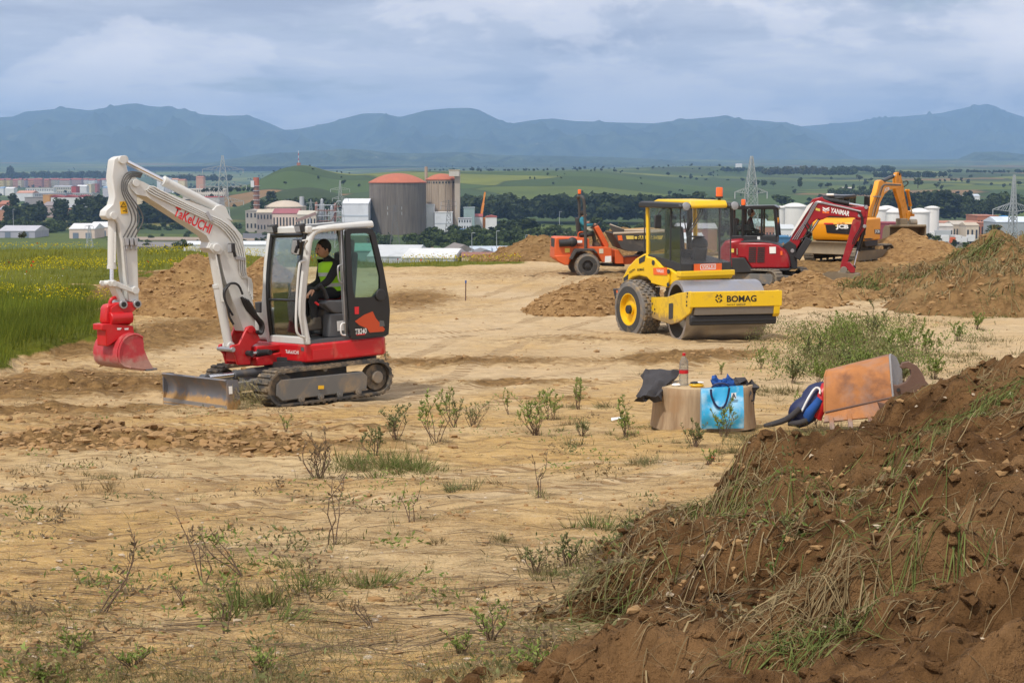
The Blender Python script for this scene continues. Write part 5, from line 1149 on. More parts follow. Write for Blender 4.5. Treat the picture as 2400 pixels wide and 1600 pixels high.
def hand(rr,p,d,s,m='skin'):
 d=d.normalized();up=Vector((0,0,1));sd=d.cross(up)
 sd=sd.normalized()if sd.length>1e-3 else Vector((0,1,0));n=sd.cross(d).normalized()
 J=[p,p+d*.05,p+d*.09];E=[(0,1),(1,2)];rd=[(.022,.03),(.020,.038),(.014,.036)]
 for k,(o,l)in enumerate(((-.030,.062),(-.010,.072),(.010,.068),(.029,.052))):
  b=len(J);J+=[p+d*.088+sd*o,p+d*(.09+l*.5)+sd*o-n*.012,p+d*(.09+l*.75)+sd*o-n*.045];E+=[(2,b),(b,b+1),(b+1,b+2)];rd+=[.0095,.0088,.0075]
 b=len(J);J+=[p+d*.03+sd*-.036*s,p+d*.065+sd*-.055*s-n*.02,p+d*.09+sd*-.045*s-n*.035];E+=[(0,b),(b,b+1),(b+1,b+2)];rd+=[.012,.010,.0085]
 return skin_body('hand',[tuple(v)for v in J],E,rd,m,rr,1)
operator()
# ========= ROAD ROLLER
mat('yellow_paint',(.80,.50,.010),.36,var=.06,scale=2,dirt=.20,dirtcol=(.50,.36,.16),dscale=3);mat('yellow_worn',(.78,.50,.012),.42,var=.08,scale=2,dirt=.36,dirtcol=(.30,.20,.09),dscale=4,low=(.25,.72))
mat('drum_steel',(.40,.40,.43),.30,.75,var=.14,scale=2,dirt=.5,dirtcol=(.40,.34,.26),dscale=1.6,bump=.08)
mat('drum_muddy',(.20,.175,.145),.8,.1,var=.2,dirt=.4,dirtcol=(.17,.135,.10),dscale=3,bump=.15);mat('tyre',(.045,.044,.042),.85,var=.2,dirt=.22,dirtcol=(.36,.26,.14),dscale=4);mat('tyre_muddy',(.16,.15,.14),.85,var=.25,dirt=.50,dirtcol=(.38,.265,.13),dscale=5,bump=.3)
mat('rim_yellow',(.78,.47,.012),.4,dirt=.1);mat('sign_orange',(.78,.13,.02),.5,var=.05);mat('beacon_orange',(.85,.13,.004),.15,var=.1,spec=.7);mat('cab_dark',(.030,.032,.036),.5,var=.2)
glass('roller_glass',(.985,.992,.992),.5,.015)
def adopt(o,main,ghost):o.parent=main.root;o.matrix_local=main.I@ghost.M;return o
class Ghost(Rig):
 def __init__(s,loc,heading,tilt=(0,0)):
  s.M=Matrix.Translation(Vector(loc))@Matrix.Rotation(R(heading),4,'Z')@Matrix.Rotation(R(tilt[0]),4,'Y')@Matrix.Rotation(R(tilt[1]),4,'X');s.I=s.M.inverted();s.o=s.I@CAM
def knob_tyre(root,c,r,w,name='wheel',tm='tyre_muddy',rim='rim_yellow',side=-1,rows=5,per=26,hub='black_plastic',deep=.10,rr=.56):
 x,y,z=c;pr=[(r*rr,-w/2),(r*.80,-w/2),(r*.93,-w*.47),(r*.985,-w*.38),(r*.985,w*.38),(r*.93,w*.47),(r*.80,w/2),(r*rr,w/2)]
 o=MB().lathe(pr,(x,y,z),'y',40).build(name,tm,root,40)
 b=MB()
 for i in range(per):
  for k in range(rows):
   a=2*math.pi*(i+.5*(k%2))/per;yy=y+w*(-.36+.72*k/(rows-1))
   b.box((x+r*math.cos(a),yy,z+r*math.sin(a)),(r*.045,w/rows*.72,2*math.pi*r/per*.72),Matrix.Rotation(-a,3,'Y'))
 tag(b.build('tread',tm,o,40,.006),kind='stuff')
 s=side
 MB().lathe([(r*rr,s*w*.5),(r*rr*.94,s*w*.5),(r*rr*.88,s*(w*.5-deep)),(r*.20,s*(w*.5-deep*.8)),(r*.20,s*(w*.5-deep*.4)),(.001,s*(w*.5-deep*.4))],(x,y,z),'y',36).build('rim',rim,o,40)
 MB().cyl((x,y+s*(w*.5-deep*.5),z),(x,y+s*(w*.5+.02),z),r*.15,n=18).build('hub',hub,o,40,.008)
 MB().lathe([(r*.80,s*w*.503),(r*rr*1.01,s*w*.507)],(x,y,z),'y',40).build('sidewall','tyre',o,40)
 return o
def beacon(root,p,s=1.0,parent=None):
 x,y,z=p;o=MB().cyl((x,y,z),(x,y,z+.035*s),.075*s,n=18).cyl((x,y,z-.06*s),(x,y,z),.03*s,n=10).build('beacon','black_plastic',root,40)
 MB().lathe([(.068*s,.035*s),(.070*s,.19*s),(.058*s,.215*s),(.001,.218*s)],(x,y,z),'z',20).build('beacon_dome','beacon_orange',o,50);return o
_P=at(*z3(815,1420),34.3);_a=27
_lf=Vector((math.cos(R(_a)),math.sin(R(_a)),0));_rt=_P+_lf*.64
ro=Rig('road_roller',(_rt.x,_rt.y,_P.z),-90+_a,(0,0),label='yellow road roller with glass cab and smooth steel drum',cat='road roller')
_Pl=at(*z3(1165,1457),32.4);_b=13
_lb=Vector((math.cos(R(_b)),math.sin(R(_b)),0));_dc=_Pl+_lb*.86
rg=Ghost((_dc.x,_dc.y,_Pl.z),-90+_b)
def build_roller():
 Q=ro.root;S=lambda p,y:ro.S(z3(*p),y);F=lambda p,x:ro.F(z3(*p),x);SS=lambda pts,y:[S(p,y)for p in pts]
 for y,sd in((-.62,-1),(.62,1)):knob_tyre(Q,(0,y,.625),.625,.50,side=sd,rows=6,per=28)
 MB().cyl((0,-.4,.62),(0,.4,.62),.14,n=16).box((.5,0,.62),(1.5,.5,.34)).build('chassis','black_plastic',Q,40,.02)
 hood=[(678,965),(688,870),(735,780),(800,712),(878,663),(905,690),(965,706),(1008,748),(1040,788),(1110,802),(1205,866),(1195,900),(1090,972),(950,932),(900,882),(830,866),(770,882),(722,925),(700,975)]
 HP=SS(hood,-.66)
 MB().prism(HP,-.66,.66).build('hood','yellow_paint',Q,30,.03)
 MB().prism(SS([(945,700),(985,722),(1040,800),(1110,808),(1112,900),(1090,970),(948,930)],-.67),-.70,-.655).build('side_panel','yellow_paint',Q,30,.015)
 for g in([(828,712),(886,680),(878,735),(830,758)],[(690,885),(733,850),(728,900),(690,950)]):MB().prism(SS(g,-.675),-.668,-.655).build('air_grille','cab_dark',Q,30)
 for q,r_ in(((960,748),.055),((1096,826),.05),((1092,945),.045)):
  c=S(q,-.705);MB().cyl((c[0],-.712,c[1]),(c[0],-.69,c[1]),r_,n=18).build('panel_latch','cab_dark',Q,40,.004)
 MB().prism(SS([(612,980),(668,978),(652,1085),(640,1110)],-.50),-.55,.55).build('rear_bumper','cab_dark',Q,30,.02)
 MB().prism(SS([(632,995),(664,993),(654,1080),(642,1085)],-.56),-.57,-.562).build('sticker','sign_orange',Q,None)
 xf_=S((1208,830),-.63)[0];zs0=F((1208,868),xf_)[1];zs1=F((1208,832),xf_)[1]
 MB().box((xf_-.02,.0,(zs0+zs1)/2-.0),(.16,1.36,zs1-zs0+.03)).build('front_sill','yellow_paint',Q,40,.015)
 MB().box((xf_-.45,0,zs0-.12),(.82,1.24,.16)).build('platform','cab_dark',Q,40,.02)
 MB().box((xf_-.55,0,zs0-.45),(.5,.7,.55)).build('articulation','cab_dark',Q,40,.03)
 zb_=zs1+.01;xr_=S((905,690),-.63)[0];zt_=F((1180,262),xf_-.05)[1];zlow=S((930,690),-.63)[1]
 W_=.635
 MB().prism([(xr_-.05,zlow-.08),(xf_-.01,zb_-.02),(xf_-.01,zb_+.16),(xf_-.3,zb_+.20),(xr_+.3,zlow+.02),(xr_-.05,zlow+.04)],-W_+.006,W_-.006).build('cab_tub','cab_dark',Q,30,.01)
 for s in(-1,1):
  MB().tube([(xr_,s*(W_-.035),zlow-.05),(xr_-.015,s*(W_-.035),(zlow+zt_)/2),(xr_-.05,s*(W_-.04),zt_)],.048,8).build('pillar','yellow_paint',Q,60)
  xm=S((1110,500),-.63)[0];MB().tube([(xm,s*(W_-.02),zlow-.1),(xm,s*(W_-.03),zt_)],.022,8).build('pillar','cab_dark',Q,60)
  MB().tube([(xf_-.02,s*(W_-.01),zb_),(xf_-.06,s*(W_-.015),zt_)],.013,6).build('pillar','cab_dark',Q,60)
  MB().sheet([[(xr_+.03,s*(W_-.012),zlow+.0),(xf_-.03,s*(W_-.012),zb_+.02)],[(xr_-.02,s*(W_-.02),zt_),(xf_-.07,s*(W_-.02),zt_)]],.006).build('side_window','roller_glass',Q,None)
 MB().sheet([[(xf_-.01,-W_+.01,zb_+.0),(xf_-.01,W_-.01,zb_+.0)],[(xf_-.06,-W_+.015,zt_),(xf_-.06,W_-.015,zt_)]],.006).build('windscreen','roller_glass',Q,None)
 MB().sheet([[(xr_+.02,-W_+.05,zlow+.1),(xr_+.02,W_-.05,zlow+.1)],[(xr_-.03,-W_+.05,zt_),(xr_-.03,W_-.05,zt_)]],.006).build('rear_window','roller_glass',Q,None)
 for y in(-.14,.42):MB().box((xr_+.02,y,(zlow+zt_)/2),(.06,.11,zt_-zlow)).build('rear_pillar','cab_dark',Q,40,.01)
 MB().prism([(xr_-.15,zt_),(xf_+.06,zt_),(xf_+.09,zt_+.05),(xf_+.02,zt_+.16),(xr_+.1,zt_+.17),(xr_-.15,zt_+.10)],-.46,.46).build('roof','yellow_paint',Q,30,.03)
 for s in(-1,1):
  o=MB().prism([(xr_-.18,zt_-.005),(xf_+.10,zt_-.005),(xf_+.14,zt_+.04),(xf_+.06,zt_+.11),(xr_-.1,zt_+.125),(xr_-.2,zt_+.08)],s*.462,s*.75).build('roof_visor','cab_dark',Q,30,.03)
  MB().lathe([(.001,.012),(.07,.006),(.085,.0),(.085,-.04)],(0,0,0),'x',20).build('headlamp','lamp_glass',o,40).location=(xf_+.14,s*.60,zt_+.045)
 b_=F((1552,170),xf_-.1);beacon(Q,(xf_-.1,b_[0],zt_+.20),1.05)
 m_=S((1000,380),-.80);mo=MB().box((m_[0],-.80,m_[1]),(.05,.17,.28)).build('mirror','cab_dark',Q,40,.025);MB().tube([(m_[0],-.80,m_[1]+.12),(m_[0]+.02,-.76,zt_-.05),(m_[0]+.05,-.64,zt_)],.012,6,1).build('mirror_arm','cab_dark',mo,60)
 for P in([(1385,240),(1370,300),(1275,470)],[(1405,245),(1380,330),(1290,465)],[(1225,325),(1262,560),(1270,630)]):MB().tube([(xf_+.03,F(p,xf_)[0],F(p,xf_)[1])for p in P],.012,6).build('wiper','cab_dark',Q,60)
 MB().tube([(xr_-.06,-W_-.03,S((880,320),-.66)[1]),(xr_-.06,-W_-.03,S((890,660),-.66)[1])],.014,7).build('handrail','cab_dark',Q,60)
 zc=zb_-.05;xs=(xr_+xf_)/2
 MB().box((xs-.25,-.05,zc+.30),(.45,.46,.30)).box((xs-.48,-.05,zc+.66),(.12,.44,.55),(0,R(-8),0)).build('seat','seat_grey',Q,40,.05)
 MB().box((xs+.28,.05,zc+.28),(.16,.30,.52),(0,R(14),0)).ball((xs+.26,.08,zc+.58),.18,12,8,(.6,1.2,.9)).build('steering_console','cab_dark',Q,40,.03)
 MB().lathe([(.17,-.012),(.195,0),(.17,.012),(.155,0),(.17,-.012)],(xs+.2,.05,zc+.74),'z',20).build('steering_wheel','cab_dark',Q,50)
 y0,z0_=F((1325,760),xf_+.02);y1,z1_=F((1573,746),xf_+.02);yb,zb2=F((1327,828),xf_+.02)
 sg=MB().box((xf_+.022,(y0+y1)/2,(z0_+zb2)/2),(.012,abs(y1-y0),z0_-zb2)).build('sign','sign_orange',Q,None)
 lettering('VIALKI','print_white',sg,(xf_+.032,(y0+y1)/2,(z0_+zb2)/2+.012),(0,1,0),(0,0,1),(z0_-zb2)*.40,abs(y1-y0)*.46,.015,0,thick=.0)
 yy,zz_=(y0+y1)/2,(z0_+zb2)/2+.012;hw,hh=abs(y1-y0)*.27,(z0_-zb2)*.31
 for c_,s_ in(((0,hh),(2*hw,.014)),((0,-hh),(2*hw,.014)),((-hw,0),(.014,2*hh)),((hw,0),(.014,2*hh))):MB().box((xf_+.030,yy+c_[0],zz_+c_[1]),(.003,s_[0],s_[1])).build('frame_line','print_white',sg,None)
 sp=SS([(955,795),(1078,790),(1080,860),(958,856)],-.72);sk=MB().prism(sp,-.712,-.704).build('sticker','sign_orange',Q,None)
 cx_=sum(p[0]for p in sp)/4;cz_=sum(p[1]for p in sp)/4;w_=abs(sp[1][0]-sp[0][0])
 lettering('VIALKI','print_white',sk,(cx_,-.714,cz_+.01),(1,0,0),(0,0,1),.07,w_*.52,.015,thick=.0)
 a,b,u=plate_text_frame(ro,z3(818,812),z3(878,806),-.665);lettering('BOMAG','print_black',Q,(a+b)/2+Vector((0,-.004,0)),b-a,(0,0,1),.055,(b-a).length,.02,thick=.0)
 a,b,u=plate_text_frame(ro,z3(745,838),z3(795,806),-.665);up=u.cross(Vector((0,1,0)));up=up if up.z>0 else-up;lettering('300094','print_black',Q,(a+b)/2+Vector((0,-.004,0)),b-a,up,.05,(b-a).length,.01,thick=.0)
 # ------- drum and its frame (steered a little)
 G=lambda o:adopt(o,ro,rg)
 dr=G(MB().lathe([(.545,-.86),(.625,-.86),(.63,-.84),(.63,.84),(.625,.86),(.545,.86)],(0,0,.63),'y',64).build('drum','drum_steel',None,50))
 MB().lathe([(.60,-.855),(.60,-.50),(.16,-.46),(.16,-.60),(.001,-.60)],(0,0,.63),'y',48).build('drum_end','drum_muddy',dr,50)
 MB().lathe([(.60,.855),(.60,.50),(.001,.50)],(0,0,.63),'y',48).build('drum_end','drum_muddy',dr,50)
 SG=lambda p,y:rg.S(z3(*p),y)
 ys=-.93
 pl=[SG(p,ys)for p in[(946,1056),(1085,1056),(1180,1022),(1292,1004),(1304,1150),(1292,1200),(1190,1282),(1120,1302),(960,1245),(946,1210)]]
 fxb=SG((1300,1010),ys)[0];zt2=SG((1300,1008),ys)[1];zb3=SG((1300,1148),ys)[1]
 for s in(-1,1):
  G(MB().prism(pl,s*.90,s*.945).build('drum_frame_side','yellow_worn',None,30,.012))
 sl=[SG(p,ys)for p in[(1108,1115),(1140,1108),(1146,1120),(1144,1245),(1112,1255),(1106,1240)]]
 G(MB().prism(sl,-.952,-.946).build('slot','cab_dark',None,None))
 for q in((1275,1022),(1272,1052),(1268,1098),(1268,1130),(960,1115),(982,1165),(960,1190),(982,1200)):
  c=SG(q,ys);G(MB().cyl((c[0],-.958,c[1]),(c[0],-.94,c[1]),.022,n=8).build('bolt','cab_dark',None,40))
 bm_=G(MB().box((fxb+.03,0,(zt2+zb3)/2),(.07,1.93,zt2-zb3)).build('drum_frame_front','yellow_worn',None,40,.012))
 FG=lambda p:rg.F(z3(*p),fxb+.07)
 def letter_on_beam(t,pa,pb,pt,pbm,m='print_black',**k):
  ya,_=FG(pa);yb_,_=FG(pb);_,za=FG(pt);_,zb4=FG(pbm)
  return lettering(t,m,bm_,(fxb+.069,(ya+yb_)/2,(za+zb4)/2),(0,1,0),(0,0,1),abs(za-zb4),abs(yb_-ya),thick=.0,**k)
 letter_on_beam('BOMAG',(1620,1070),(1886,1070),(1700,1042),(1700,1100),bold=.03)
 letter_on_beam('FAYAT GROUP',(1622,1122),(1788,1122),(1700,1116),(1700,1130),bold=.01)
 ye,ze=FG((1548,1068));k=.5*abs(FG((1590,1068))[0]-FG((1508,1068))[0])
 for dy,dz in((0,1),(1,0),(0,-1),(-1,0)):
  for s in(-1,1):
   o=(dy*.55+s*dz*.30,dz*.55-s*dy*.30)
   MB().box((fxb+.07,ye+k*o[0],ze+k*o[1]*1.15),(.003,k*.46,k*.24),(R(45*(1 if s*(dy+dz)*(1 if dz else-1)>0 else-1)),0,0)).build('emblem_bar','print_black',bm_,None)
 MB().box((fxb+.07,ye,ze),(.003,k*.30,k*.30),(R(45),0,0)).build('emblem_bar','print_black',bm_,None)
 G(MB().prism([(fxb-.10,zb3+.02),(fxb+.045,zb3+.0),(fxb+.02,zb3-.16),(fxb-.10,zb3-.16)],-.86,.80).build('scraper_plate','drum_muddy',None,30,.01))
 G(MB().box((fxb-.07,-.02,zb3-.27),(.10,1.82,.20)).build('scraper_beam','black_plastic',None,40,.03));G(MB().box((fxb-.02,-.02,zb3-.28),(.03,1.80,.035)).build('scraper_blade','hose',None,40,.006))
 G(MB().prism([(fxb-.12,zb3+.02),(fxb+.06,zb3+.02),(fxb+.04,zb3-.15),(fxb-.02,zb3-.22),(fxb-.10,zb3-.22)],.80,.93).build('scraper_bracket','yellow_worn',None,30,.012))
 for s in(-.45,.45):G(MB().box((-.95,s*.9,.62),(.55,.16,.22)).build('yoke','black_plastic',None,40,.02))
 G(MB().box((-.86,0,.62),(.2,1.86,.24)).build('drum_frame_rear','yellow_worn',None,40,.02))
build_roller()
# ========= DUMPER
mat('dumper_orange',(.62,.105,.022),.5,var=.12,scale=3,dirt=.22,dirtcol=(.36,.22,.11),dscale=3);mat('skip_grey',(.055,.052,.05),.65,var=.25,dirt=.28,dirtcol=(.26,.20,.13),dscale=2);mat('dusty',(.42,.35,.27),.9);mat('label_pale',(.62,.56,.42),.6);mat('label_yellow',(.66,.50,.10),.6)
_P=at(*zd(596,1385),56.0);_c=6
_f=Vector((math.cos(R(_c)),math.sin(R(_c)),0));_l=Vector((-_f.y,_f.x,0));_o=_P+_l*.78
du=Rig('dumper',(_o.x,_o.y,_P.z),_c,label='orange site dumper with dark skip and roll bar behind the roller',cat='dumper')
def build_dumper():
 Q=du.root;S=lambda p,y:du.S(zd(*p),y);SS=lambda pts,y:[S(p,y)for p in pts];YN=-.78
 r=abs(S((600,1040),-1.0)[1]-S((600,1400),-1.0)[1])/2
 for x in(0,2.35):
  for y,sd in((-.80,-1),(.80,1)):knob_tyre(Q,(x,y,r),r,.42,tm='tyre_muddy',rim='skip_grey',side=sd,rows=4,per=20,deep=.12,rr=.48)
 body=[(135,800),(180,790),(560,800),(632,810),(640,930),(900,935),(965,950),(975,1150),(820,1160),(760,1040),(640,985),(430,990),(370,1120),(330,1200),(270,1195),(160,1130),(120,1100)]
 MB().prism(SS(body,YN+.12),YN+.12,.60).build('engine_body','dumper_orange',Q,30,.03)
 MB().prism(SS([(118,1060),(370,1050),(330,1200),(270,1200),(160,1135)],YN+.1),YN+.06,.64).build('counterweight','dumper_orange',Q,30,.03)
 g=SS([(140,830),(165,830),(165,1030),(135,1035)],YN+.1);MB().box((min(p[0]for p in g)-.0,-.05,sum(p[1]for p in g)/4),(.03,.9,.55)).build('radiator_grille','cab_dark',Q,40)
 MB().prism(SS([(345,1110),(425,962),(700,958),(755,1020),(735,1030),(690,990),(450,995),(385,1115)],YN-.15),YN-.22,YN+.14).build('mudguard','skip_grey',Q,30,.01)
 c0=S((330,870),YN+.02);MB().cyl((c0[0]-.33,YN+.06,c0[1]-.02),(c0[0]+.05,YN+.06,c0[1]),.13,n=16).ball((c0[0]+.14,YN+.06,c0[1]+.02),.20,14,9,(.9,.7,.85)).build('air_filter','black_plastic',Q,50)
 for q,m in(([(275,952),(348,950),(348,1014),(277,1016)],'label_yellow'),([(450,836),(530,834),(530,872),(452,874)],'print_white'),([(778,962),(840,960),(842,1028),(780,1030)],'label_pale'),([(866,1068),(955,1064),(958,1150),(862,1158)],'print_white')):
  MB().prism(SS(q,YN+.11),YN+.105,YN+.118).build('label_plate',m,Q,None)
 a,b,u=plate_text_frame(du,zd(450,908),zd(545,906),YN+.115);lettering('458032','print_black',Q,(a+b)/2,b-a,(0,0,1),.09,(b-a).length,.01,thick=.003)
 P=[(582,955),(582,700),(565,320),(560,250),(545,215)]
 pts=[(S(p,YN+.05)[0],YN+.10,S(p,YN+.05)[1])for p in P];top=pts[-1]
 MB().tube(pts+[(top[0],YN+.22,top[2]+.05),(top[0],.4,top[2]+.05)]+[(p[0],.56,p[2])for p in pts[::-1]],.055,10,1).build('roll_bar','skip_grey',Q,60)
 bq=S((490,165),.0);beacon(Q,(bq[0],.0,bq[1]),.85);MB().tube([(bq[0],0,bq[1]),(top[0],.0,top[2]+.05)],.02,6).build('beacon_stalk','skip_grey',Q,60)
 sx=S((470,740),-.1)[0];sz=S((500,760),-.1)[1]
 MB().box((sx+.28,-.08,sz+.02),(.5,.5,.12)).box((sx,-.08,sz+.33),(.11,.48,.60),(0,R(-6),0)).build('seat','black_plastic',Q,40,.04)
 h=SS([(468,790),(470,730),(500,712),(545,712)],YN+.2);MB().tube([(p[0],YN+.2,p[1])for p in h],.02,7,1).build('grab_rail','dumper_orange',Q,60)
 MB().prism(SS([(700,645),(765,618),(915,890),(905,940),(850,935)],-.3),-.42,.22).build('steering_pedestal','dumper_orange',Q,30,.02)
 w=S((735,610),-.1);MB().lathe([(.17,-.014),(.20,0),(.17,.014),(.155,0),(.17,-.014)],(0,0,0),'z',22).build('steering_wheel','cab_dark',Q,50);sw=[o for o in Q.children if o.name.startswith('steering_wheel')][-1];sw.location=(w[0]-.03,-.1,w[1]);sw.rotation_euler=(0,R(-35),0)
 MB().prism(SS([(1010,975),(1060,975),(1140,1080),(1142,1180),(1015,1180)],YN+.2),YN+.18,.58).build('front_frame','dumper_orange',Q,30,.02)
 MB().prism(SS([(1140,1090),(1500,1060),(1700,1060),(1700,1170),(1140,1190)],YN+.3),YN+.3,.48).build('front_chassis','dumper_orange',Q,30,.02)
 MB().prism(SS([(820,1180),(1160,1190),(1160,1225),(820,1215)],YN+.3),YN+.35,.43).build('articulation','cab_dark',Q,30,.02)
 prof=[(935,605),(985,735),(1110,965),(1500,1000),(1760,960),(1900,700),(1880,670),(1150,672)]
 sp=SS([(985,735),(1110,960),(1200,995),(1560,1000),(1800,940),(1960,700),(1460,730)],-.95)
 for s in(-.95,.95):MB().prism(sp,s-.02,s+.02).build('skip_side','skip_grey',Q,30,.01)
 edge=SS([(985,735),(1110,960),(1200,995),(1560,1000),(1800,940),(1960,700)],-.95)
 MB().sheet([[(p[0],-.93+1.86*j/4,p[1])for j in range(5)]for p in edge],.02).build('skip','skip_grey',Q,30)
 MB().prism(SS([(930,603),(985,735),(1140,735),(1145,672)],-.94),-.96,-.92).build('spill_guard','skip_grey',Q,30)
 e=SS([(985,735),(1960,700)],-.95);MB().tube([(e[0][0],-.95,e[0][1]),(e[1][0],-.95,e[1][1])],.045,8).build('skip_rim','dusty',Q,60);e2=SS([(935,605),(1150,690)],-.9);MB().tube([(e2[0][0],-.9,e2[0][1]),(e2[1][0],-.9,e2[1][1]),(S((1900,690),-.9)[0],-.9,S((1900,690),-.9)[1])],.04,8).build('skip_rim','dusty',Q,60)
 MB().prism(SS([(1172,768),(1720,768),(1700,822),(1185,820)],-.98),-.985,-.972).build('stripe','label_yellow',Q,None);MB().prism(SS([(1050,765),(1112,762),(1126,838),(1060,836)],-.98),-.985,-.972).build('sticker','sign_orange',Q,None)
 a,b,u=plate_text_frame(du,zd(1345,798),zd(1640,798),-.986);lettering('BARFORD','print_black',Q,(a+b)/2,b-a,(0,0,1),.15,(b-a).length,.02,thick=.003)
 eb=S((1318,797),-.988);MB().box((eb[0],-.989,eb[1]),(.15,.004,.15)).build('emblem','print_black',Q,None);MB().box((eb[0],-.992,eb[1]),(.09,.004,.09)).build('emblem','label_yellow',Q,None)
 load=SS([(1150,690),(1300,672),(1600,655),(1800,690),(1800,900),(1200,900)],0);MB().prism(load,-.85,.85).build('soil_load','clay',Q,30,.08)
 return S
_dS=build_dumper()
mat('teal_shirt',(.030,.20,.26),.85,var=.15,scale=8);mat('green_trousers',(.045,.055,.04),.9,var=.2,scale=8)
def driver():
 yS=-.08;pz_=lambda p,y:(lambda q:Vector((q[0],y,q[1])))(_dS(p,y))
 hip=pz_((560,735),yS);rr=Rig('person',du.M@hip,6,label='person in teal shirt and dark trousers driving the orange dumper',cat='person').root
 L=lambda p,y:tuple(pz_(p,y)-hip)
 J=[(0,0,0),L((510,650),yS),L((520,560),yS),L((535,505),yS),L((540,480),yS),L((500,545),yS-.19),L((560,620),yS-.24),L((690,610),yS-.16),L((520,548),yS+.19),L((580,610),yS+.24),L((700,600),yS+.15),L((560,735),yS-.10),L((690,730),yS-.14),L((720,890),yS-.14),L((560,735),yS+.10),L((690,720),yS+.14),L((720,880),yS+.14)]
 E=[(0,1),(1,2),(2,3),(3,4),(2,5),(5,6),(6,7),(2,8),(8,9),(9,10),(0,11),(11,12),(12,13),(0,14),(14,15),(15,16)]
 up=[0,1,2,3,4,5,6,7,8,9,10]
 skin_body('body',J[:11],E[:10],[(.16,.14),(.16,.13),(.175,.13),.06,.05,.085,.06,.04,.085,.06,.04],'teal_shirt',rr)
 Jl=[J[0],J[11],J[12],J[13],J[14],J[15],J[16]];skin_body('trousers',Jl,[(0,1),(1,2),(2,3),(0,4),(4,5),(5,6)],[(.15,.13),.11,.085,.06,.11,.085,.06],'green_trousers',rr)
 hd=Vector(L((548,455),yS));MB().ball(hd,.105,14,10,(1.0,.8,1.18)).build('head','skin',rr,60);MB().ball(hd+Vector((-.02,0,.03)),.11,14,10,(1,.84,1.06)).build('hair','hair',rr,60)
 MB().ball(hd+Vector((.105,0,-.02)),.022,8,6).build('nose','skin',rr,60);MB().ball(hd+Vector((0,-.085,-.01)),.026,8,6,(.7,.4,1.1)).build('ear','skin',rr,60)
 for k in(7,10):hand(rr,Vector(J[k]),Vector(J[k])-Vector(J[k-1]),1 if k==7 else-1)
 for k in(13,16):
  p=Vector(J[k]);MB().prism([(p.x-.10,p.z-.08),(p.x+.20,p.z-.08),(p.x+.18,p.z-.02),(p.x+.05,p.z+.10),(p.x-.09,p.z+.10)],p.y-.05,p.y+.05).build('boot','boot',rr,40,.02)
driver()
# ========= RED EXCAVATOR
mat('crimson_paint',(.30,.006,.014),.34,var=.1,scale=2,dirt=.10,dirtcol=(.30,.16,.10),dscale=3);mat('crimson_dusty',(.30,.008,.016),.45,var=.12,scale=2,dirt=.2,dirtcol=(.42,.32,.22),dscale=3,low=(-.2,.7))
mat('digger_orange',(.80,.31,.006),.4,var=.08,scale=2,dirt=.1,dirtcol=(.36,.24,.11),dscale=3);mat('digger_orange_dirty',(.72,.27,.008),.5,var=.15,scale=2,dirt=.35,dirtcol=(.13,.085,.05),dscale=3)
mat('bucket_brown',(.20,.155,.10),.8,var=.25,scale=4,dirt=.35,dirtcol=(.30,.22,.12),dscale=3,bump=.2);mat('track_pale',(.20,.175,.14),.85,var=.2,scale=6,dirt=.45,dirtcol=(.36,.28,.18),dscale=4)
def heading_rig(name,pix,Y,deg,loc,**k):
 P=at(*pix,Y);f=Vector((math.cos(R(deg)),math.sin(R(deg)),0));l=Vector((-f.y,f.x,0));o=P-f*loc[0]-l*loc[1]
 return Rig(name,(o.x,o.y,P.z-loc[2]),deg,**k)if name else Ghost((o.x,o.y,P.z-loc[2]),deg)
ye=heading_rig('compact_excavator',z4(705,1288),49.3,-14,(.98,-.98,0),label='dark red compact excavator with black cab digging beside the roller',cat='excavator')
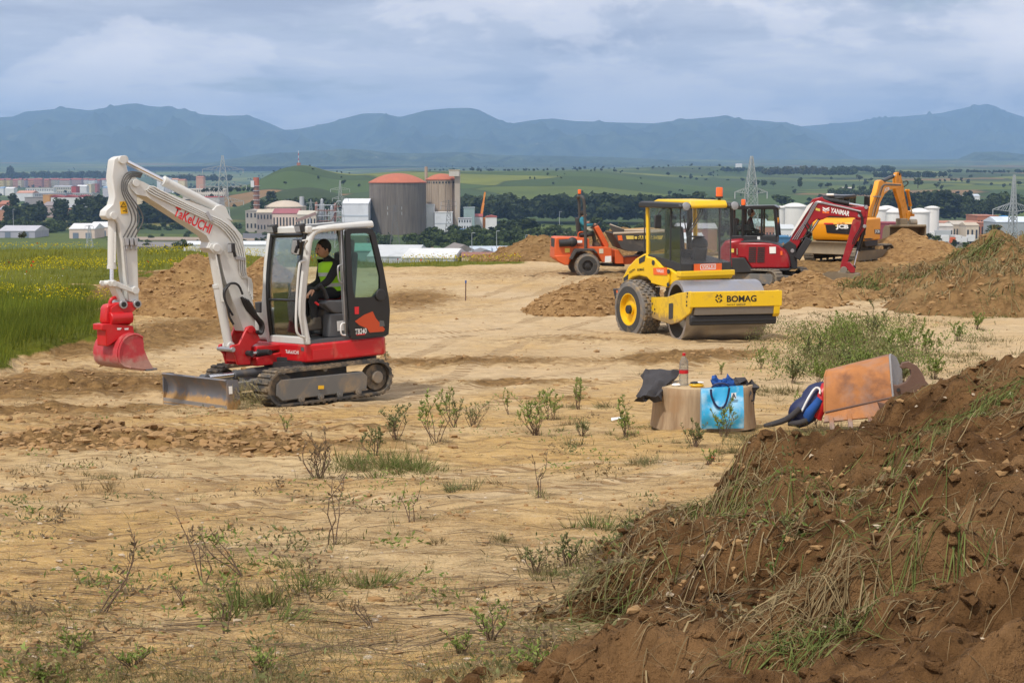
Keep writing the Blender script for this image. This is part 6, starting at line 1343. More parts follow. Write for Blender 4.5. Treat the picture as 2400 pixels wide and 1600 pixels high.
def build_red():
 Q=ye.root;S=lambda p,y:ye.S(z4(*p),y);SS=lambda pts,y:[S(p,y)for p in pts];F=lambda p,x:ye.F(z4(*p),x)
 tmp=empty('tmp');yt=Ghost(ye.M.to_translation()+Vector((.35,0,0)),-42)
 for y0,y1 in((-.98,-.58),(.58,.98)):track_unit(tmp,y0,y1,-.98,.98,.26,mt='track_pale',n_lug=50)
 MB().box((0,0,.42),(1.2,1.3,.25)).cyl((0,0,.5),(0,0,.74),.5,n=30).build('centre_frame','track_frame',Q,40,.02)
 for s in(-.4,.4):MB().bar((.4,s,.4),(1.55,s,.3),.1,.14).build('blade_arm','track_frame',tmp,40,.01)
 rows=[[(1.72-.07*math.sin(math.pi*k/6),-.98+1.96*j/4,.05+.36*k/6)for j in range(5)]for k in range(7)]
 MB().sheet(rows,-.04).build('dozer_blade','bucket_brown',tmp,40)
 for o in list(tmp.children):adopt(o,ye,yt)
 bpy.data.objects.remove(tmp)
 YN=-.92
 sk=SS([(235,975),(370,975),(440,1085),(828,1085),(832,1112),(245,1135)],YN);MB().prism(sk,YN,.92).build('skirt','black_plastic',Q,30,.03)
 hd=[(232,822),(560,822),(640,828),(720,850),(780,905),(812,960),(822,1010),(826,1085),(440,1085),(375,980),(240,970)]
 MB().prism(SS(hd,YN+.0),YN+.02,.0).build('hood','crimson_paint',Q,30,.05)
 MB().prism(SS([(240,815),(480,800),(600,812),(700,835),(760,870),(735,870),(640,838),(560,826),(240,826)],YN+.05),YN+.06,.05).build('hood_top','black_plastic',Q,30,.02)
 bx=S((235,900),YN)[0];zt_=S((560,822),YN)[1];zb_=S((440,1085),YN)[1]
 MB().prism([(bx-.35,zb_+.05),(bx+.3,zb_+.05),(bx+.3,zt_+.1),(bx-.2,zt_+.05),(bx-.36,zt_-.2)],YN+.02,.92).build('counterweight','crimson_paint',Q,30,.08)
 for r_ in range(8):
  for c_ in range(2):
   p=SS([(418+88*c_-r_*2,868+r_*20),(492+88*c_-r_*2,868+r_*20),(488+88*c_,880+r_*20),(414+88*c_,880+r_*20)],YN);MB().prism(p,YN-.006,YN+.03).build('louvre','black_plastic',Q,None)
 MB().prism(SS([(624,866),(690,864),(690,930),(626,932)],YN),YN-.004,YN+.03).build('label_plate','print_white',Q,None);MB().prism(SS([(236,884),(262,884),(262,922),(236,922)],YN),YN-.004,YN+.03).build('label_plate','label_yellow',Q,None);MB().prism(SS([(735,908),(757,906),(757,948),(737,950)],YN),YN-.0,YN+.03).build('label_plate','sign_orange',Q,None)
 h_=SS([(294,880),(296,945)],YN);MB().bar((h_[0][0],YN-.01,h_[0][1]),(h_[1][0],YN-.01,h_[1][1]),.05,.03).build('handle','chrome',Q,40)
 y0,y1=-.02,.90
 cp=lambda p:S(p,y0)
 x0,x1=cp((222,700))[0],cp((700,700))[0];zr_=cp((450,460))[1];zc=cp((500,750))[1];zf_=zt_-.05
 MB().box(((x0+x1)/2,(y0+y1)/2,(zf_+zc)/2),(x1-x0,y1-y0,zc-zf_)).build('cab_base','black_plastic',Q,40,.02)
 MB().prism([(x0-.02,zr_-.05),(x0+.1,zr_+.04),(x1-.1,zr_+.06),(x1+.03,zr_-.01),(x1+.02,zr_-.06),(x0-.02,zr_-.08)],y0-.02,y1+.02).build('cab_roof','black_paint',Q,30,.03)
 for s in(y0+.03,y1-.03):
  for q,r_ in((232,.05),(352,.045),(545,.035),(688,.05)):
   x=cp((q,600))[0];MB().tube([(x+(.06 if q==688 else 0),s,zc-.02),(x-(.04 if q==688 else 0),s,zr_-.04)],r_,8).build('pillar','black_paint',Q,60)
  MB().box(((x0+x1)/2,s,(zc+zr_)/2),(x1-x0-.06,.006,zr_-zc-.08)).build('side_window','cab_glass',Q,None)
 MB().box((x1+.0,(y0+y1)/2,(zc+zr_)/2),(.006,y1-y0-.1,zr_-zc-.08)).build('windscreen','cab_glass',Q,None)
 MB().box((x0+.14,(y0+y1)/2,(zc+zf_)/2+.2),(.14,.5,.9)).box((x0+.42,(y0+y1)/2,zf_+.45),(.5,.5,.2)).build('seat','seat_grey',Q,40,.05)
 m_=cp((425,510));MB().box((m_[0],y0-.10,m_[1]),(.09,.14,.22)).build('mirror','black_paint',Q,40,.02)
 b_=cp((358,440));beacon(Q,(b_[0],y0+.02,zr_+.03),1.0)
 MB().prism([cp(p)for p in[(500,762),(528,760),(530,794),(502,796)]],y0-.012,y0-.002).build('label_plate','print_white',Q,None)
 yb=-.12;Y0,Y1=yb-.13,yb+.13
 MB().prism(SS([(760,850),(830,800),(900,850),(895,960),(905,1010),(900,1095),(830,1090),(815,960)],Y0),Y0-.02,Y1+.02).build('swing_bracket','black_plastic',Q,30,.02)
 bp=[(800,870),(830,800),(955,545),(1065,380),(1090,368),(1160,355),(1190,385),(1290,425),(1450,460),(1590,455),(1600,480),(1610,560),(1540,585),(1480,565),(1240,552),(1160,590),(1110,580),(1060,620),(905,880),(850,900)]
 bo=MB().prism(SS(bp,Y0),Y0,Y1).build('boom','crimson_paint',Q,30,.02)
 pin(bo,S((860,905),Y0),Y0-.05,Y1+.05,.06,'steel')
 wg=SS([(1015,440),(1075,405),(870,720),(820,770)],Y0-.04);MB().prism(wg,Y0-.05,Y0-.03).build('pipe_guard','print_white',bo,30)
 for k in range(3):
  P=[(860+k*22,790),(1000+k*14,580-k*4),(1085+k*12,410+k*6),(1130,398+k*7),(1300,440+k*5),(1560,500+k*3)];MB().tube([(S(p,Y0-.02)[0],Y0-.025,S(p,Y0-.02)[1])for p in P],.014,6,1).build('pipe','steel',bo,60)
 for P in([(1010,620),(1045,660),(1040,720),(1000,760),(930,790)],[(985,640),(1020,690),(1000,730)]):MB().tube([(S(p,Y0)[0],Y0-.04,S(p,Y0)[1])for p in P],.02,7,2).build('hose','hose',bo,60)
 a,b,u=plate_text_frame(ye,z4(1250,490),z4(1442,528),Y0);up=u.cross(Vector((0,1,0)));up=up if up.z>0 else-up
 lettering('YANMAR','print_white',bo,(a+b)/2+Vector((0,-.006,0)),b-a,up,.155,(b-a).length,.03,thick=.0)
 for k in range(2):
  MB().prism(SS([(1168,458+k*22),(1200,474+k*22),(1236,460+k*22),(1236,474+k*22),(1200,492+k*22),(1168,472+k*22)],Y0),Y0-.008,Y0-.001).build('emblem','print_white',bo,None)
 MB().prism(SS([(1165,498),(1232,496),(1232,526),(1166,522)],Y0),Y0-.008,Y0-.001).build('sticker','sign_orange',bo,None);MB().prism(SS([(1096,466),(1142,478),(1142,503),(1096,492)],Y0),Y0-.008,Y0-.001).build('sticker','label_yellow',bo,None)
 hyd(Q,S((880,960),Y0),S((1135,575),Y0),.62,.075,.04,'black_paint',yb+.0,'chrome','boom_cylinder')
 o=MB().bar((S((905,985),Y0)[0],Y0-.06,S((905,985),Y0)[1]),(S((1030,780),Y0)[0],Y0-.06,S((1030,780),Y0)[1]),.10,.22).build('cylinder_guard','black_plastic',Q,40,.02)
 hyd(Q,S((1170,380),yb),S((1610,455),yb),.6,.07,.038,'black_paint',yb,'chrome','arm_cylinder')
 ap=[(1625,440),(1640,465),(1625,560),(1600,680),(1570,720),(1480,870),(1420,1030),(1392,1110),(1345,1100),(1350,1050),(1440,730),(1475,590),(1530,560),(1590,480)]
 ar=MB().prism(SS(ap,Y0+.03),Y0+.03,Y1-.03).build('arm','crimson_dusty',Q,30,.015)
 for q in((1612,462),(1545,545),(1595,655)):pin(ar,S(q,Y0),Y0-.01,Y1+.01,.055,'steel')
 hyd(Q,S((1592,670),yb),S((1490,1070),yb),.58,.065,.036,'black_paint',yb,'chrome','bucket_cylinder')
 for k in range(2):MB().tube([(S(p,Y0)[0],Y0-.02,S(p,Y0)[1])for p in[(1520+20*k,500),(1570+12*k,560),(1560+15*k,660),(1490+18*k,770),(1468+20*k,840)]],.016,7,2).build('hose','hose',ar,60)
 MB().prism(SS([(1405,1025),(1440,1020),(1500,1085),(1495,1130),(1450,1130),(1400,1070)],Y0),Y0,Y1).build('link','crimson_dusty',Q,30,.01)
 c=S((1385,1105),yb);MB().cyl((c[0],-.38,c[1]+.02),(c[0],.18,c[1]+.02),.11,n=18).build('bucket_boss','track_pale',Q,40,.01)
 e=SS([(1130,1170),(1200,1135),(1320,1132),(1480,1150),(1530,1150),(1545,1200),(1500,1290),(1380,1320),(1230,1280)],yb-.4)
 bk=MB().sheet([[(p[0],yb-.42+.84*j/4,p[1])for j in range(5)]for p in e[2:]],.025).build('bucket','bucket_brown',Q,40)
 for s in(yb-.42,yb+.42):MB().prism(e,s-.015,s+.015).build('cheek_plate','bucket_brown',bk,30)
 return cp,zf_,(y0+y1)/2
_cp,_rz,_ry=build_red()
def red_operator():
 x=_cp((395,650))[0];rr=Rig('person',ye.M@Vector((x,_ry,_rz+.22)),-14,label='person in dark clothing sitting in the red excavator cab',cat='person').root
 J=[(0,0,0),(.02,0,.22),(.05,0,.42),(.07,0,.54),(.08,0,.58),(.05,.2,.46),(.12,.25,.18),(.36,.22,.12),(.05,-.2,.46),(.12,-.25,.18),(.36,-.22,.12),(.05,.1,0),(.42,.14,.02),(.44,.14,-.38),(.05,-.1,0),(.42,-.14,.02),(.44,-.14,-.38)]
 E=[(0,1),(1,2),(2,3),(3,4),(2,5),(5,6),(6,7),(2,8),(8,9),(9,10),(0,11),(11,12),(12,13),(0,14),(14,15),(15,16)]
 skin_body('body',J,E,[(.16,.14),(.155,.13),(.17,.13),.06,.05,.08,.06,.04,.08,.06,.04,.1,.08,.055,.1,.08,.055],'cloth_black',rr)
 hd=Vector((.09,0,.70));MB().ball(hd,.105,14,10,(1,.8,1.15)).build('head','skin',rr,60);MB().ball(hd+Vector((-.02,0,.03)),.11,14,10,(1,.84,1.05)).build('hair','hair',rr,60);MB().ball(hd+Vector((.105,0,-.02)),.02,8,6).build('nose','skin',rr,60)
 for k in(7,10):hand(rr,Vector(J[k]),Vector(J[k])-Vector(J[k-1]),1)
red_operator()
# ========= ORANGE EXCAVATOR
jc=heading_rig('excavator',z4(1640,1010),64.5,58,(.0,.0,0),label='orange excavator with black rear panel tipping its bucket on the spoil heap',cat='excavator')
jt=heading_rig(None,z4(1870,1020),63.6,230,(-1.45,1.1,0))
def build_orange():
 Q=jc.root;S=lambda p,y:jc.S(z4(*p),y);SS=lambda pts,y:[S(p,y)for p in pts];F=lambda p,x:jc.F(z4(*p),x);FF=lambda pts,x:[F(p,x)for p in pts]
 before=set(Q.children)
 tmp=empty('tmp')
 for y0,y1 in((.68,1.12),(-1.12,-.68)):track_unit(tmp,y0,y1,-1.32,1.32,.33,mt='track_pale',n_lug=56,frame='bucket_brown')
 MB().box((0,0,.5),(1.6,1.4,.3)).cyl((0,0,.6),(0,0,.95),.6,n=30).build('centre_frame','track_frame',tmp,40,.02)
 for s in(-.5,.5):MB().bar((.6,s,.5),(1.95,s,.62),.14,.18).build('blade_arm','bucket_brown',tmp,40,.01)
 MB().sheet([[(2.15-.10*math.sin(math.pi*k/6),-1.12+2.24*j/4,.42+.50*k/6)for j in range(5)]for k in range(7)],-.05).build('dozer_blade','bucket_brown',tmp,40)
 for o in list(tmp.children):adopt(o,jc,jt)
 bpy.data.objects.remove(tmp)
 YN=-1.05;xr_=S((1590,700),YN)[0]
 prof=[F((1180,690),xr_),]
 zt_=F((1330,575),xr_)[1];z1_=F((1250,610),xr_)[1];zb_=F((1250,800),xr_)[1];z0_=F((1250,830),xr_)[1]
 xf_=S((1760,700),YN)[0];xs=max(xf_,xr_+1.1)
 MB().prism([(xr_+.22,zt_),(xs,zt_+.0),(xs,zb_),(xr_+.10,zb_),(xr_,zb_+.2),(xr_,z1_-.05)],YN,1.05).build('engine_hood','digger_orange',Q,30,.05)
 MB().prism([(xr_+.12,zb_+.02),(xs-.05,zb_+.02),(xs-.05,zb_-.25),(xr_+.5,zb_-.25)],YN+.08,.97).build('underside','black_plastic',Q,30,.04)
 def quad(pts,m,name,off=.012,th=.02):return MB().prism(FF(pts,xr_-off),xr_-off-.004,xr_+th,'x').build(name,m,Q,30)
 pn=quad([(1196,640),(1290,636),(1480,632),(1600,640),(1600,745),(1480,742),(1210,722)],'black_paint','rear_panel',.02,.05)
 def txt(t,pa,pb,h,m,**k):
  ya,za=F(pa,xr_-.03);yb,zb2=F(pb,xr_-.03);return lettering(t,m,pn,(xr_-.032,(ya+yb)/2,(za+zb2)/2),(0,yb-ya,zb2-za),(0,0,1),h,abs(yb-ya),thick=.0,**k)
 txt('JCB',(1302,662),(1432,666),.20,'print_white',bold=.05);txt('T6188',(1316,622),(1392,624),.07,'print_black');quad([(1180,620),(1275,622),(1275,636),(1182,634)],'print_red','rear_lamp',.02,.05);quad([(1300,644),(1316,644),(1316,656),(1300,656)],'label_yellow','emblem',.03)
 sp=SS([(1696,688),(1752,686),(1754,736),(1698,732)],YN);MB().prism(sp,YN-.008,YN+.01).build('sticker','print_black',Q,None)
 a,b,u=plate_text_frame(jc,z4(1702,708),z4(1750,712),YN-.012);lettering('JCB','print_white',Q,(a+b)/2,b-a,(0,0,1),.15,(b-a).length,.04,thick=.0)
 for q in([(1590,780),(1650,775),(1690,785),(1650,795),(1600,795)],[(1590,805),(1650,800),(1690,812),(1650,822),(1600,820)]):MB().prism(SS(q,YN),YN-.006,YN+.02).build('vent','black_plastic',Q,30)
 yc0,yc1=.10,1.0;xc0=xr_+.75;xc1=xr_+2.2;zc0=zt_-.3;zr_=F((1350,340),xc0)[1]
 MB().box(((xc0+xc1)/2,(yc0+yc1)/2,(zc0+zt_+.25)/2),(xc1-xc0,yc1-yc0,zt_+.25-zc0)).build('cab_base','black_plastic',Q,40,.03)
 MB().prism([(xc0-.05,zr_-.12),(xc0+.05,zr_),(xc1-.1,zr_+.02),(xc1+.05,zr_-.08),(xc1+.05,zr_-.14)],yc0-.02,yc1+.02).build('cab_roof','black_paint',Q,30,.03)
 for x in(xc0+.04,xc1-.04,(xc0+xc1)/2):
  for y in(yc0+.03,yc1-.03):MB().tube([(x,y,zt_+.2),(x,y,zr_-.1)],.05,8).build('pillar','black_paint',Q,60)
 for y in(yc0+.02,yc1-.02):MB().box(((xc0+xc1)/2,y,(zt_+.2+zr_)/2),(xc1-xc0-.1,.006,zr_-zt_-.35)).build('side_window','cab_glass_dark',Q,None)
 for x in(xc0+.02,xc1-.02):MB().box((x,(yc0+yc1)/2,(zt_+.2+zr_)/2),(.006,yc1-yc0-.1,zr_-zt_-.35)).build('windscreen','cab_glass_dark',Q,None)
 MB().box((xc0+.4,(yc0+yc1)/2,zt_+.3),(.14,.5,.9)).build('seat','seat_grey',Q,40,.05)
 l_=F((1248,340),xc0-.03);MB().box((xc0-.06,l_[0],zr_+.03),(.1,.3,.08)).build('work_lamp','print_white',Q,40,.02);m_=F((1612,400),xc1);MB().box((xc1+.1,m_[0],m_[1]),(.08,.24,.42)).build('mirror','black_paint',Q,40,.03)
 Y0,Y1=-.26,-.06;yb=-.16
 bp=[(1640,560),(1648,470),(1720,300),(1745,195),(1770,182),(1800,200),(1830,205),(1900,215),(1985,220),(1985,250),(1940,265),(1850,285),(1800,330),(1760,410),(1735,520),(1700,600),(1655,590)]
 bo=MB().prism(SS(bp,Y0),Y0,Y1).build('boom','digger_orange',Q,30,.02)
 for k in range(2):MB().tube([(S(p,Y0)[0],Y0-.02,S(p,Y0)[1])for p in[(1668+20*k,555),(1690+20*k,460),(1735+18*k,330),(1770+16*k,230),(1840,225+10*k),(1960,230+8*k)]],.022,6,1).build('pipe','track_frame',bo,60)
 MB().prism(SS([(1680,345),(1755,347),(1754,357),(1680,355)],Y0),Y0-.05,Y0).build('pipe_clamp','steel',bo,40)
 a,b,u=plate_text_frame(jc,z4(1797,290),z4(1850,272),Y0-.004);up=u.cross(Vector((0,1,0)));up=up if up.z>0 else-up;lettering('JCB','print_white',bo,(a+b)/2,b-a,up,.17,(b-a).length,.04,thick=.0)
 hyd(Q,S((1780,195),yb),S((1935,120),yb),.62,.08,.045,'black_paint',yb,'chrome','arm_cylinder');hyd(Q,S((1660,640),yb),S((1750,330),yb),.6,.085,.05,'digger_orange',yb+.2,'chrome','boom_cylinder')
 ap=[(1925,110),(1945,102),(1968,112),(1975,170),(1998,250),(1998,300),(2035,470),(2050,560),(2030,640),(1990,640),(1985,560),(1965,440),(1930,340),(1912,280),(1915,170)]
 ar=MB().prism(SS(ap,Y0+.03),Y0+.03,Y1-.03).build('arm','digger_orange_dirty',Q,30,.015)
 hyd(Q,S((1995,290),yb),S((2045,540),yb),.6,.065,.035,'digger_orange_dirty',yb-.16,'chrome','bucket_cylinder');MB().prism(SS([(2030,520),(2060,495),(2078,525),(2050,600),(2030,600)],Y0),Y0,Y1).build('link','digger_orange',Q,30,.01)
 MB().tube([(S(p,Y0)[0],Y0-.06,S(p,Y0)[1])for p in[(1985,250),(2020,230),(2028,205),(2010,190),(1980,205)]],.024,7,2).build('hose','hose',ar,60)
 A_=at(*z4(1855,640),66.5);B_=at(*z4(2225,655),66.8);u=(B_-A_).normalized();w=(B_-A_).length;zz0=at(*z4(1855,745),66.5).z;H=A_.z-zz0
 G=Matrix.Translation((A_+B_)/2)@Matrix.Rotation(math.atan2(u.y,u.x),4,'Z');loc=jc.I@G
 prof=[(.02,-.02),(.45,.0),(.66,-.15),(.72,-.45),(.62,-.75),(.35,-.92),(.02,-1.0)]
 bk=MB().sheet([[(-w/2+w*j/6,p[0],p[1]*1.15)for j in range(7)]for p in prof],.03).build('bucket','bucket_brown',None,40);bk.parent=Q;bk.matrix_local=loc
 for s in(-1,1):MB().prism([(p[0],p[1]*1.15)for p in prof],s*w/2-.02,s*w/2+.02,'x').build('cheek_plate','bucket_brown',bk,30)
 MB().cyl((-w/2,.05,-.02),(w/2,.05,-.02),.06,n=12).build('bucket_lip','bucket_brown',bk,40);MB().box((-.15,.3,.12),(.34,.5,.34)).build('hitch','bucket_brown',bk,40,.03);MB().cyl((.15,.2,.12),(.45,.2,.12),.14,n=16).build('bucket_boss','track_pale',bk,40)
build_orange()
# ========= SOIL HEAPS
def soil_mat(name,a,b,c,bump=.8):
 m,n,l=new_mat(name);t=NT(m);g=t.add('ShaderNodeNewGeometry').outputs['Position']
 f=t.noise(g,5,8,.66);k=t.noise(g,38,5,.6);p=t.noise(g,.9,5)
 base=t.mix(t.ramp(f,[(.38,.0),(.60,1.0)]),a,b);base=t.mix(t.ramp(p,[(.5,.0),(.68,.7)]),base,c)
 base=t.mix(t.ramp(k,[(.64,.0),(.72,.45)]),base,tuple(min(1,v*1.7+.05)for v in b));base=t.mix(t.ramp(k,[(.28,.6),(.38,.0)]),base,tuple(v*.55 for v in a))
 h=t.math('ADD',t.math('MULTIPLY',f,.6),t.math('ADD',t.math('MULTIPLY',k,.3),t.math('ADD',t.math('MULTIPLY',t.noise(g,95,3,.6),.14),t.math('MULTIPLY',t.noise(g,16,6,.7),.6))))
 t.out(t.bsdf(base,.96,0,t.bump(h,min(1.0,bump*1.2),.07),.1))
soil_mat('soil_dark',(.075,.038,.015),(.185,.098,.040),(.26,.15,.068),1.0);soil_mat('soil_mid',(.19,.105,.042),(.34,.205,.088),(.39,.25,.11));soil_mat('soil_brown',(.14,.080,.033),(.26,.155,.066),(.31,.20,.09))
SURF=[]
def heap_mesh(name,x0,x1,y0,y1,step,zfun,m,label,cat='soil heap'):
 xs=np.arange(x0,x1+step,step);ys=np.arange(y0,y1+step,step);X_,Y_=np.meshgrid(xs,ys);G=ground_z(X_,Y_);Z=zfun(X_,Y_);up=Z-G
 k=sstep(-.05,.12,up);Z=G-.12+(Z-G+.12)*k
 idx=np.arange(X_.size).reshape(X_.shape);Q=np.stack([idx[:-1,:-1],idx[:-1,1:],idx[1:,1:],idx[1:,:-1]],-1).reshape(-1,4)
 ok=(up>-.04).ravel();Q=Q[ok[Q].any(1)];used=np.unique(Q);mp=np.full(X_.size,-1);mp[used]=np.arange(len(used))
 V=np.stack([X_,Y_,Z],-1).reshape(-1,3)[used];o=link(name,np_mesh(name,V,mp[Q]),m,None,180)
 tag(o,label,cat);SURF.append((x0,x1,y0,y1,zfun));return o
def surf_z(x,y):
 z=ground_z(x,y)
 for(x0,x1,y0,y1,f)in SURF:
  i=(x>x0)&(x<x1)&(y>y0)&(y<y1)
  if i.any():z=np.where(i,np.maximum(z,f(x,y)),z)
 return z
def blobs(spec,seed,rough=.10,clod=.07,cs=2.6):
 B=[]
 for(px,py,Y,sx,sy)in spec:x=vx(px,Y);B.append((x,Y,max(.05,pz(py,Y)-gz(x,Y)),sx,sy))
 def f(x,y):
  s=0
  for(bx,by,h,sx,sy)in B:q=np.sqrt(((x-bx)/sx)**2+((y-by)/sy)**2);s=s+(h*np.clip(1.12-q*.75,0,None).clip(0,1))**5
  s=s**.2
  n=rough*fbm(x*.9,y*.9,4,seed)+clod*lumps(x*cs,y*cs,seed)+clod*.5*lumps(x*cs*2.3,y*cs*2.3,seed+3)
  return plateau(x,y)+s+n*sstep(.0,.25,s)-.06+.0*x
 xs=[b[0]-1.7*b[3]for b in B]+[b[0]+1.7*b[3]for b in B];ys=[b[1]-1.7*b[4]for b in B]+[b[1]+1.7*b[4]for b in B]
 return f,(min(xs),max(xs),min(ys),max(ys))
for nm,spec,step,m,seed,rg_,cl,cs in[('crumbly light brown earth heap behind the white boom',[(455,606,44.5,1.1,1.8),(400,640,43.5,1.3,2.0),(500,618,45,1.5,1.8),(560,640,44,1.6,2),(620,604,46,.9,1.3),(345,680,42,1.2,1.6),(480,680,41,1.8,1.6),(640,640,45,1.4,1.6)],.09,'soil_mid',71,.14,.10,2.2),('tall brown spoil heap behind the orange dumper',[(1278,562,68,1.7,2.2),(1325,580,67,1.7,2),(1240,592,67,1.5,2),(1440,562,70,2.0,2),(1385,580,69,2,2),(1500,575,70,2.5,2)],.14,'soil_brown',72,.16,.12,1.6),('low gravelly heap left of the roller wheel',[(1405,652,41.5,1.2,1.6),(1355,672,40.5,1.1,1.4),(1460,655,42,1.3,1.6)],.09,'soil_mid',73,.06,.05,3.0),('big spoil heap under the orange excavator bucket',[(2118,546,65.5,1.5,2.2),(2160,566,64,2.0,2.4),(2215,590,63,2.0,2.4),(2112,592,62.5,1.1,1.6),(2040,634,57,2.2,1.6),(1960,640,56,2.2,1.6),(2050,632,57,2.4,1.6),(2140,612,59,2.4,2),(1890,646,56,1.8,1.4),(1915,566,69,2.0,1.2)],.14,'soil_mid',74,.16,.10,1.8),('small soil heap beside the red excavator blade',[(1895,634,47.0,.8,.9),(1850,652,46,.9,1.0),(1930,668,44,1.8,1.2),(1985,650,46.5,1.2,1.0),(1830,690,41.5,1.8,1.1)],.09,'soil_mid',75,.08,.07,2.6),('low windrow of crumbled yellow earth in the left foreground',[(-40,1030,15.2,.7,.5),(60,1022,15.2,.6,.5),(170,1012,15.3,.6,.5),(290,1014,15.2,.6,.45),(400,1018,15.2,.5,.4),(500,1024,15.1,.5,.35),(590,1036,15.0,.4,.3),(100,1075,14.3,.6,.35),(260,1080,14.2,.6,.35)],.035,'soil_mid',77,.05,.035,6.5),('overgrown earth bank with torn turf at right',[(2325,566,50,1.3,1.8),(2365,572,49,1.6,2),(2420,566,50,2.4,2.4),(2275,596,49,1.2,1.8),(2230,606,49,1.4,1.8),(2330,616,45,1.8,1.6),(2410,606,44,2.0,1.8),(2180,626,48,1.4,1.6),(2110,640,47,1.2,1.2),(2150,652,45.5,1.5,1.3),(2250,648,44,1.8,1.4),(2370,660,41,2.2,1.6),(2060,656,46,1.0,.9),(2460,640,40,3,2.2)],.10,'soil_brown',76,.24,.16,1.5)]:
 f,(a,b,c,d)=blobs(spec,seed,rg_,cl,cs);heap_mesh('soil_heap',a,b,c,d,step,f,m,nm)
_C=[(2400,1590,3.6),(2000,1590,3.9),(1600,1590,4.6),(2400,1300,4.8),(2000,1300,5.6),(1700,1300,6.4),(2400,1050,6.5),(2100,1080,7.4),(1850,1130,8.0),(1760,1110,8.5),(2400,840,9.0),(2260,880,10.4),(2150,950,11.5),(1480,1350,6.9),(1330,1575,5.1),(2340,850,10.6)]
_P3=[(at(*c[:2],c[2]))for c in _C]
for(px,py,d)in[(1225,1560,5.55),(1240,1420,6.95),(1420,1250,8.2),(1640,1165,9.3),(1715,1090,10.3),(2000,1015,12.6),(2080,965,13.6),(1150,1590,5.3),(2160,900,14.2),(2400,830,13.5),(2400,840,15),(1000,1590,5.0),(1000,1400,7.3),(1250,1250,9.0),(1500,1130,10.6),(2500,820,16)]:
 x=vx(px,d);_P3.append(Vector((x,d,gz(x,d)-.08)))
for(x,y,z)in[(3.0,2.2,2.25),(1.2,2.4,2.0),(.2,2.6,1.82),(6,4,2.5),(7.5,7,2.55),(8,10,2.4),(8.5,13,1.7),(-.6,3.5,1.7)]:_P3.append(Vector((x,y,z)))
_A=np.array([[p.x,p.y]for p in _P3]);_z=np.array([p.z for p in _P3])
def _tp(r2):return np.where(r2>1e-9,.5*r2*np.log(np.maximum(r2,1e-9)),0)
_n=len(_A);_K=_tp(((_A[:,None]-_A[None])**2).sum(-1))+np.eye(_n)*.05;_Pm=np.hstack([np.ones((_n,1)),_A]);_S=np.linalg.solve(np.block([[_K,_Pm],[_Pm.T,np.zeros((3,3))]]),np.concatenate([_z,np.zeros(3)]))
CLUMPS=[(2440,790,9.6,.8,.10),(2310,850,9.8,.45,.02),(1770,1070,8.5,.2,.08),(1905,1045,9.2,.3,-.14),(2010,1010,10.8,.5,-.13),(2100,970,11.2,.5,-.22),(2190,920,11.2,.45,-.16),(1600,1180,8.8,.2,.10),(2350,850,9.6,.35,.12),(1750,1085,8.6,.26,.20),(1850,1200,7.6,.22,.13),(1420,1400,6.7,.36,.16),(2010,1430,5.1,.32,.16),(2170,930,11.2,.4,.06),(2270,1090,7.0,.3,.14),(1570,1440,5.9,.32,.12),(2300,900,9.6,.4,.06),(1960,1060,9.4,.3,.08),(2250,1350,5.0,.10,.09),(1470,1440,6.2,.16,-.16),(1610,1455,5.7,.14,-.14),(2080,1450,4.9,.15,-.14),(1880,1260,7.2,.12,-.12),(2330,920,9.0,.25,-.12),(2180,1180,7.0,.15,-.10),(1690,1210,8.0,.12,-.10),(1950,1330,6.0,.2,.10),(2350,1180,5.8,.22,.10),(1640,1330,6.6,.16,.09),(1760,1420,5.8,.14,.08)]
def near_heap(x,y):
 x=np.asarray(x,float);y=np.asarray(y,float);z=_S[_n]+_S[_n+1]*x+_S[_n+2]*y
 for i in range(_n):z=z+_S[i]*_tp((x-_A[i,0])**2+(y-_A[i,1])**2)
 for(px,py,d,s,h)in CLUMPS:z=z+h*np.exp(-(((x-vx(px,d))**2+(y-d)**2)/s**2)**1.5)
 return z+.14*fbm(x*.75,y*.75,2,99)+.13*fbm(x*1.5,y*1.5,5,90,.6)+.08*lumps(x*2.7,y*2.7,91)+.06*lumps(x*5.7,y*5.7,93)+.035*lumps(x*12,y*12,95)+.016*lumps(x*27,y*27,97)-.16-.19*sstep(7.6,10.2,y)
heap_mesh('soil_heap',-.4,8.2,2.3,15.5,.032,near_heap,'soil_dark','dark topsoil heap with uprooted grass filling the lower right foreground')
_gx0,_gx1,_gy0,_gy1,_gs=-10.0,10.0,3.0,31.0,.05
_GX,_GY=np.meshgrid(np.arange(_gx0,_gx1,_gs),np.arange(_gy0,_gy1,_gs));_GRID=surf_z(_GX,_GY)
_surf_slow=surf_z
def surf_z(x,y):
 x=np.asarray(x,float);y=np.asarray(y,float);k=(x>_gx0+.1)&(x<_gx1-.2)&(y>_gy0+.1)&(y<_gy1-.2);z=np.zeros(x.shape)
 if k.any():
  u=(x[k]-_gx0)/_gs;v=(y[k]-_gy0)/_gs;i=u.astype(int);j=v.astype(int);u=u-i;v=v-j
  z[k]=(_GRID[j,i]*(1-u)+_GRID[j,i+1]*u)*(1-v)+(_GRID[j+1,i]*(1-u)+_GRID[j+1,i+1]*u)*v
 if(~k).any():z[~k]=_surf_slow(x[~k],y[~k])
 return z
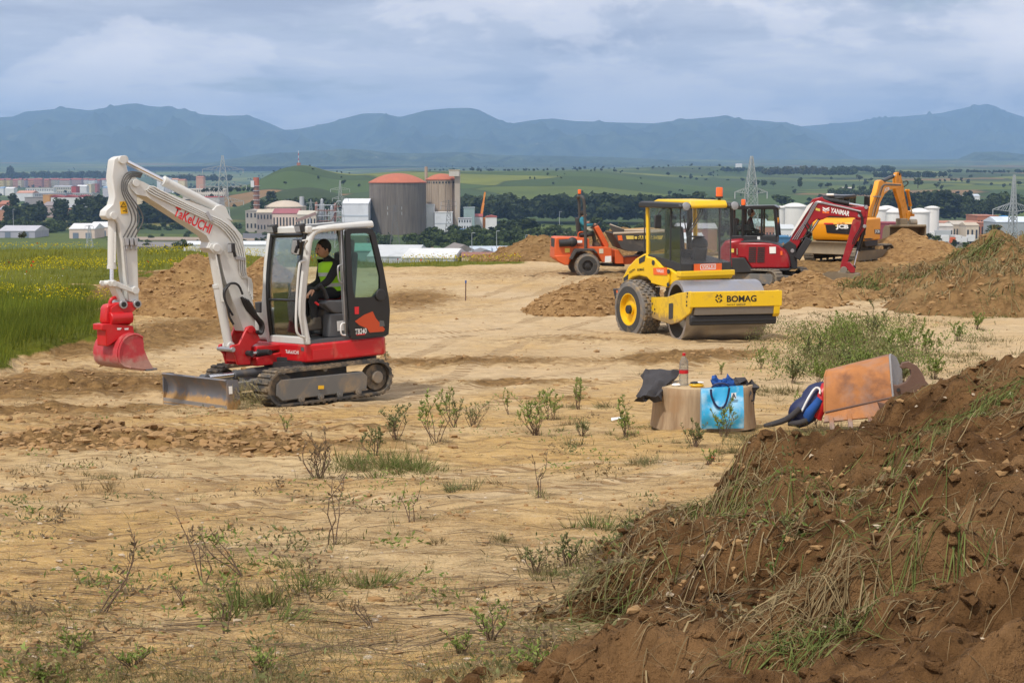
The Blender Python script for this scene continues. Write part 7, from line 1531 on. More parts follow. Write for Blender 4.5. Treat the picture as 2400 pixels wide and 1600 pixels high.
 # ========= LOOSE STUFF: clods, stones, grass
def clods(name,label,P,S_,m,seed):
 rs=np.random.RandomState(seed);ico=np.array([[0,0,1],[.89,0,.45],[.28,.85,.45],[-.72,.53,.45],[-.72,-.53,.45],[.28,-.85,.45],[.72,.53,-.45],[-.28,.85,-.45],[-.89,0,-.45],[-.28,-.85,-.45],[.72,-.53,-.45],[0,0,-1]])
 fc=np.array([[0,1,2],[0,2,3],[0,3,4],[0,4,5],[0,5,1],[1,6,2],[2,7,3],[3,8,4],[4,9,5],[5,10,1],[2,6,7],[3,7,8],[4,8,9],[5,9,10],[1,10,6],[6,11,7],[7,11,8],[8,11,9],[9,11,10],[10,11,6]])
 n=len(P);V=ico[None]*rs.uniform(.45,1.3,(n,12,1));a=rs.uniform(0,6.28,n);sc=np.stack([rs.uniform(.8,1.5,n),rs.uniform(.7,1.1,n),rs.uniform(.35,.8,n)],1);V=V*sc[:,None]*S_[:,None,None]
 ca,sa=np.cos(a)[:,None],np.sin(a)[:,None];X_=V[...,0]*ca-V[...,1]*sa;Y_=V[...,0]*sa+V[...,1]*ca
 W=np.stack([X_,Y_,V[...,2]],-1)+P[:,None]
 me=np_mesh(name,W.reshape(-1,3),(fc[None]+12*np.arange(n)[:,None,None]).reshape(-1,3));me.shade_flat();tag(link(name,me,m),label,None,None,'stuff')
def scatter_px(n,rs,x0,x1,y0,y1):
 px=rs.uniform(x0,x1,n);py=rs.uniform(y0,y1,n);d=30*np.ones(n);sl=(py-400)/FPX
 for _ in range(20):d=.5*d+.5*(CAM.z-plateau((px-1200)/FPX*d,d))/sl
 return(px-1200)/FPX*d,d
_rs=np.random.RandomState(5)
def pick(n,box,prob,size,seed):
 rs=np.random.RandomState(seed);x,y=scatter_px(n,rs,*box);k=(rs.uniform(0,1,n)<prob(x,y))&(y<66);x,y=x[k],y[k]
 s=size[0]*(size[1]/size[0])**(rs.uniform(0,1,len(x))**2.2);return np.stack([x,y,surf_z(x,y)+s*.12],1),s
_m=lambda x,y:np.clip(soil_mask(x,y),0,1)*(1-grass_mask(x,y));mat('clod_earth',(.31,.185,.078),.95,var=.35,scale=1.3,bump=.3);mat('pebble',(.46,.37,.26),.85,var=.4,scale=3)
P1,S1=pick(7000,(-60,1400,640,1120),_m,(.012,.07),1);P1b,S1b=pick(3600,(-60,720,985,1115),_m,(.012,.07),2);P1c,S1c=pick(2500,(1400,2300,640,900),_m,(.015,.06),3)
clods('dirt_clods','crumbled earth clods lying on the worked ground',np.concatenate([P1,P1b,P1c]),np.concatenate([S1,S1b,S1c]),'clod_earth',1)
P2,S2=pick(2200,(-60,2460,700,1600),lambda x,y:.55*(1-grass_mask(x,y)),(.005,.022),4);clods('pebbles','small pale stones strewn over the sandy ground',P2,S2,'pebble',2)
P2,S2=pick(13000,(-60,2460,640,1600),lambda x,y:.25+.7*sstep(.0,.3,fbm(x*.5,y*.4,3,66))*(1-grass_mask(x,y)),(.005,.030),14);clods('dirt_clods','small dry clods strewn over the sandy ground',P2,S2,'clod_earth',12)
def on_heap(n,seed,x0,x1,y0,y1,f,size):
 rs=np.random.RandomState(seed);x=rs.uniform(x0,x1,n);y=rs.uniform(y0,y1,n);z=f(x,y);k=z>ground_z(x,y)+.03;s=size[0]*(size[1]/size[0])**(rs.uniform(0,1,n)**2.0);return np.stack([x,y,z+s*.1],1)[k],s[k]
P3,S3=on_heap(20000,6,-.3,4.6,3.0,13,near_heap,(.005,.036));clods('dirt_clods','dark soil crumbs on the near topsoil heap',P3,S3,'soil_dark',3)
P3,S3=on_heap(140,8,-.3,5.0,3.0,14,near_heap,(.006,.022));clods('pebbles','pale stones and snail shells on the topsoil heap',P3,S3,'pebble',6)
for(x0,x1,y0,y1,f)in SURF[:-1]:
 P3,S3=on_heap(2600,int(y0),x0,x1,y0,y1,f,(.02,.11)if y0>20 else(.01,.06));clods('dirt_clods','loose clods on the soil heap %d metres off'%int(y0),P3,S3,'clod_earth',7)
def strands(name,label,base,vec,length,width,droop,c0,c1,rs,lay=None,seg=4):
 n=len(base);t=np.linspace(0,1,seg+1);P=base[:,None]+vec[:,None]*(length[:,None,None]*t[None,:,None]);P[...,2]-=(droop*length)[:,None]*(t**2)[None]
 P=P+rs.normal(size=(n,1,3))*.06*(length[:,None,None]*t[None,:,None]**2)
 if lay is not None:P[...,2]=surf_z(P[...,0].ravel(),P[...,1].ravel()).reshape(n,-1)+lay[:,None]*(.35+np.sin(t*2.6)[None])
 sd=np.cross(vec,np.array([0,0,1.0]))+rs.normal(size=(n,3))*.3;sd/=np.linalg.norm(sd,axis=1)[:,None]+1e-9
 w=width[:,None,None]*(1-.85*t**1.5)[None,:,None];A=P-sd[:,None]*w;B=P+sd[:,None]*w
 V=np.stack([A,B],2).reshape(n,-1,3);k=np.arange(seg)[:,None]*2;q=np.concatenate([k,k+1,k+3,k+2],1);Q=(q[None]+(2*(seg+1))*np.arange(n)[:,None,None]).reshape(-1,4)
 f=rs.uniform(0,1,(n,1));c=np.array(c0)*(1-f)+np.array(c1)*f;C=np.repeat(c,2*(seg+1),0)
 return V.reshape(-1,3),Q,C
def grass_obj(name,label,parts,parent=None):
 Vs,Qs,Cs=[],[],[];o=0
 for V,Q,C in parts:Vs.append(V);Qs.append(Q+o);Cs.append(C);o+=len(V)
 ob=link(name,np_mesh(name,np.concatenate(Vs),np.concatenate(Qs),None,np.concatenate(Cs)),'foliage',parent)
 if label:tag(ob,label,None,None,'stuff')
 return ob
GREEN=((.055,.085,.018),(.19,.22,.065));DRY=((.15,.105,.05),(.36,.28,.15));OLIVE=((.11,.10,.042),(.25,.22,.10))
def tuft_blades(x,y,n,r,h,w,cc,rs,lean=.5):
 k=max(2,n//45);cx_=rs.normal(0,.42*r,k);cy_=rs.normal(0,.42*r,k);ch=rs.uniform(.45,1.15,k);cl=rs.normal(0,.35,(k,2));i=rs.randint(0,k,n);a=rs.uniform(0,6.28,n);q=np.abs(rs.normal(0,.17*r,n))
 bx,by=x+cx_[i]+q*np.cos(a),y+cy_[i]+q*np.sin(a);bz=surf_z(bx,by)-.01;l_=lean*rs.uniform(.1,1.5,n)
 v=np.stack([np.cos(a)*l_+cl[i,0],np.sin(a)*l_+cl[i,1],np.ones(n)],1);v/=np.linalg.norm(v,axis=1)[:,None]
 V,Q,C=strands('','',np.stack([bx,by,bz],1),v,h*ch[i]*rs.uniform(.25,1.1,n),w*rs.uniform(.5,1.2,n),.55*rs.uniform(0,1,n),*cc,rs)
 dry=np.repeat(rs.uniform(0,1,n)<.3,10)[:,None];return V,Q,np.where(dry,C*.3+np.array([[.16,.125,.06]]),C)
def meadow():
 rs=np.random.RandomState(21);parts=[]
 def area(n,x0,x1,y0,y1,h,w,cc,lim=.5,patch=None):
  y=y0*(y1/y0)**rs.uniform(0,1,n);x=rs.uniform(x0,x1,n)*(y/y1);k=(grass_mask(x,y)>lim)&(np.hypot(x,y)<edge_d(x,y)+3)
  if patch is not None:k&=fbm(x*.16,y*.10,3,patch)>.08
  x,y=x[k],y[k];n=len(x);a=rs.uniform(0,6.28,n);v=np.stack([.25*np.cos(a)+.12,.25*np.sin(a),np.ones(n)],1);v/=np.linalg.norm(v,axis=1)[:,None];s=(.75+.6*fbm(x*.4,y*.4,2,33)).clip(.35,1.4)
  V,Q,C=strands('','',np.stack([x,y,ground_z(x,y)-.02],1),v,h*s*rs.uniform(.55,1.15,n),w*rs.uniform(.7,1.3,n)*(y/35)**.6,.25*rs.uniform(0,1,n),*cc,rs,None,2)
  tone=np.repeat(.85+.4*fbm(x*.25,y*.14,3,50),6);parts.append((V,Q,C*tone.clip(.5,1.4)[:,None]))
 area(42000,-38,.5,23,88,.34,.006,((.13,.15,.012),(.34,.34,.03)));area(42000,-15,-6,21,46,.55,.0045,((.09,.13,.014),(.22,.26,.035)));area(8000,-38,2,60,88,.36,.007,((.14,.15,.015),(.30,.28,.04)))
 grass_obj('meadow_grass','tall green meadow grass along the left edge and rim',parts);parts.clear()
 def blooms(n,y0,y1,c,sz,patch,thr,h):
  y=y0*(y1/y0)**rs.uniform(0,1,n);x=rs.uniform(-38,1,n)*(y/y1);k=(grass_mask(x,y)>.55)&(np.hypot(x,y)<edge_d(x,y)+2)&(fbm(x*.22,y*.09,3,patch)>thr);x,y=x[k],y[k];n=len(x)
  z=ground_z(x,y)+h*rs.uniform(.6,1.2,n);ctr=np.stack([x,y,z],1);s=sz*rs.uniform(.6,1.3,n)[:,None]*(y/40)[:,None]**.5
  e=rs.normal(size=(n,3));e/=np.linalg.norm(e,axis=1)[:,None];g=np.cross(e,rs.normal(size=(n,3)));g/=np.linalg.norm(g,axis=1)[:,None]
  q=np.stack([ctr-e*s,ctr+g*s,ctr+e*s,ctr-g*s],1);parts.append((q.reshape(-1,3),np.arange(n*4).reshape(-1,4),np.repeat(np.array(c)[None]*rs.uniform(.7,1.15,(n,1)),4,0)))
 blooms(45000,40,86,(.60,.49,.010),.018,77,-.02,.30);blooms(2500,25,34,(.60,.55,.02),.013,78,.14,.42);blooms(1500,44,84,(.45,.04,.008),.026,79,.5,.3);blooms(3000,36,60,(.60,.62,.55),.014,80,.2,.32);blooms(160,61,67,(.50,.04,.01),.035,83,.1,.30)
 grass_obj('meadow_flowers','yellow, red and white wild flowers dotted over the meadow',parts)
meadow()
def heap_grass():
 rs=np.random.RandomState(31);parts=[]
 def lay(px,py,d,n,spread,ang,L,cc,w=.0022,lift=.030,fan=.8):
  if d<20:L*=.45;spread*=.9;n=int(n*.95)
  else:n=int(n*.4);L*=.75;cc=[OLIVE,DRY,cc][int(px)%3]
  x0,y0=vx(px,d),d;x=x0+rs.normal(0,spread,n);y=y0+rs.normal(0,spread,n);a=R(ang)+rs.normal(0,fan,n)+3.14*(rs.uniform(0,1,n)<.15);v=np.stack([np.cos(a),np.sin(a),np.zeros(n)],1)
  parts.append(strands('','',np.stack([x,y,x*0],1),v,L*rs.uniform(.5,1.2,n),w*rs.uniform(.6,1.4,n),np.zeros(n),*cc,rs,lift*rs.uniform(.2,1.5,n),5))
 for a in[(1720,1120,8.3,240,.14,215,.75,DRY),(1700,1150,8.1,150,.12,225,.7,GREEN),(1640,1230,7.5,130,.12,230,.6,GREEN),(1560,1250,7.6,200,.25,215,.8,OLIVE),(1480,1330,7.0,170,.16,210,.7,DRY),(1420,1400,6.6,160,.14,220,.5,OLIVE),(1500,1420,6.3,130,.16,215,.5,GREEN),(1850,1180,7.7,120,.2,235,.6,GREEN),(1900,1250,6.9,120,.25,60,.5,GREEN),(2000,1200,6.9,120,.3,225,.7,DRY),(2050,1330,5.7,90,.2,240,.6,GREEN),(1960,1440,5.0,200,.12,225,.5,DRY),(1930,1500,4.7,160,.10,235,.45,GREEN),(1860,1560,4.5,90,.12,240,.4,GREEN),(2160,1000,9.5,160,.25,225,.7,OLIVE),(2130,960,10.6,220,.16,260,.4,GREEN),(2330,960,8.0,240,.22,235,.8,GREEN),(2380,1000,7.2,160,.22,230,.8,DRY),(2250,900,9.8,180,.3,230,.7,DRY),(2200,1130,7.2,140,.25,235,.5,GREEN),(2100,1250,6.2,120,.25,230,.5,DRY),(1700,1400,5.9,160,.3,220,.5,DRY),(1800,1500,5.0,160,.3,215,.4,DRY),(2150,1450,4.5,120,.25,220,.35,DRY),(2300,1250,5.2,120,.3,235,.4,DRY),(1350,1480,6.0,160,.2,210,.5,OLIVE),(2220,1340,5.0,80,.1,250,.35,GREEN),(1600,1180,9.0,160,.3,200,.5,DRY),(1760,1300,6.5,160,.35,220,.5,DRY)]:lay(*a)
 n=3200;x,y=rs.uniform(.2,4.5,n),rs.uniform(3.2,12,n);k=near_heap(x,y)>ground_z(x,y)+.03;x,y=x[k],y[k];n=len(x);a=rs.uniform(0,6.28,n)
 parts.append(strands('','',np.stack([x,y,x*0],1),np.stack([np.cos(a),np.sin(a),a*0],1),rs.uniform(.06,.3,n),rs.uniform(.0007,.0018,n),a*0,(.12,.08,.04),(.34,.26,.14),rs,rs.uniform(.004,.02,n),4))
 grass_obj('uprooted_grass','uprooted green and straw coloured grass lying on the near topsoil heap',parts);parts.clear()
 for(px,py,d,n,sp,an,L,cc)in[(2300,570,49,300,.5,215,1.3,GREEN),(2250,600,48.5,320,.5,215,1.3,OLIVE),(2200,625,47.5,260,.5,210,1.0,GREEN),(2350,560,49,260,.6,300,1.0,OLIVE),(2400,565,49,300,.8,260,.9,GREEN),(2290,615,46,260,.6,250,.8,OLIVE),(2340,640,43.5,260,.7,250,.8,GREEN),(2260,650,43.5,240,.6,255,.7,GREEN),(2180,650,44.5,240,.5,240,.7,GREEN),(2100,650,46,220,.5,230,.7,GREEN),(2030,662,45.5,320,.4,225,.8,GREEN),(2390,650,41.5,260,.8,240,.8,OLIVE),(2150,635,46.5,200,.5,240,.7,DRY),(2370,610,45,240,.7,235,.9,DRY),(2230,680,42,300,1.0,240,.6,OLIVE),(2350,690,40,300,1.2,240,.6,OLIVE),(2150,690,43,260,.9,240,.5,DRY),(2260,700,41.5,260,1.0,240,.5,GREEN),(2060,690,44,200,.8,230,.5,OLIVE),(2400,700,39,400,1.3,240,.6,GREEN),(2310,670,42.5,300,.9,235,.6,DRY)]:lay(px,py,d,n,sp,an,L,cc,.013,.10,.5)
 grass_obj('uprooted_grass','torn turf hanging over the earth bank at right',parts)
heap_grass()
# ========= PLANTS
mat('twig',(.115,.075,.05),.9,var=.3,scale=20)
def leaf_cards(P,D,size,rs,c0,c1):
 n=len(P);D=D/(np.linalg.norm(D,axis=1)[:,None]+1e-9);s=np.cross(D,rs.normal(size=(n,3)));s/=np.linalg.norm(s,axis=1)[:,None]+1e-9;u=np.cross(s,D);L=size*rs.uniform(.6,1.2,n)[:,None];W=L*.17
 A,T_,M_=P,P+D*L,P+D*L*.5;q=np.stack([A,M_+s*W+u*W*.4,T_,M_-s*W+u*W*.4],1);f=rs.uniform(0,1,(n,1));c=np.array(c0)*(1-f)+np.array(c1)*f
 return q,c
WPOS=[]
def weed(px,py,h_px,label,leafy=1.0,stems=5,spread=.5,seed=0,cc=((.050,.085,.018),(.15,.21,.05)),lean=(0,0),bare=.35,lsize=None):
 b=on_ground(px,py);b.z=float(surf_z(np.array([b.x]),np.array([b.y]))[0]);rs=np.random.RandomState(seed+int(px));H=h_px/FPX*b.y;ls=lsize or 0.055*min(1.0,H/.5)**.5*.8
 WPOS.append((b.x,b.y,H));r=empty('weed',b,label=label,cat='plant',group='weeds growing on the sandy ground');st=MB();LP,LD=[],[];stems=int(stems*(1.7 if leafy>.2 else 1))
 for k in range(stems):
  a=rs.uniform(0,6.28);sp=spread*rs.uniform(.15,1.25);hh=H*(rs.uniform(.35,1.0)**.8 if k else 1.0);r0=.10*H*rs.uniform(0,1);p=[Vector((r0*math.cos(a),r0*math.sin(a),-.02))];bd=rs.normal(size=2)*.14
  for i in range(1,6):t=i/5;p.append(Vector((p[0].x+(sp*math.cos(a)*t**1.4+lean[0]*t+bd[0]*math.sin(3*t))*hh+rs.normal()*.025*hh,p[0].y+(sp*math.sin(a)*t**1.4+lean[1]*t+bd[1]*math.sin(3*t))*hh+rs.normal()*.025*hh,hh*t)))
  w=.0021+.0022*min(1,H);st.tube(p,[w*1.3,w*1.15,w,w*.8,w*.6,w*.4],5)
  lo=rs.uniform(bare,.7)
  for j in range(3 if leafy<.2 else 2):
   i=2+j%3;q=p[i]+Vector((rs.normal()*.16,rs.normal()*.16,.08+.10*rs.uniform(0,1)))*hh;st.tube([p[i],p[i].lerp(q,.5)+Vector((rs.normal(),rs.normal(),0))*.02*hh,q],[w*.6,w*.45,w*.25],4)
   for _ in range(int(9*leafy+rs.uniform(0,1))):LP.append(p[i].lerp(q,rs.uniform(.4,1)));LD.append(Vector((rs.normal()*.8,rs.normal()*.8,.6)))
  for _ in range(int(30*leafy)):
   t=(lo+(1-lo)*rs.uniform(0,1)**.6)*4.99;i=int(t);q=p[i].lerp(p[i+1],t-i);LP.append(q);LD.append(Vector((rs.normal()*.75,rs.normal()*.75,.8+rs.uniform(0,.5))))
 st.build('stem','twig',r,60)
 if LP:
  q,c=leaf_cards(np.array([tuple(v)for v in LP]),np.array([tuple(v)for v in LD]),ls,rs,*cc);me=np_mesh('leaves',q.reshape(-1,3),np.arange(len(q)*4).reshape(-1,4),None,np.repeat(c,4,0));link('leaves',me,'foliage',r)
 return r
DULL=((.10,.115,.045),(.25,.26,.11));BRN=((.12,.09,.055),(.26,.20,.12))
for w in[(1022,1046,140,'tallest leafy shoot right of the excavator track, above the green tuft',1.0,4,.25,1),(1067,1008,88,'leafy weed just right of the tallest shoot',.7,5,.35,2,DULL),(1108,1004,72,'twiggy weed with sparse leaves right of the tallest shoot',.3,7,.8,3,DULL),(1196,972,62,'slim leafy shoot left of the spreading bush',.9,2,.15,4),(1256,1026,104,'spreading bush of bare stems with a green crown in mid ground',.6,9,.75,5),(1290,990,75,'dense green sprig behind the spreading bush',1.0,5,.3,6),(1356,968,78,'leafy shoots between the spreading bush and the stump',.8,5,.3,7),(1470,1028,98,'upright weed left of the stump',1.0,4,.2,8),(1630,1052,66,'bushy brown weed in front of the stump',.6,8,.5,9,DULL),(1694,1032,92,'leafy weed in front of the blue bag',.8,5,.35,10),(1783,864,44,'bright shoots on the clods behind the stump',1.0,5,.4,11),(1812,860,42,'second bright shoot on the clods behind the stump',1.0,3,.3,12),(1879,996,78,'leafy shoot before the backpack',.9,3,.2,13),(1910,1000,40,'low yellowish sprout before the rusty bucket',.8,5,.5,14),(1690,880,30,'tiny sprouts behind the bottle',.8,4,.6,15),(747,1108,118,'dry brown upright weed left of the green tuft',.25,9,.25,16,BRN),(930,1045,85,'olive weed behind the green tuft',.8,7,.4,17,DULL),(880,1065,70,'olive weed at the left of the green tuft',.8,6,.5,18,DULL),(964,1236,100,'two thin stalks with a few leaves in the middle foreground',.2,3,.25,19),(1365,1030,40,'low dull weed left of the stump weed',.5,6,.6,20,DULL),(1240,1600,80,'broad leaved green weed at the bottom edge',.4,6,1.0,21),(185,1525,66,'small bright green sprig at lower left',.4,6,1.0,22),(310,1560,60,'bramble sprig at the bottom left',.4,6,1.0,23),(620,1575,70,'bramble sprig near the bottom edge',.4,6,1.0,24),(100,1590,45,'low bramble leaves in the bottom left corner',.9,6,.8,25),(1080,1530,60,'pale green sprig by the topsoil heap',.4,6,1.0,26),(1150,1500,90,'leafy shoot at the toe of the topsoil heap',.4,6,1.0,27),(1255,1330,70,'thin grey-green weed left of the topsoil heap',.4,5,.4,28,DULL),(1330,1310,80,'grey-green weed beside the topsoil heap',.5,6,.5,29,DULL),(1480,1265,60,'bushy weed at the upper toe of the topsoil heap',.7,7,.6,30,DULL),(670,1020,40,'small sprig on the turned clod row',.5,3,.4,31),(1660,1105,40,'sprig with a red flower below the stump',.5,5,.5,32),(905,850,40,'sprig behind the excavator track',.5,4,.5,33,DULL),(1560,960,25,'small weed in front of the jacket',.5,4,.8,34,DULL)]:
 weed(w[0],w[1],w[2],w[3],w[4],w[5],w[6],w[7],w[8]if len(w)>8 else((.12,.17,.035),(.32,.38,.11)))
TH=['at the left front of the thicket behind the rusty bucket','with tall shoots left of the thicket middle','tallest in the thicket above the rusty bucket','at the back edge of the thicket by the pale track','right of the thicket middle behind the bucket corner','with upright shoots on the right side of the thicket','low in front of the thicket middle','low just above the top edge of the rusty bucket','at the right back of the thicket','above the hook of the rusty bucket','between the hook and the topsoil heap','low on the clods left of the rusty bucket','leftmost of the thicket beside the roller drum','small and alone right of the thicket','rightmost and smallest below the earth bank']
for i,(px,py,h,st)in enumerate([(1905,858,78,6),(1945,842,100,7),(1990,832,105,7),(2040,800,95,5),(2080,850,88,7),(2130,836,96,6),(1985,880,60,7),(2040,880,62,7),(2175,830,60,6),(2120,900,58,6),(2190,890,56,6),(1920,905,60,6),(1860,900,56,5),(2245,800,44,6),(2290,770,40,6)]):
 weed(px,py,h,'green shrub '+TH[i],2.0,st+1,.45,60+i,((.12,.17,.035),(.32,.38,.11))if i%3 else DULL)
for i,(px,py,h,ln,lb)in enumerate([(786,1277,190,(.25,0),'long bare twig leaning right in the middle foreground'),(245,1420,215,(.55,0),'long bare forked twig leaning right at lower left'),(576,1344,130,(-.7,0),'bare twig leaning left in the lower foreground'),(480,1358,185,(-.1,0),'upright bare twig with withered leaves in the lower foreground'),(875,1455,60,(-.6,0),'bent twig with a dark grass tussock below it'),(430,1410,60,(-.5,0),'short broken twig beside the long forked twig'),(1260,1180,110,(-.1,0),'thin bare stalk in the right middle ground'),(530,1470,80,(.1,0),'dark curved stalk near the bottom middle')]):
 weed(px,py,h,lb,.12,3,.25,90+i,BRN,ln,.1)
def litter():
 rs=np.random.RandomState(44);parts=[]
 for(px,py,n,r,h,cc)in[(905,1085,900,.55,.26,GREEN),(960,1095,500,.4,.22,GREEN),(820,1090,260,.35,.16,OLIVE),(560,1420,380,.3,.16,GREEN),(790,1370,420,.3,.17,GREEN),(640,1400,350,.4,.12,DRY),(230,1360,180,.25,.08,OLIVE),(60,1430,200,.25,.09,DRY),(650,1330,200,.12,.08,GREEN),(280,1120,200,.35,.14,OLIVE),(210,1150,180,.3,.12,DRY),(1540,1090,320,.35,.16,OLIVE),(1440,1240,300,.3,.16,GREEN),(1400,1300,500,.5,.14,OLIVE),(1300,1330,300,.35,.12,OLIVE),(1760,1035,420,.38,.20,OLIVE),(1700,1060,200,.3,.14,OLIVE),(1990,1025,420,.3,.22,OLIVE),(1930,1035,300,.3,.16,GREEN),(1860,1020,300,.3,.15,OLIVE),(1330,1000,220,.3,.14,DRY),(1120,1140,140,.3,.10,DRY),(1060,1150,200,.22,.16,DULL),(1340,960,260,.3,.16,DRY),(1800,920,500,.6,.2,OLIVE),(2050,880,700,.9,.22,OLIVE),(2200,840,700,1.2,.2,OLIVE),(2330,800,600,1.3,.18,OLIVE),(2150,760,500,1.5,.16,OLIVE),(2350,740,700,1.8,.18,GREEN),(1080,1280,160,.3,.08,DRY),(1170,1270,120,.15,.1,OLIVE)]:
  b=on_ground(px,py);parts.append(tuft_blades(b.x,b.y,n,r,h,.0035 if py>950 else 0.006,cc,rs,.8))
 for k,(x,y,H)in enumerate(WPOS):
  for j in range(2):parts.append(tuft_blades(x+rs.normal(0,.08),y+rs.normal(0,.12),60,rs.uniform(.12,.3),min(.22,.35*H),.0024,[OLIVE,DRY,DULL,GREEN][(k+j)%4],rs,1.2))
 for k in range(1500):
  px,py=rs.uniform(-40,1300),1605-300*rs.uniform(0,1)**1.5
  if fbm(np.array([px/260]),np.array([py/130]),3,9)[0]+(py-1480)/300+.25*(px>500)<.1:continue
  b=on_ground(px,py);parts.append(tuft_blades(b.x,b.y,26,.2,.10,.0016,[GREEN,DRY,OLIVE,DRY,OLIVE][k%5],rs,1.4))
 for k in range(520):
  b=on_ground(rs.uniform(-40,1900),rs.uniform(960,1400));parts.append(tuft_blades(b.x,b.y,rs.randint(8,40),rs.uniform(.05,.2),rs.uniform(.04,.13),.0018,[DRY,OLIVE,DRY,DULL,BRN][k%5],rs,1.5))
 for k in range(130):
  b=on_ground(rs.uniform(1300,2440),rs.uniform(700,1050));parts.append(tuft_blades(b.x,b.y,rs.randint(30,120),rs.uniform(.15,.5),rs.uniform(.08,.22),.004,[DRY,OLIVE,GREEN,DULL][k%4],rs,1.2))if 1500<b.x*FPX/b.y+1200+(b.y-15)*-30+300 else None
 for k in range(230):
  px=rs.normal(2010,95);py=rs.uniform(775,895);b=on_ground(px,py);m=rs.randint(50,130);r_=rs.uniform(.08,.2);hh=rs.uniform(.15,.5);x=b.x+rs.normal(0,r_,m);y=b.y+rs.normal(0,r_*1.5,m);P=np.stack([x,y,surf_z(x,y)+hh*rs.uniform(0,1,m)**.8],1);D=rs.normal(size=(m,3))*.7;D[:,2]=np.abs(D[:,2])+.5
  q,c=leaf_cards(P,D,.055,rs,*[((.09,.14,.03),(.27,.33,.09)),DULL,OLIVE][k%3]);parts.append((q.reshape(-1,3),np.arange(m*4).reshape(-1,4),np.repeat(c,4,0)))
 for k in range(420):
  px,py=rs.uniform(-40,1900),rs.uniform(935,1600)
  if fbm(np.array([px/330]),np.array([py/140]),3,19)[0]<.06:continue
  b=on_ground(px,py);m=rs.randint(14,60);r_=rs.uniform(.03,.16);hh=rs.uniform(.02,.13);x=b.x+rs.normal(0,r_,m);y=b.y+rs.normal(0,r_,m);P=np.stack([x,y,surf_z(x,y)+hh*rs.uniform(0,1,m)],1);D=rs.normal(size=(m,3));D[:,2]=np.abs(D[:,2])
  q,c=leaf_cards(P,D,.035,rs,*[DULL,BRN,((.10,.15,.03),(.26,.31,.09)),DRY][k%4]);parts.append((q.reshape(-1,3),np.arange(m*4).reshape(-1,4),np.repeat(c,4,0)))
 grass_obj('sparse_grass','sparse green and dry grass tufts on the sandy ground',parts);parts.clear()
 n=2200;x,y=scatter_px(n,rs,-40,1700,1040,1600);a=rs.uniform(-.5,.6,n)+math.pi*rs.randint(0,2,n)
 parts.append(strands('','',np.stack([x,y,x*0],1),np.stack([np.cos(a),np.sin(a),a*0],1),rs.uniform(.06,.45,n),rs.uniform(.0012,.004,n),a*0,(.07,.045,.03),(.24,.18,.11),rs,rs.uniform(.003,.025,n),5))
 grass_obj('dead_twigs','dead twigs and straw lying on the sandy ground',parts)
litter()
# ========= THINGS LEFT ON THE GROUND
streaky('stump_wood',(.26,.175,.105),(.44,.32,.20),(.34,.21,.11));_m=MATS['stump_wood'].node_tree.nodes;[setattr(n_.inputs['Scale'],'default_value',(9,9,.8))for n_ in _m if n_.bl_idname=='ShaderNodeMapping'];[setattr(n_.inputs['Scale'],'default_value',5)for n_ in _m if n_.bl_idname=='ShaderNodeTexNoise' and n_.inputs['Scale'].default_value<1];mat('cut_wood',(.46,.34,.19),.85,var=.2,scale=6,bump=.2)
mat('jacket_dark',(.045,.042,.045),.95,var=.3,scale=12,bump=.2);mat('blue_cloth',(.012,.075,.30),.85,var=.2,scale=9);mat('navy',(.010,.018,.075),.6,var=.2);mat('bag_blue',(.035,.40,.72),.35,var=.1,scale=3,second=((.30,.55,.74),4.5),coat=.3);mat('cola_red',(.50,.012,.018),.4);mat('snack_yellow',(.70,.42,.02),.35);mat('bread',(.62,.42,.22),.8)
mat('rust',(.40,.16,.05),.85,var=.45,scale=4,dirt=.55,dirtcol=(.27,.20,.17),dscale=3.2,bump=.5,bscale=25,second=((.20,.085,.04),2.2),low=(-.05,.22));mat('rust_dark',(.13,.075,.055),.8,var=.3,scale=6,bump=.3);mat('old_grey',(.25,.24,.24),.7,var=.2);glass('pet',(.97,.98,.985),.5,.35)
SY=15.75
def stump():
 c=at(*zs(600,640),SY);c.z=at(*zs(480,648),SY-.45).z;r=empty('tree_stump',c,label='thick sawn stump used as a picnic table',cat='tree stump');rs=random.Random(2);N=40;H=.36
 rad=[.50*(1+.035*math.sin(3*6.28*i/N+1)+rs.uniform(-.012,.012))for i in range(N)];b=MB();rows=[]
 for k,(z,s)in enumerate([(-.06,1.06),(.03,1.03),(.14,1.01),(.28,1.0),(H-.015,.995),(H,.975)]):rows.append([(rad[i%N]*s*math.cos(6.2832*i/N),rad[i%N]*s*.85*math.sin(6.2832*i/N),z)for i in range(N+1)])
 b.sheet(rows).build('bark','stump_wood',r,50);MB().raw([(rad[i]*.976*math.cos(6.2832*i/N),rad[i]*.976*.85*math.sin(6.2832*i/N),H+.001)for i in range(N)],[tuple(range(N))]).build('sawn_top','cut_wood',r,None)
 return c,c.z+H
SC,ST=stump()
def top_pt(x,y,Y=None):
 d=ray(*zs(x,y));t=(ST-CAM.z)/d.z;return CAM+d*t
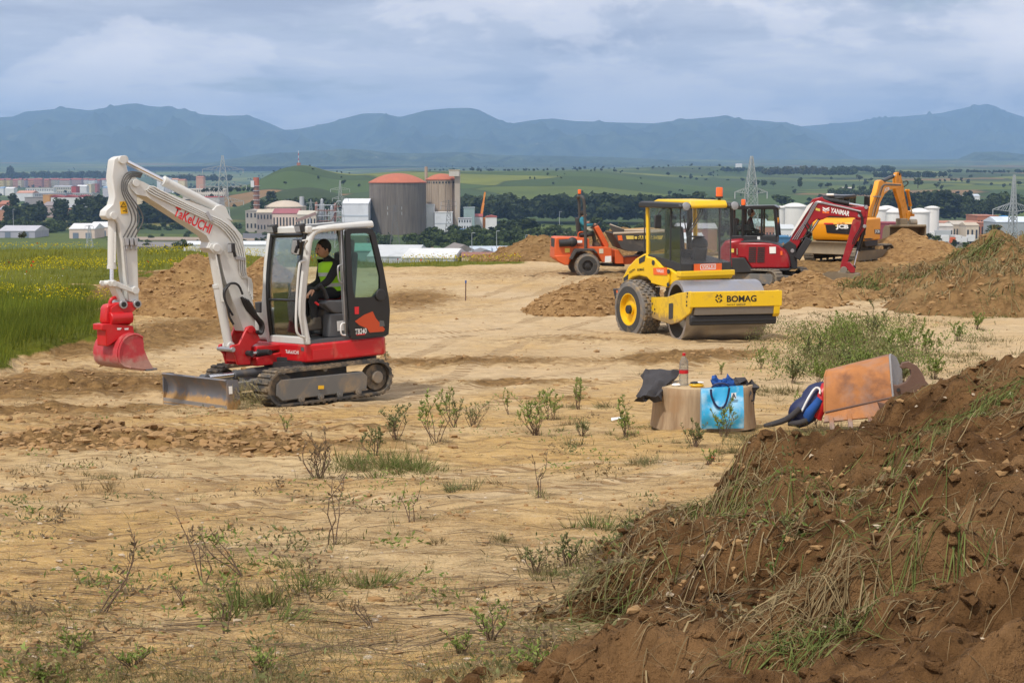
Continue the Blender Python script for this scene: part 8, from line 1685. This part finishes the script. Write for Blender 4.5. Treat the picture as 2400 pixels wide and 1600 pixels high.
def cloth(name,m,label,cat,outline,yfun,thick=.05,puff=.05,seed=1,n=10):
 rs=np.random.RandomState(seed);tl,tr,br,bl=outline;rows=[]
 for i in range(n+1):
  v=i/n;row=[]
  for j in range(n+1):
   u=j/n;px=(tl[0]*(1-u)+tr[0]*u)*(1-v)+(bl[0]*(1-u)+br[0]*u)*v;py=(tl[1]*(1-u)+tr[1]*u)*(1-v)+(bl[1]*(1-u)+br[1]*u)*v
   w=float(fbm(np.array([u*3.1+seed]),np.array([v*2.7]),3,seed)[0]);Y=yfun(u,v)-puff*(math.sin(math.pi*u)*math.sin(math.pi*v))+.05*w
   p=at(*zs(px+14*w*math.sin(3.1*v),py+16*w),Y);row.append(p)
  rows.append(row)
 o=sum((p for r_ in rows for p in r_),Vector())/((n+1)**2);base=Vector((o.x,o.y,min(p.z for r_ in rows for p in r_)))
 ob=MB().sheet([[p-base for p in r_]for r_ in rows],-thick).build(name,m,None,60);ob.location=base;tag(ob,label,cat);return ob
cloth('jacket','jacket_dark','dark grey jacket thrown over the left side of the stump','jacket',((215,245),(455,258),(300,430),(165,440)),lambda u,v:SY-.30*v-.05+.25*(1-v),.07,.10,3);cloth('blue_garment','blue_cloth','crumpled blue garment on the stump behind the shopping bag','clothing',((668,318),(815,308),(850,405),(680,400)),lambda u,v:SY-.28,.07,.08,5)
cloth('dark_bag','jacket_dark','dark bag behind the blue shopping bag','bag',((815,340),(905,372),(935,480),(850,490)),lambda u,v:SY-.12,.14,.06,7)
def bottle():
 p=top_pt(477,362);r=empty('water_bottle',p,label='clear plastic drink bottle with red cap and red label on the stump',cat='bottle');k=.325
 MB().lathe([(.001,0),(.040,.0),(.046,.01*k),(.046,.10),(.043,.12),(.046,.14),(.046,.21),(.040,.245),(.020,.285),(.014,.292),(.014,.305)],n=24).build('bottle_body','pet',r,50);MB().lathe([(.0468,.122),(.0468,.158)],n=24).build('label_band','cola_red',r,50);MB().lathe([(.0165,.298),(.0165,k),(.001,k)],n=18).build('cap','cola_red',r,40)
bottle()
def small(name,m,label,cat,x,y,sz,seed,rot=0):
 p=top_pt(x,y);rs=random.Random(seed);b=MB().ball((0,0,0),1,12,8);b.v=[(v[0]*sz[0]*(1+rs.uniform(-.12,.12)),v[1]*sz[1]*(1+rs.uniform(-.12,.12)),v[2]*sz[2]*(1+rs.uniform(-.25,.25))+sz[2]*.9)for v in b.v];o=b.build(name,m,None,60);o.location=p;o.rotation_euler=(0,0,rot);return tag(o,label,cat)
small('bread_roll','bread','small bread roll at the left of the stump top','bread',382,345,(.032,.03,.02),1);small('food_wrapper','print_white','white and red food wrapper left of the bottle','wrapper',425,368,(.045,.035,.016),2);o=small('snack_bag','snack_yellow','yellow and black snack bag right of the bottle','snack bag',570,374,(.075,.04,.022),3);MB().ball((-.02,0,.045),.04,8,6,(1.3,.8,.35)).build('print_panel','print_black',o,60);MB().ball((.03,-.01,.05),.03,8,6,(1.2,.8,.3)).build('print_panel','print_white',o,60)
def shop_bag():
 Y=SY-.62;tl,tr,br,bl=at(*zs(597,385),Y),at(*zs(887,366),Y),at(*zs(890,655),Y-.04),at(*zs(600,662),Y-.04);base=(bl+br)/2;r=empty('shopping_bag',base,label='light blue shopping bag with dark blue handles leaning on the stump',cat='bag');n=10;rows,back=[],[]
 for i in range(n+1):
  v=i/n;rw,bk=[],[]
  for j in range(n+1):
   u=j/n;p=(tl*(1-u)+tr*u)*(1-v)+(bl*(1-u)+br*u)*v;w=float(fbm(np.array([u*2.2]),np.array([v*2.0]),2,3)[0]);rw.append(p-base+Vector((0,-.05*math.sin(math.pi*v)*(.4+.6*v)-.03*w,0)));bk.append(p-base+Vector((0,.05+.07*v,0)))
  rows.append(rw);back.append(bk)
 MB().sheet(rows,.002).build('front_panel','bag_blue',r,60);MB().sheet(back,.002).build('back_panel','bag_blue',r,60)
 for j in(0,n):MB().sheet([[rows[i][j],back[i][j]]for i in range(n+1)],.002).build('gusset','bag_blue',r,60)
 MB().sheet([rows[n],back[n]],.002).build('bottom_panel','bag_blue',r,60)
 for P in([(665,388),(668,440),(700,505),(735,520),(765,500),(785,430),(792,376)],):MB().tube([at(*zs(*p),Y-.07)-base for p in P],.011,6,2).build('handle','navy',r,60)
 MB().tube([at(*zs(*p),Y+.05)-base for p in[(670,380),(690,350),(760,345),(790,370)]],.009,6,2).build('handle','navy',r,60)
 q=[at(*zs(*p),Y-.06)-base for p in[(805,414),(838,410),(840,450),(806,454)]];MB().sheet([[q[0],q[1]],[q[3],q[2]]],.002).build('logo_patch','print_white',r,None);c=sum(q,Vector())/4;lettering('A','navy',r,c+Vector((0,-.004,0)),(1,0,.05),(0,0,1),.05,.045,.02,thick=.0)
shop_bag()
def rusty_bucket():
 W=lambda x,y,Y:at(*zs(x,y),Y);base=W(1680,660,15.2);r=empty('digger_bucket',base,label='rusty orange digger bucket with teeth standing on the ground',cat='bucket');L=lambda x,y,Y:W(x,y,Y)-base
 ed=[((1443,612,15.16),(1850,572,15.10)),((1450,560,15.26),(1905,455,15.16)),((1455,545,15.30),(1912,440,15.2)),((1455,400,15.36),(1902,330,15.25)),((1458,290,15.46),(1893,205,15.36)),((1470,255,15.58),(1889,160,15.50)),((1490,245,15.75),(1895,143,15.72)),((1530,262,16.0),(1930,165,15.98)),((1560,330,16.15),(1970,260,16.1))]
 MB().sheet([[L(*a).lerp(L(*b),j/5)for j in range(6)]for a,b in ed],.02).build('shell','rust',r,50)
 for k in(0,1):
  pts=[L(*e[k])for e in ed[2:]]+[L(*((1975,410,16.05)if k else(1560,520,16.1)))];o=Vector((.02 if k else-.02,0,0));n=len(pts)
  MB().raw([p+o*.1 for p in pts]+[p+o for p in pts],[tuple(range(n)),tuple(range(n,2*n))[::-1]]+[(i,(i+1)%n,n+(i+1)%n,n+i)for i in range(n)]).build('side_plate','old_grey' if k else 'rust',r,None)
 MB().tube([L(1452,548,15.27),L(1910,446,15.17)],.012,6).build('weld_seam','rust_dark',r,60)
 for x,y in((1492,575),(1618,560),(1757,535)):MB().bar(L(x,y,15.17),L(x+12,y+100,15.06),.045,.03,(0,1,0)).build('tooth','rust',r,40,.008)
 def hook(pts,Y,th,m):
  q=[L(x,y,Y)for x,y in pts];n=len(q);MB().raw(q+[p+Vector((0,th,0))for p in q],[tuple(range(n)),tuple(range(n,2*n))[::-1]]+[(i,(i+1)%n,n+(i+1)%n,n+i)for i in range(n)]).build('hook_plate',m,r,30,.006)
 h1=[(1970,236),(1985,206),(2030,198),(2085,225),(2125,280),(2145,330),(2185,372),(2110,425),(2020,462),(1940,442),(1900,412),(1885,376),(1897,352),(1960,362),(2010,340),(2045,290),(2042,255),(2012,242),(1986,247)];hook(h1,15.25,.05,'rust_dark');hook([(1815,476),(1880,492),(1950,466),(2010,456),(1995,540),(1940,572),(1880,566),(1838,535)],15.02,.05,'rust_dark')
 for x,y in((1958,392),(1888,515)):MB().cyl(L(x,y,15.0 if x<1900 else 15.23),L(x,y,15.06 if x<1900 else 15.26),.018,n=12).build('pin_hole','print_black',r,40)
rusty_bucket()
def backpack():
 base=at(*zs(1330,640),15.55);r=empty('backpack',base,label='red and blue backpack leaning against the rusty bucket',cat='backpack');L=lambda x,y,Y:at(*zs(x,y),Y)-base
 def pouch(name,m,P,rads):
  b=MB().tube([L(*p)for p in P],rads,14,1);y0=sum(v[1]for v in b.v)/len(b.v);b.v=[(v[0]+.012*math.sin(31*v[2]+7*v[0]),y0+(v[1]-y0)*.8+.014*math.sin(40*v[0]+23*v[2]),v[2]+.01*math.sin(37*v[0]))for v in b.v];b.build(name,m,r,60)
 pouch('body','navy',[(1220,610,15.6),(1290,560,15.58),(1370,480,15.6),(1430,400,15.62),(1455,370,15.64)],[.07,.10,.125,.135,.14,.14,.13,.11,.09]);pouch('red_panel','cola_red',[(1405,590,15.5),(1425,500,15.48),(1440,420,15.5),(1450,350,15.56)],[.04,.05,.055,.055,.05,.045]);pouch('blue_panel','blue_cloth',[(1320,600,15.46),(1370,520,15.45),(1415,450,15.47)],[.03,.05,.055,.05,.03]);MB().tube([L(*p)for p in[(1290,540,15.47),(1340,440,15.46),(1385,372,15.5),(1420,385,15.47),(1415,420,15.45)]],.011,6,2).build('piping','print_white',r,60);MB().tube([L(*p)for p in[(1030,640,15.5),(1120,620,15.5),(1200,590,15.48),(1280,520,15.47)]],[.018,.024,.028,.03,.03,.03],8,1).build('strap','jacket_dark',r,60);MB().tube([L(*p)for p in[(1200,620,15.5),(1260,625,15.46),(1330,600,15.45)]],.03,8,1).build('strap','jacket_dark',r,60)
backpack()
def stake():
 b=on_ground(1091,706);h=48/FPX*b.y;r=empty('survey_stake',b,label='thin steel stake with blue top standing in the open ground',cat='stake');MB().cyl((0,0,-.1),(.01,0,h*.86),.016,n=8).build('rod','rust_dark',r,40);MB().cyl((.01,0,h*.86),(.012,0,h),.022,n=8).build('painted_top','blue_cloth',r,40)
stake()
for px,py,m,nm,cat in((1450,997,'print_white','scrap of white paper left of the stump','paper scrap'),(1668,1080,'cola_red','small red wrapper on the ground below the stump','wrapper')):
 b=on_ground(px,py);o=MB().sheet([[(-.08+.053*i,.03*j,.012+.014*((i*7+j*5)%3))for i in range(4)]for j in range(4)],.002).build('litter_scrap',m,None,60);o.location=b;o.scale=(1,1,1)if m=='print_white' else(.35,.5,.5);tag(o,nm,cat)
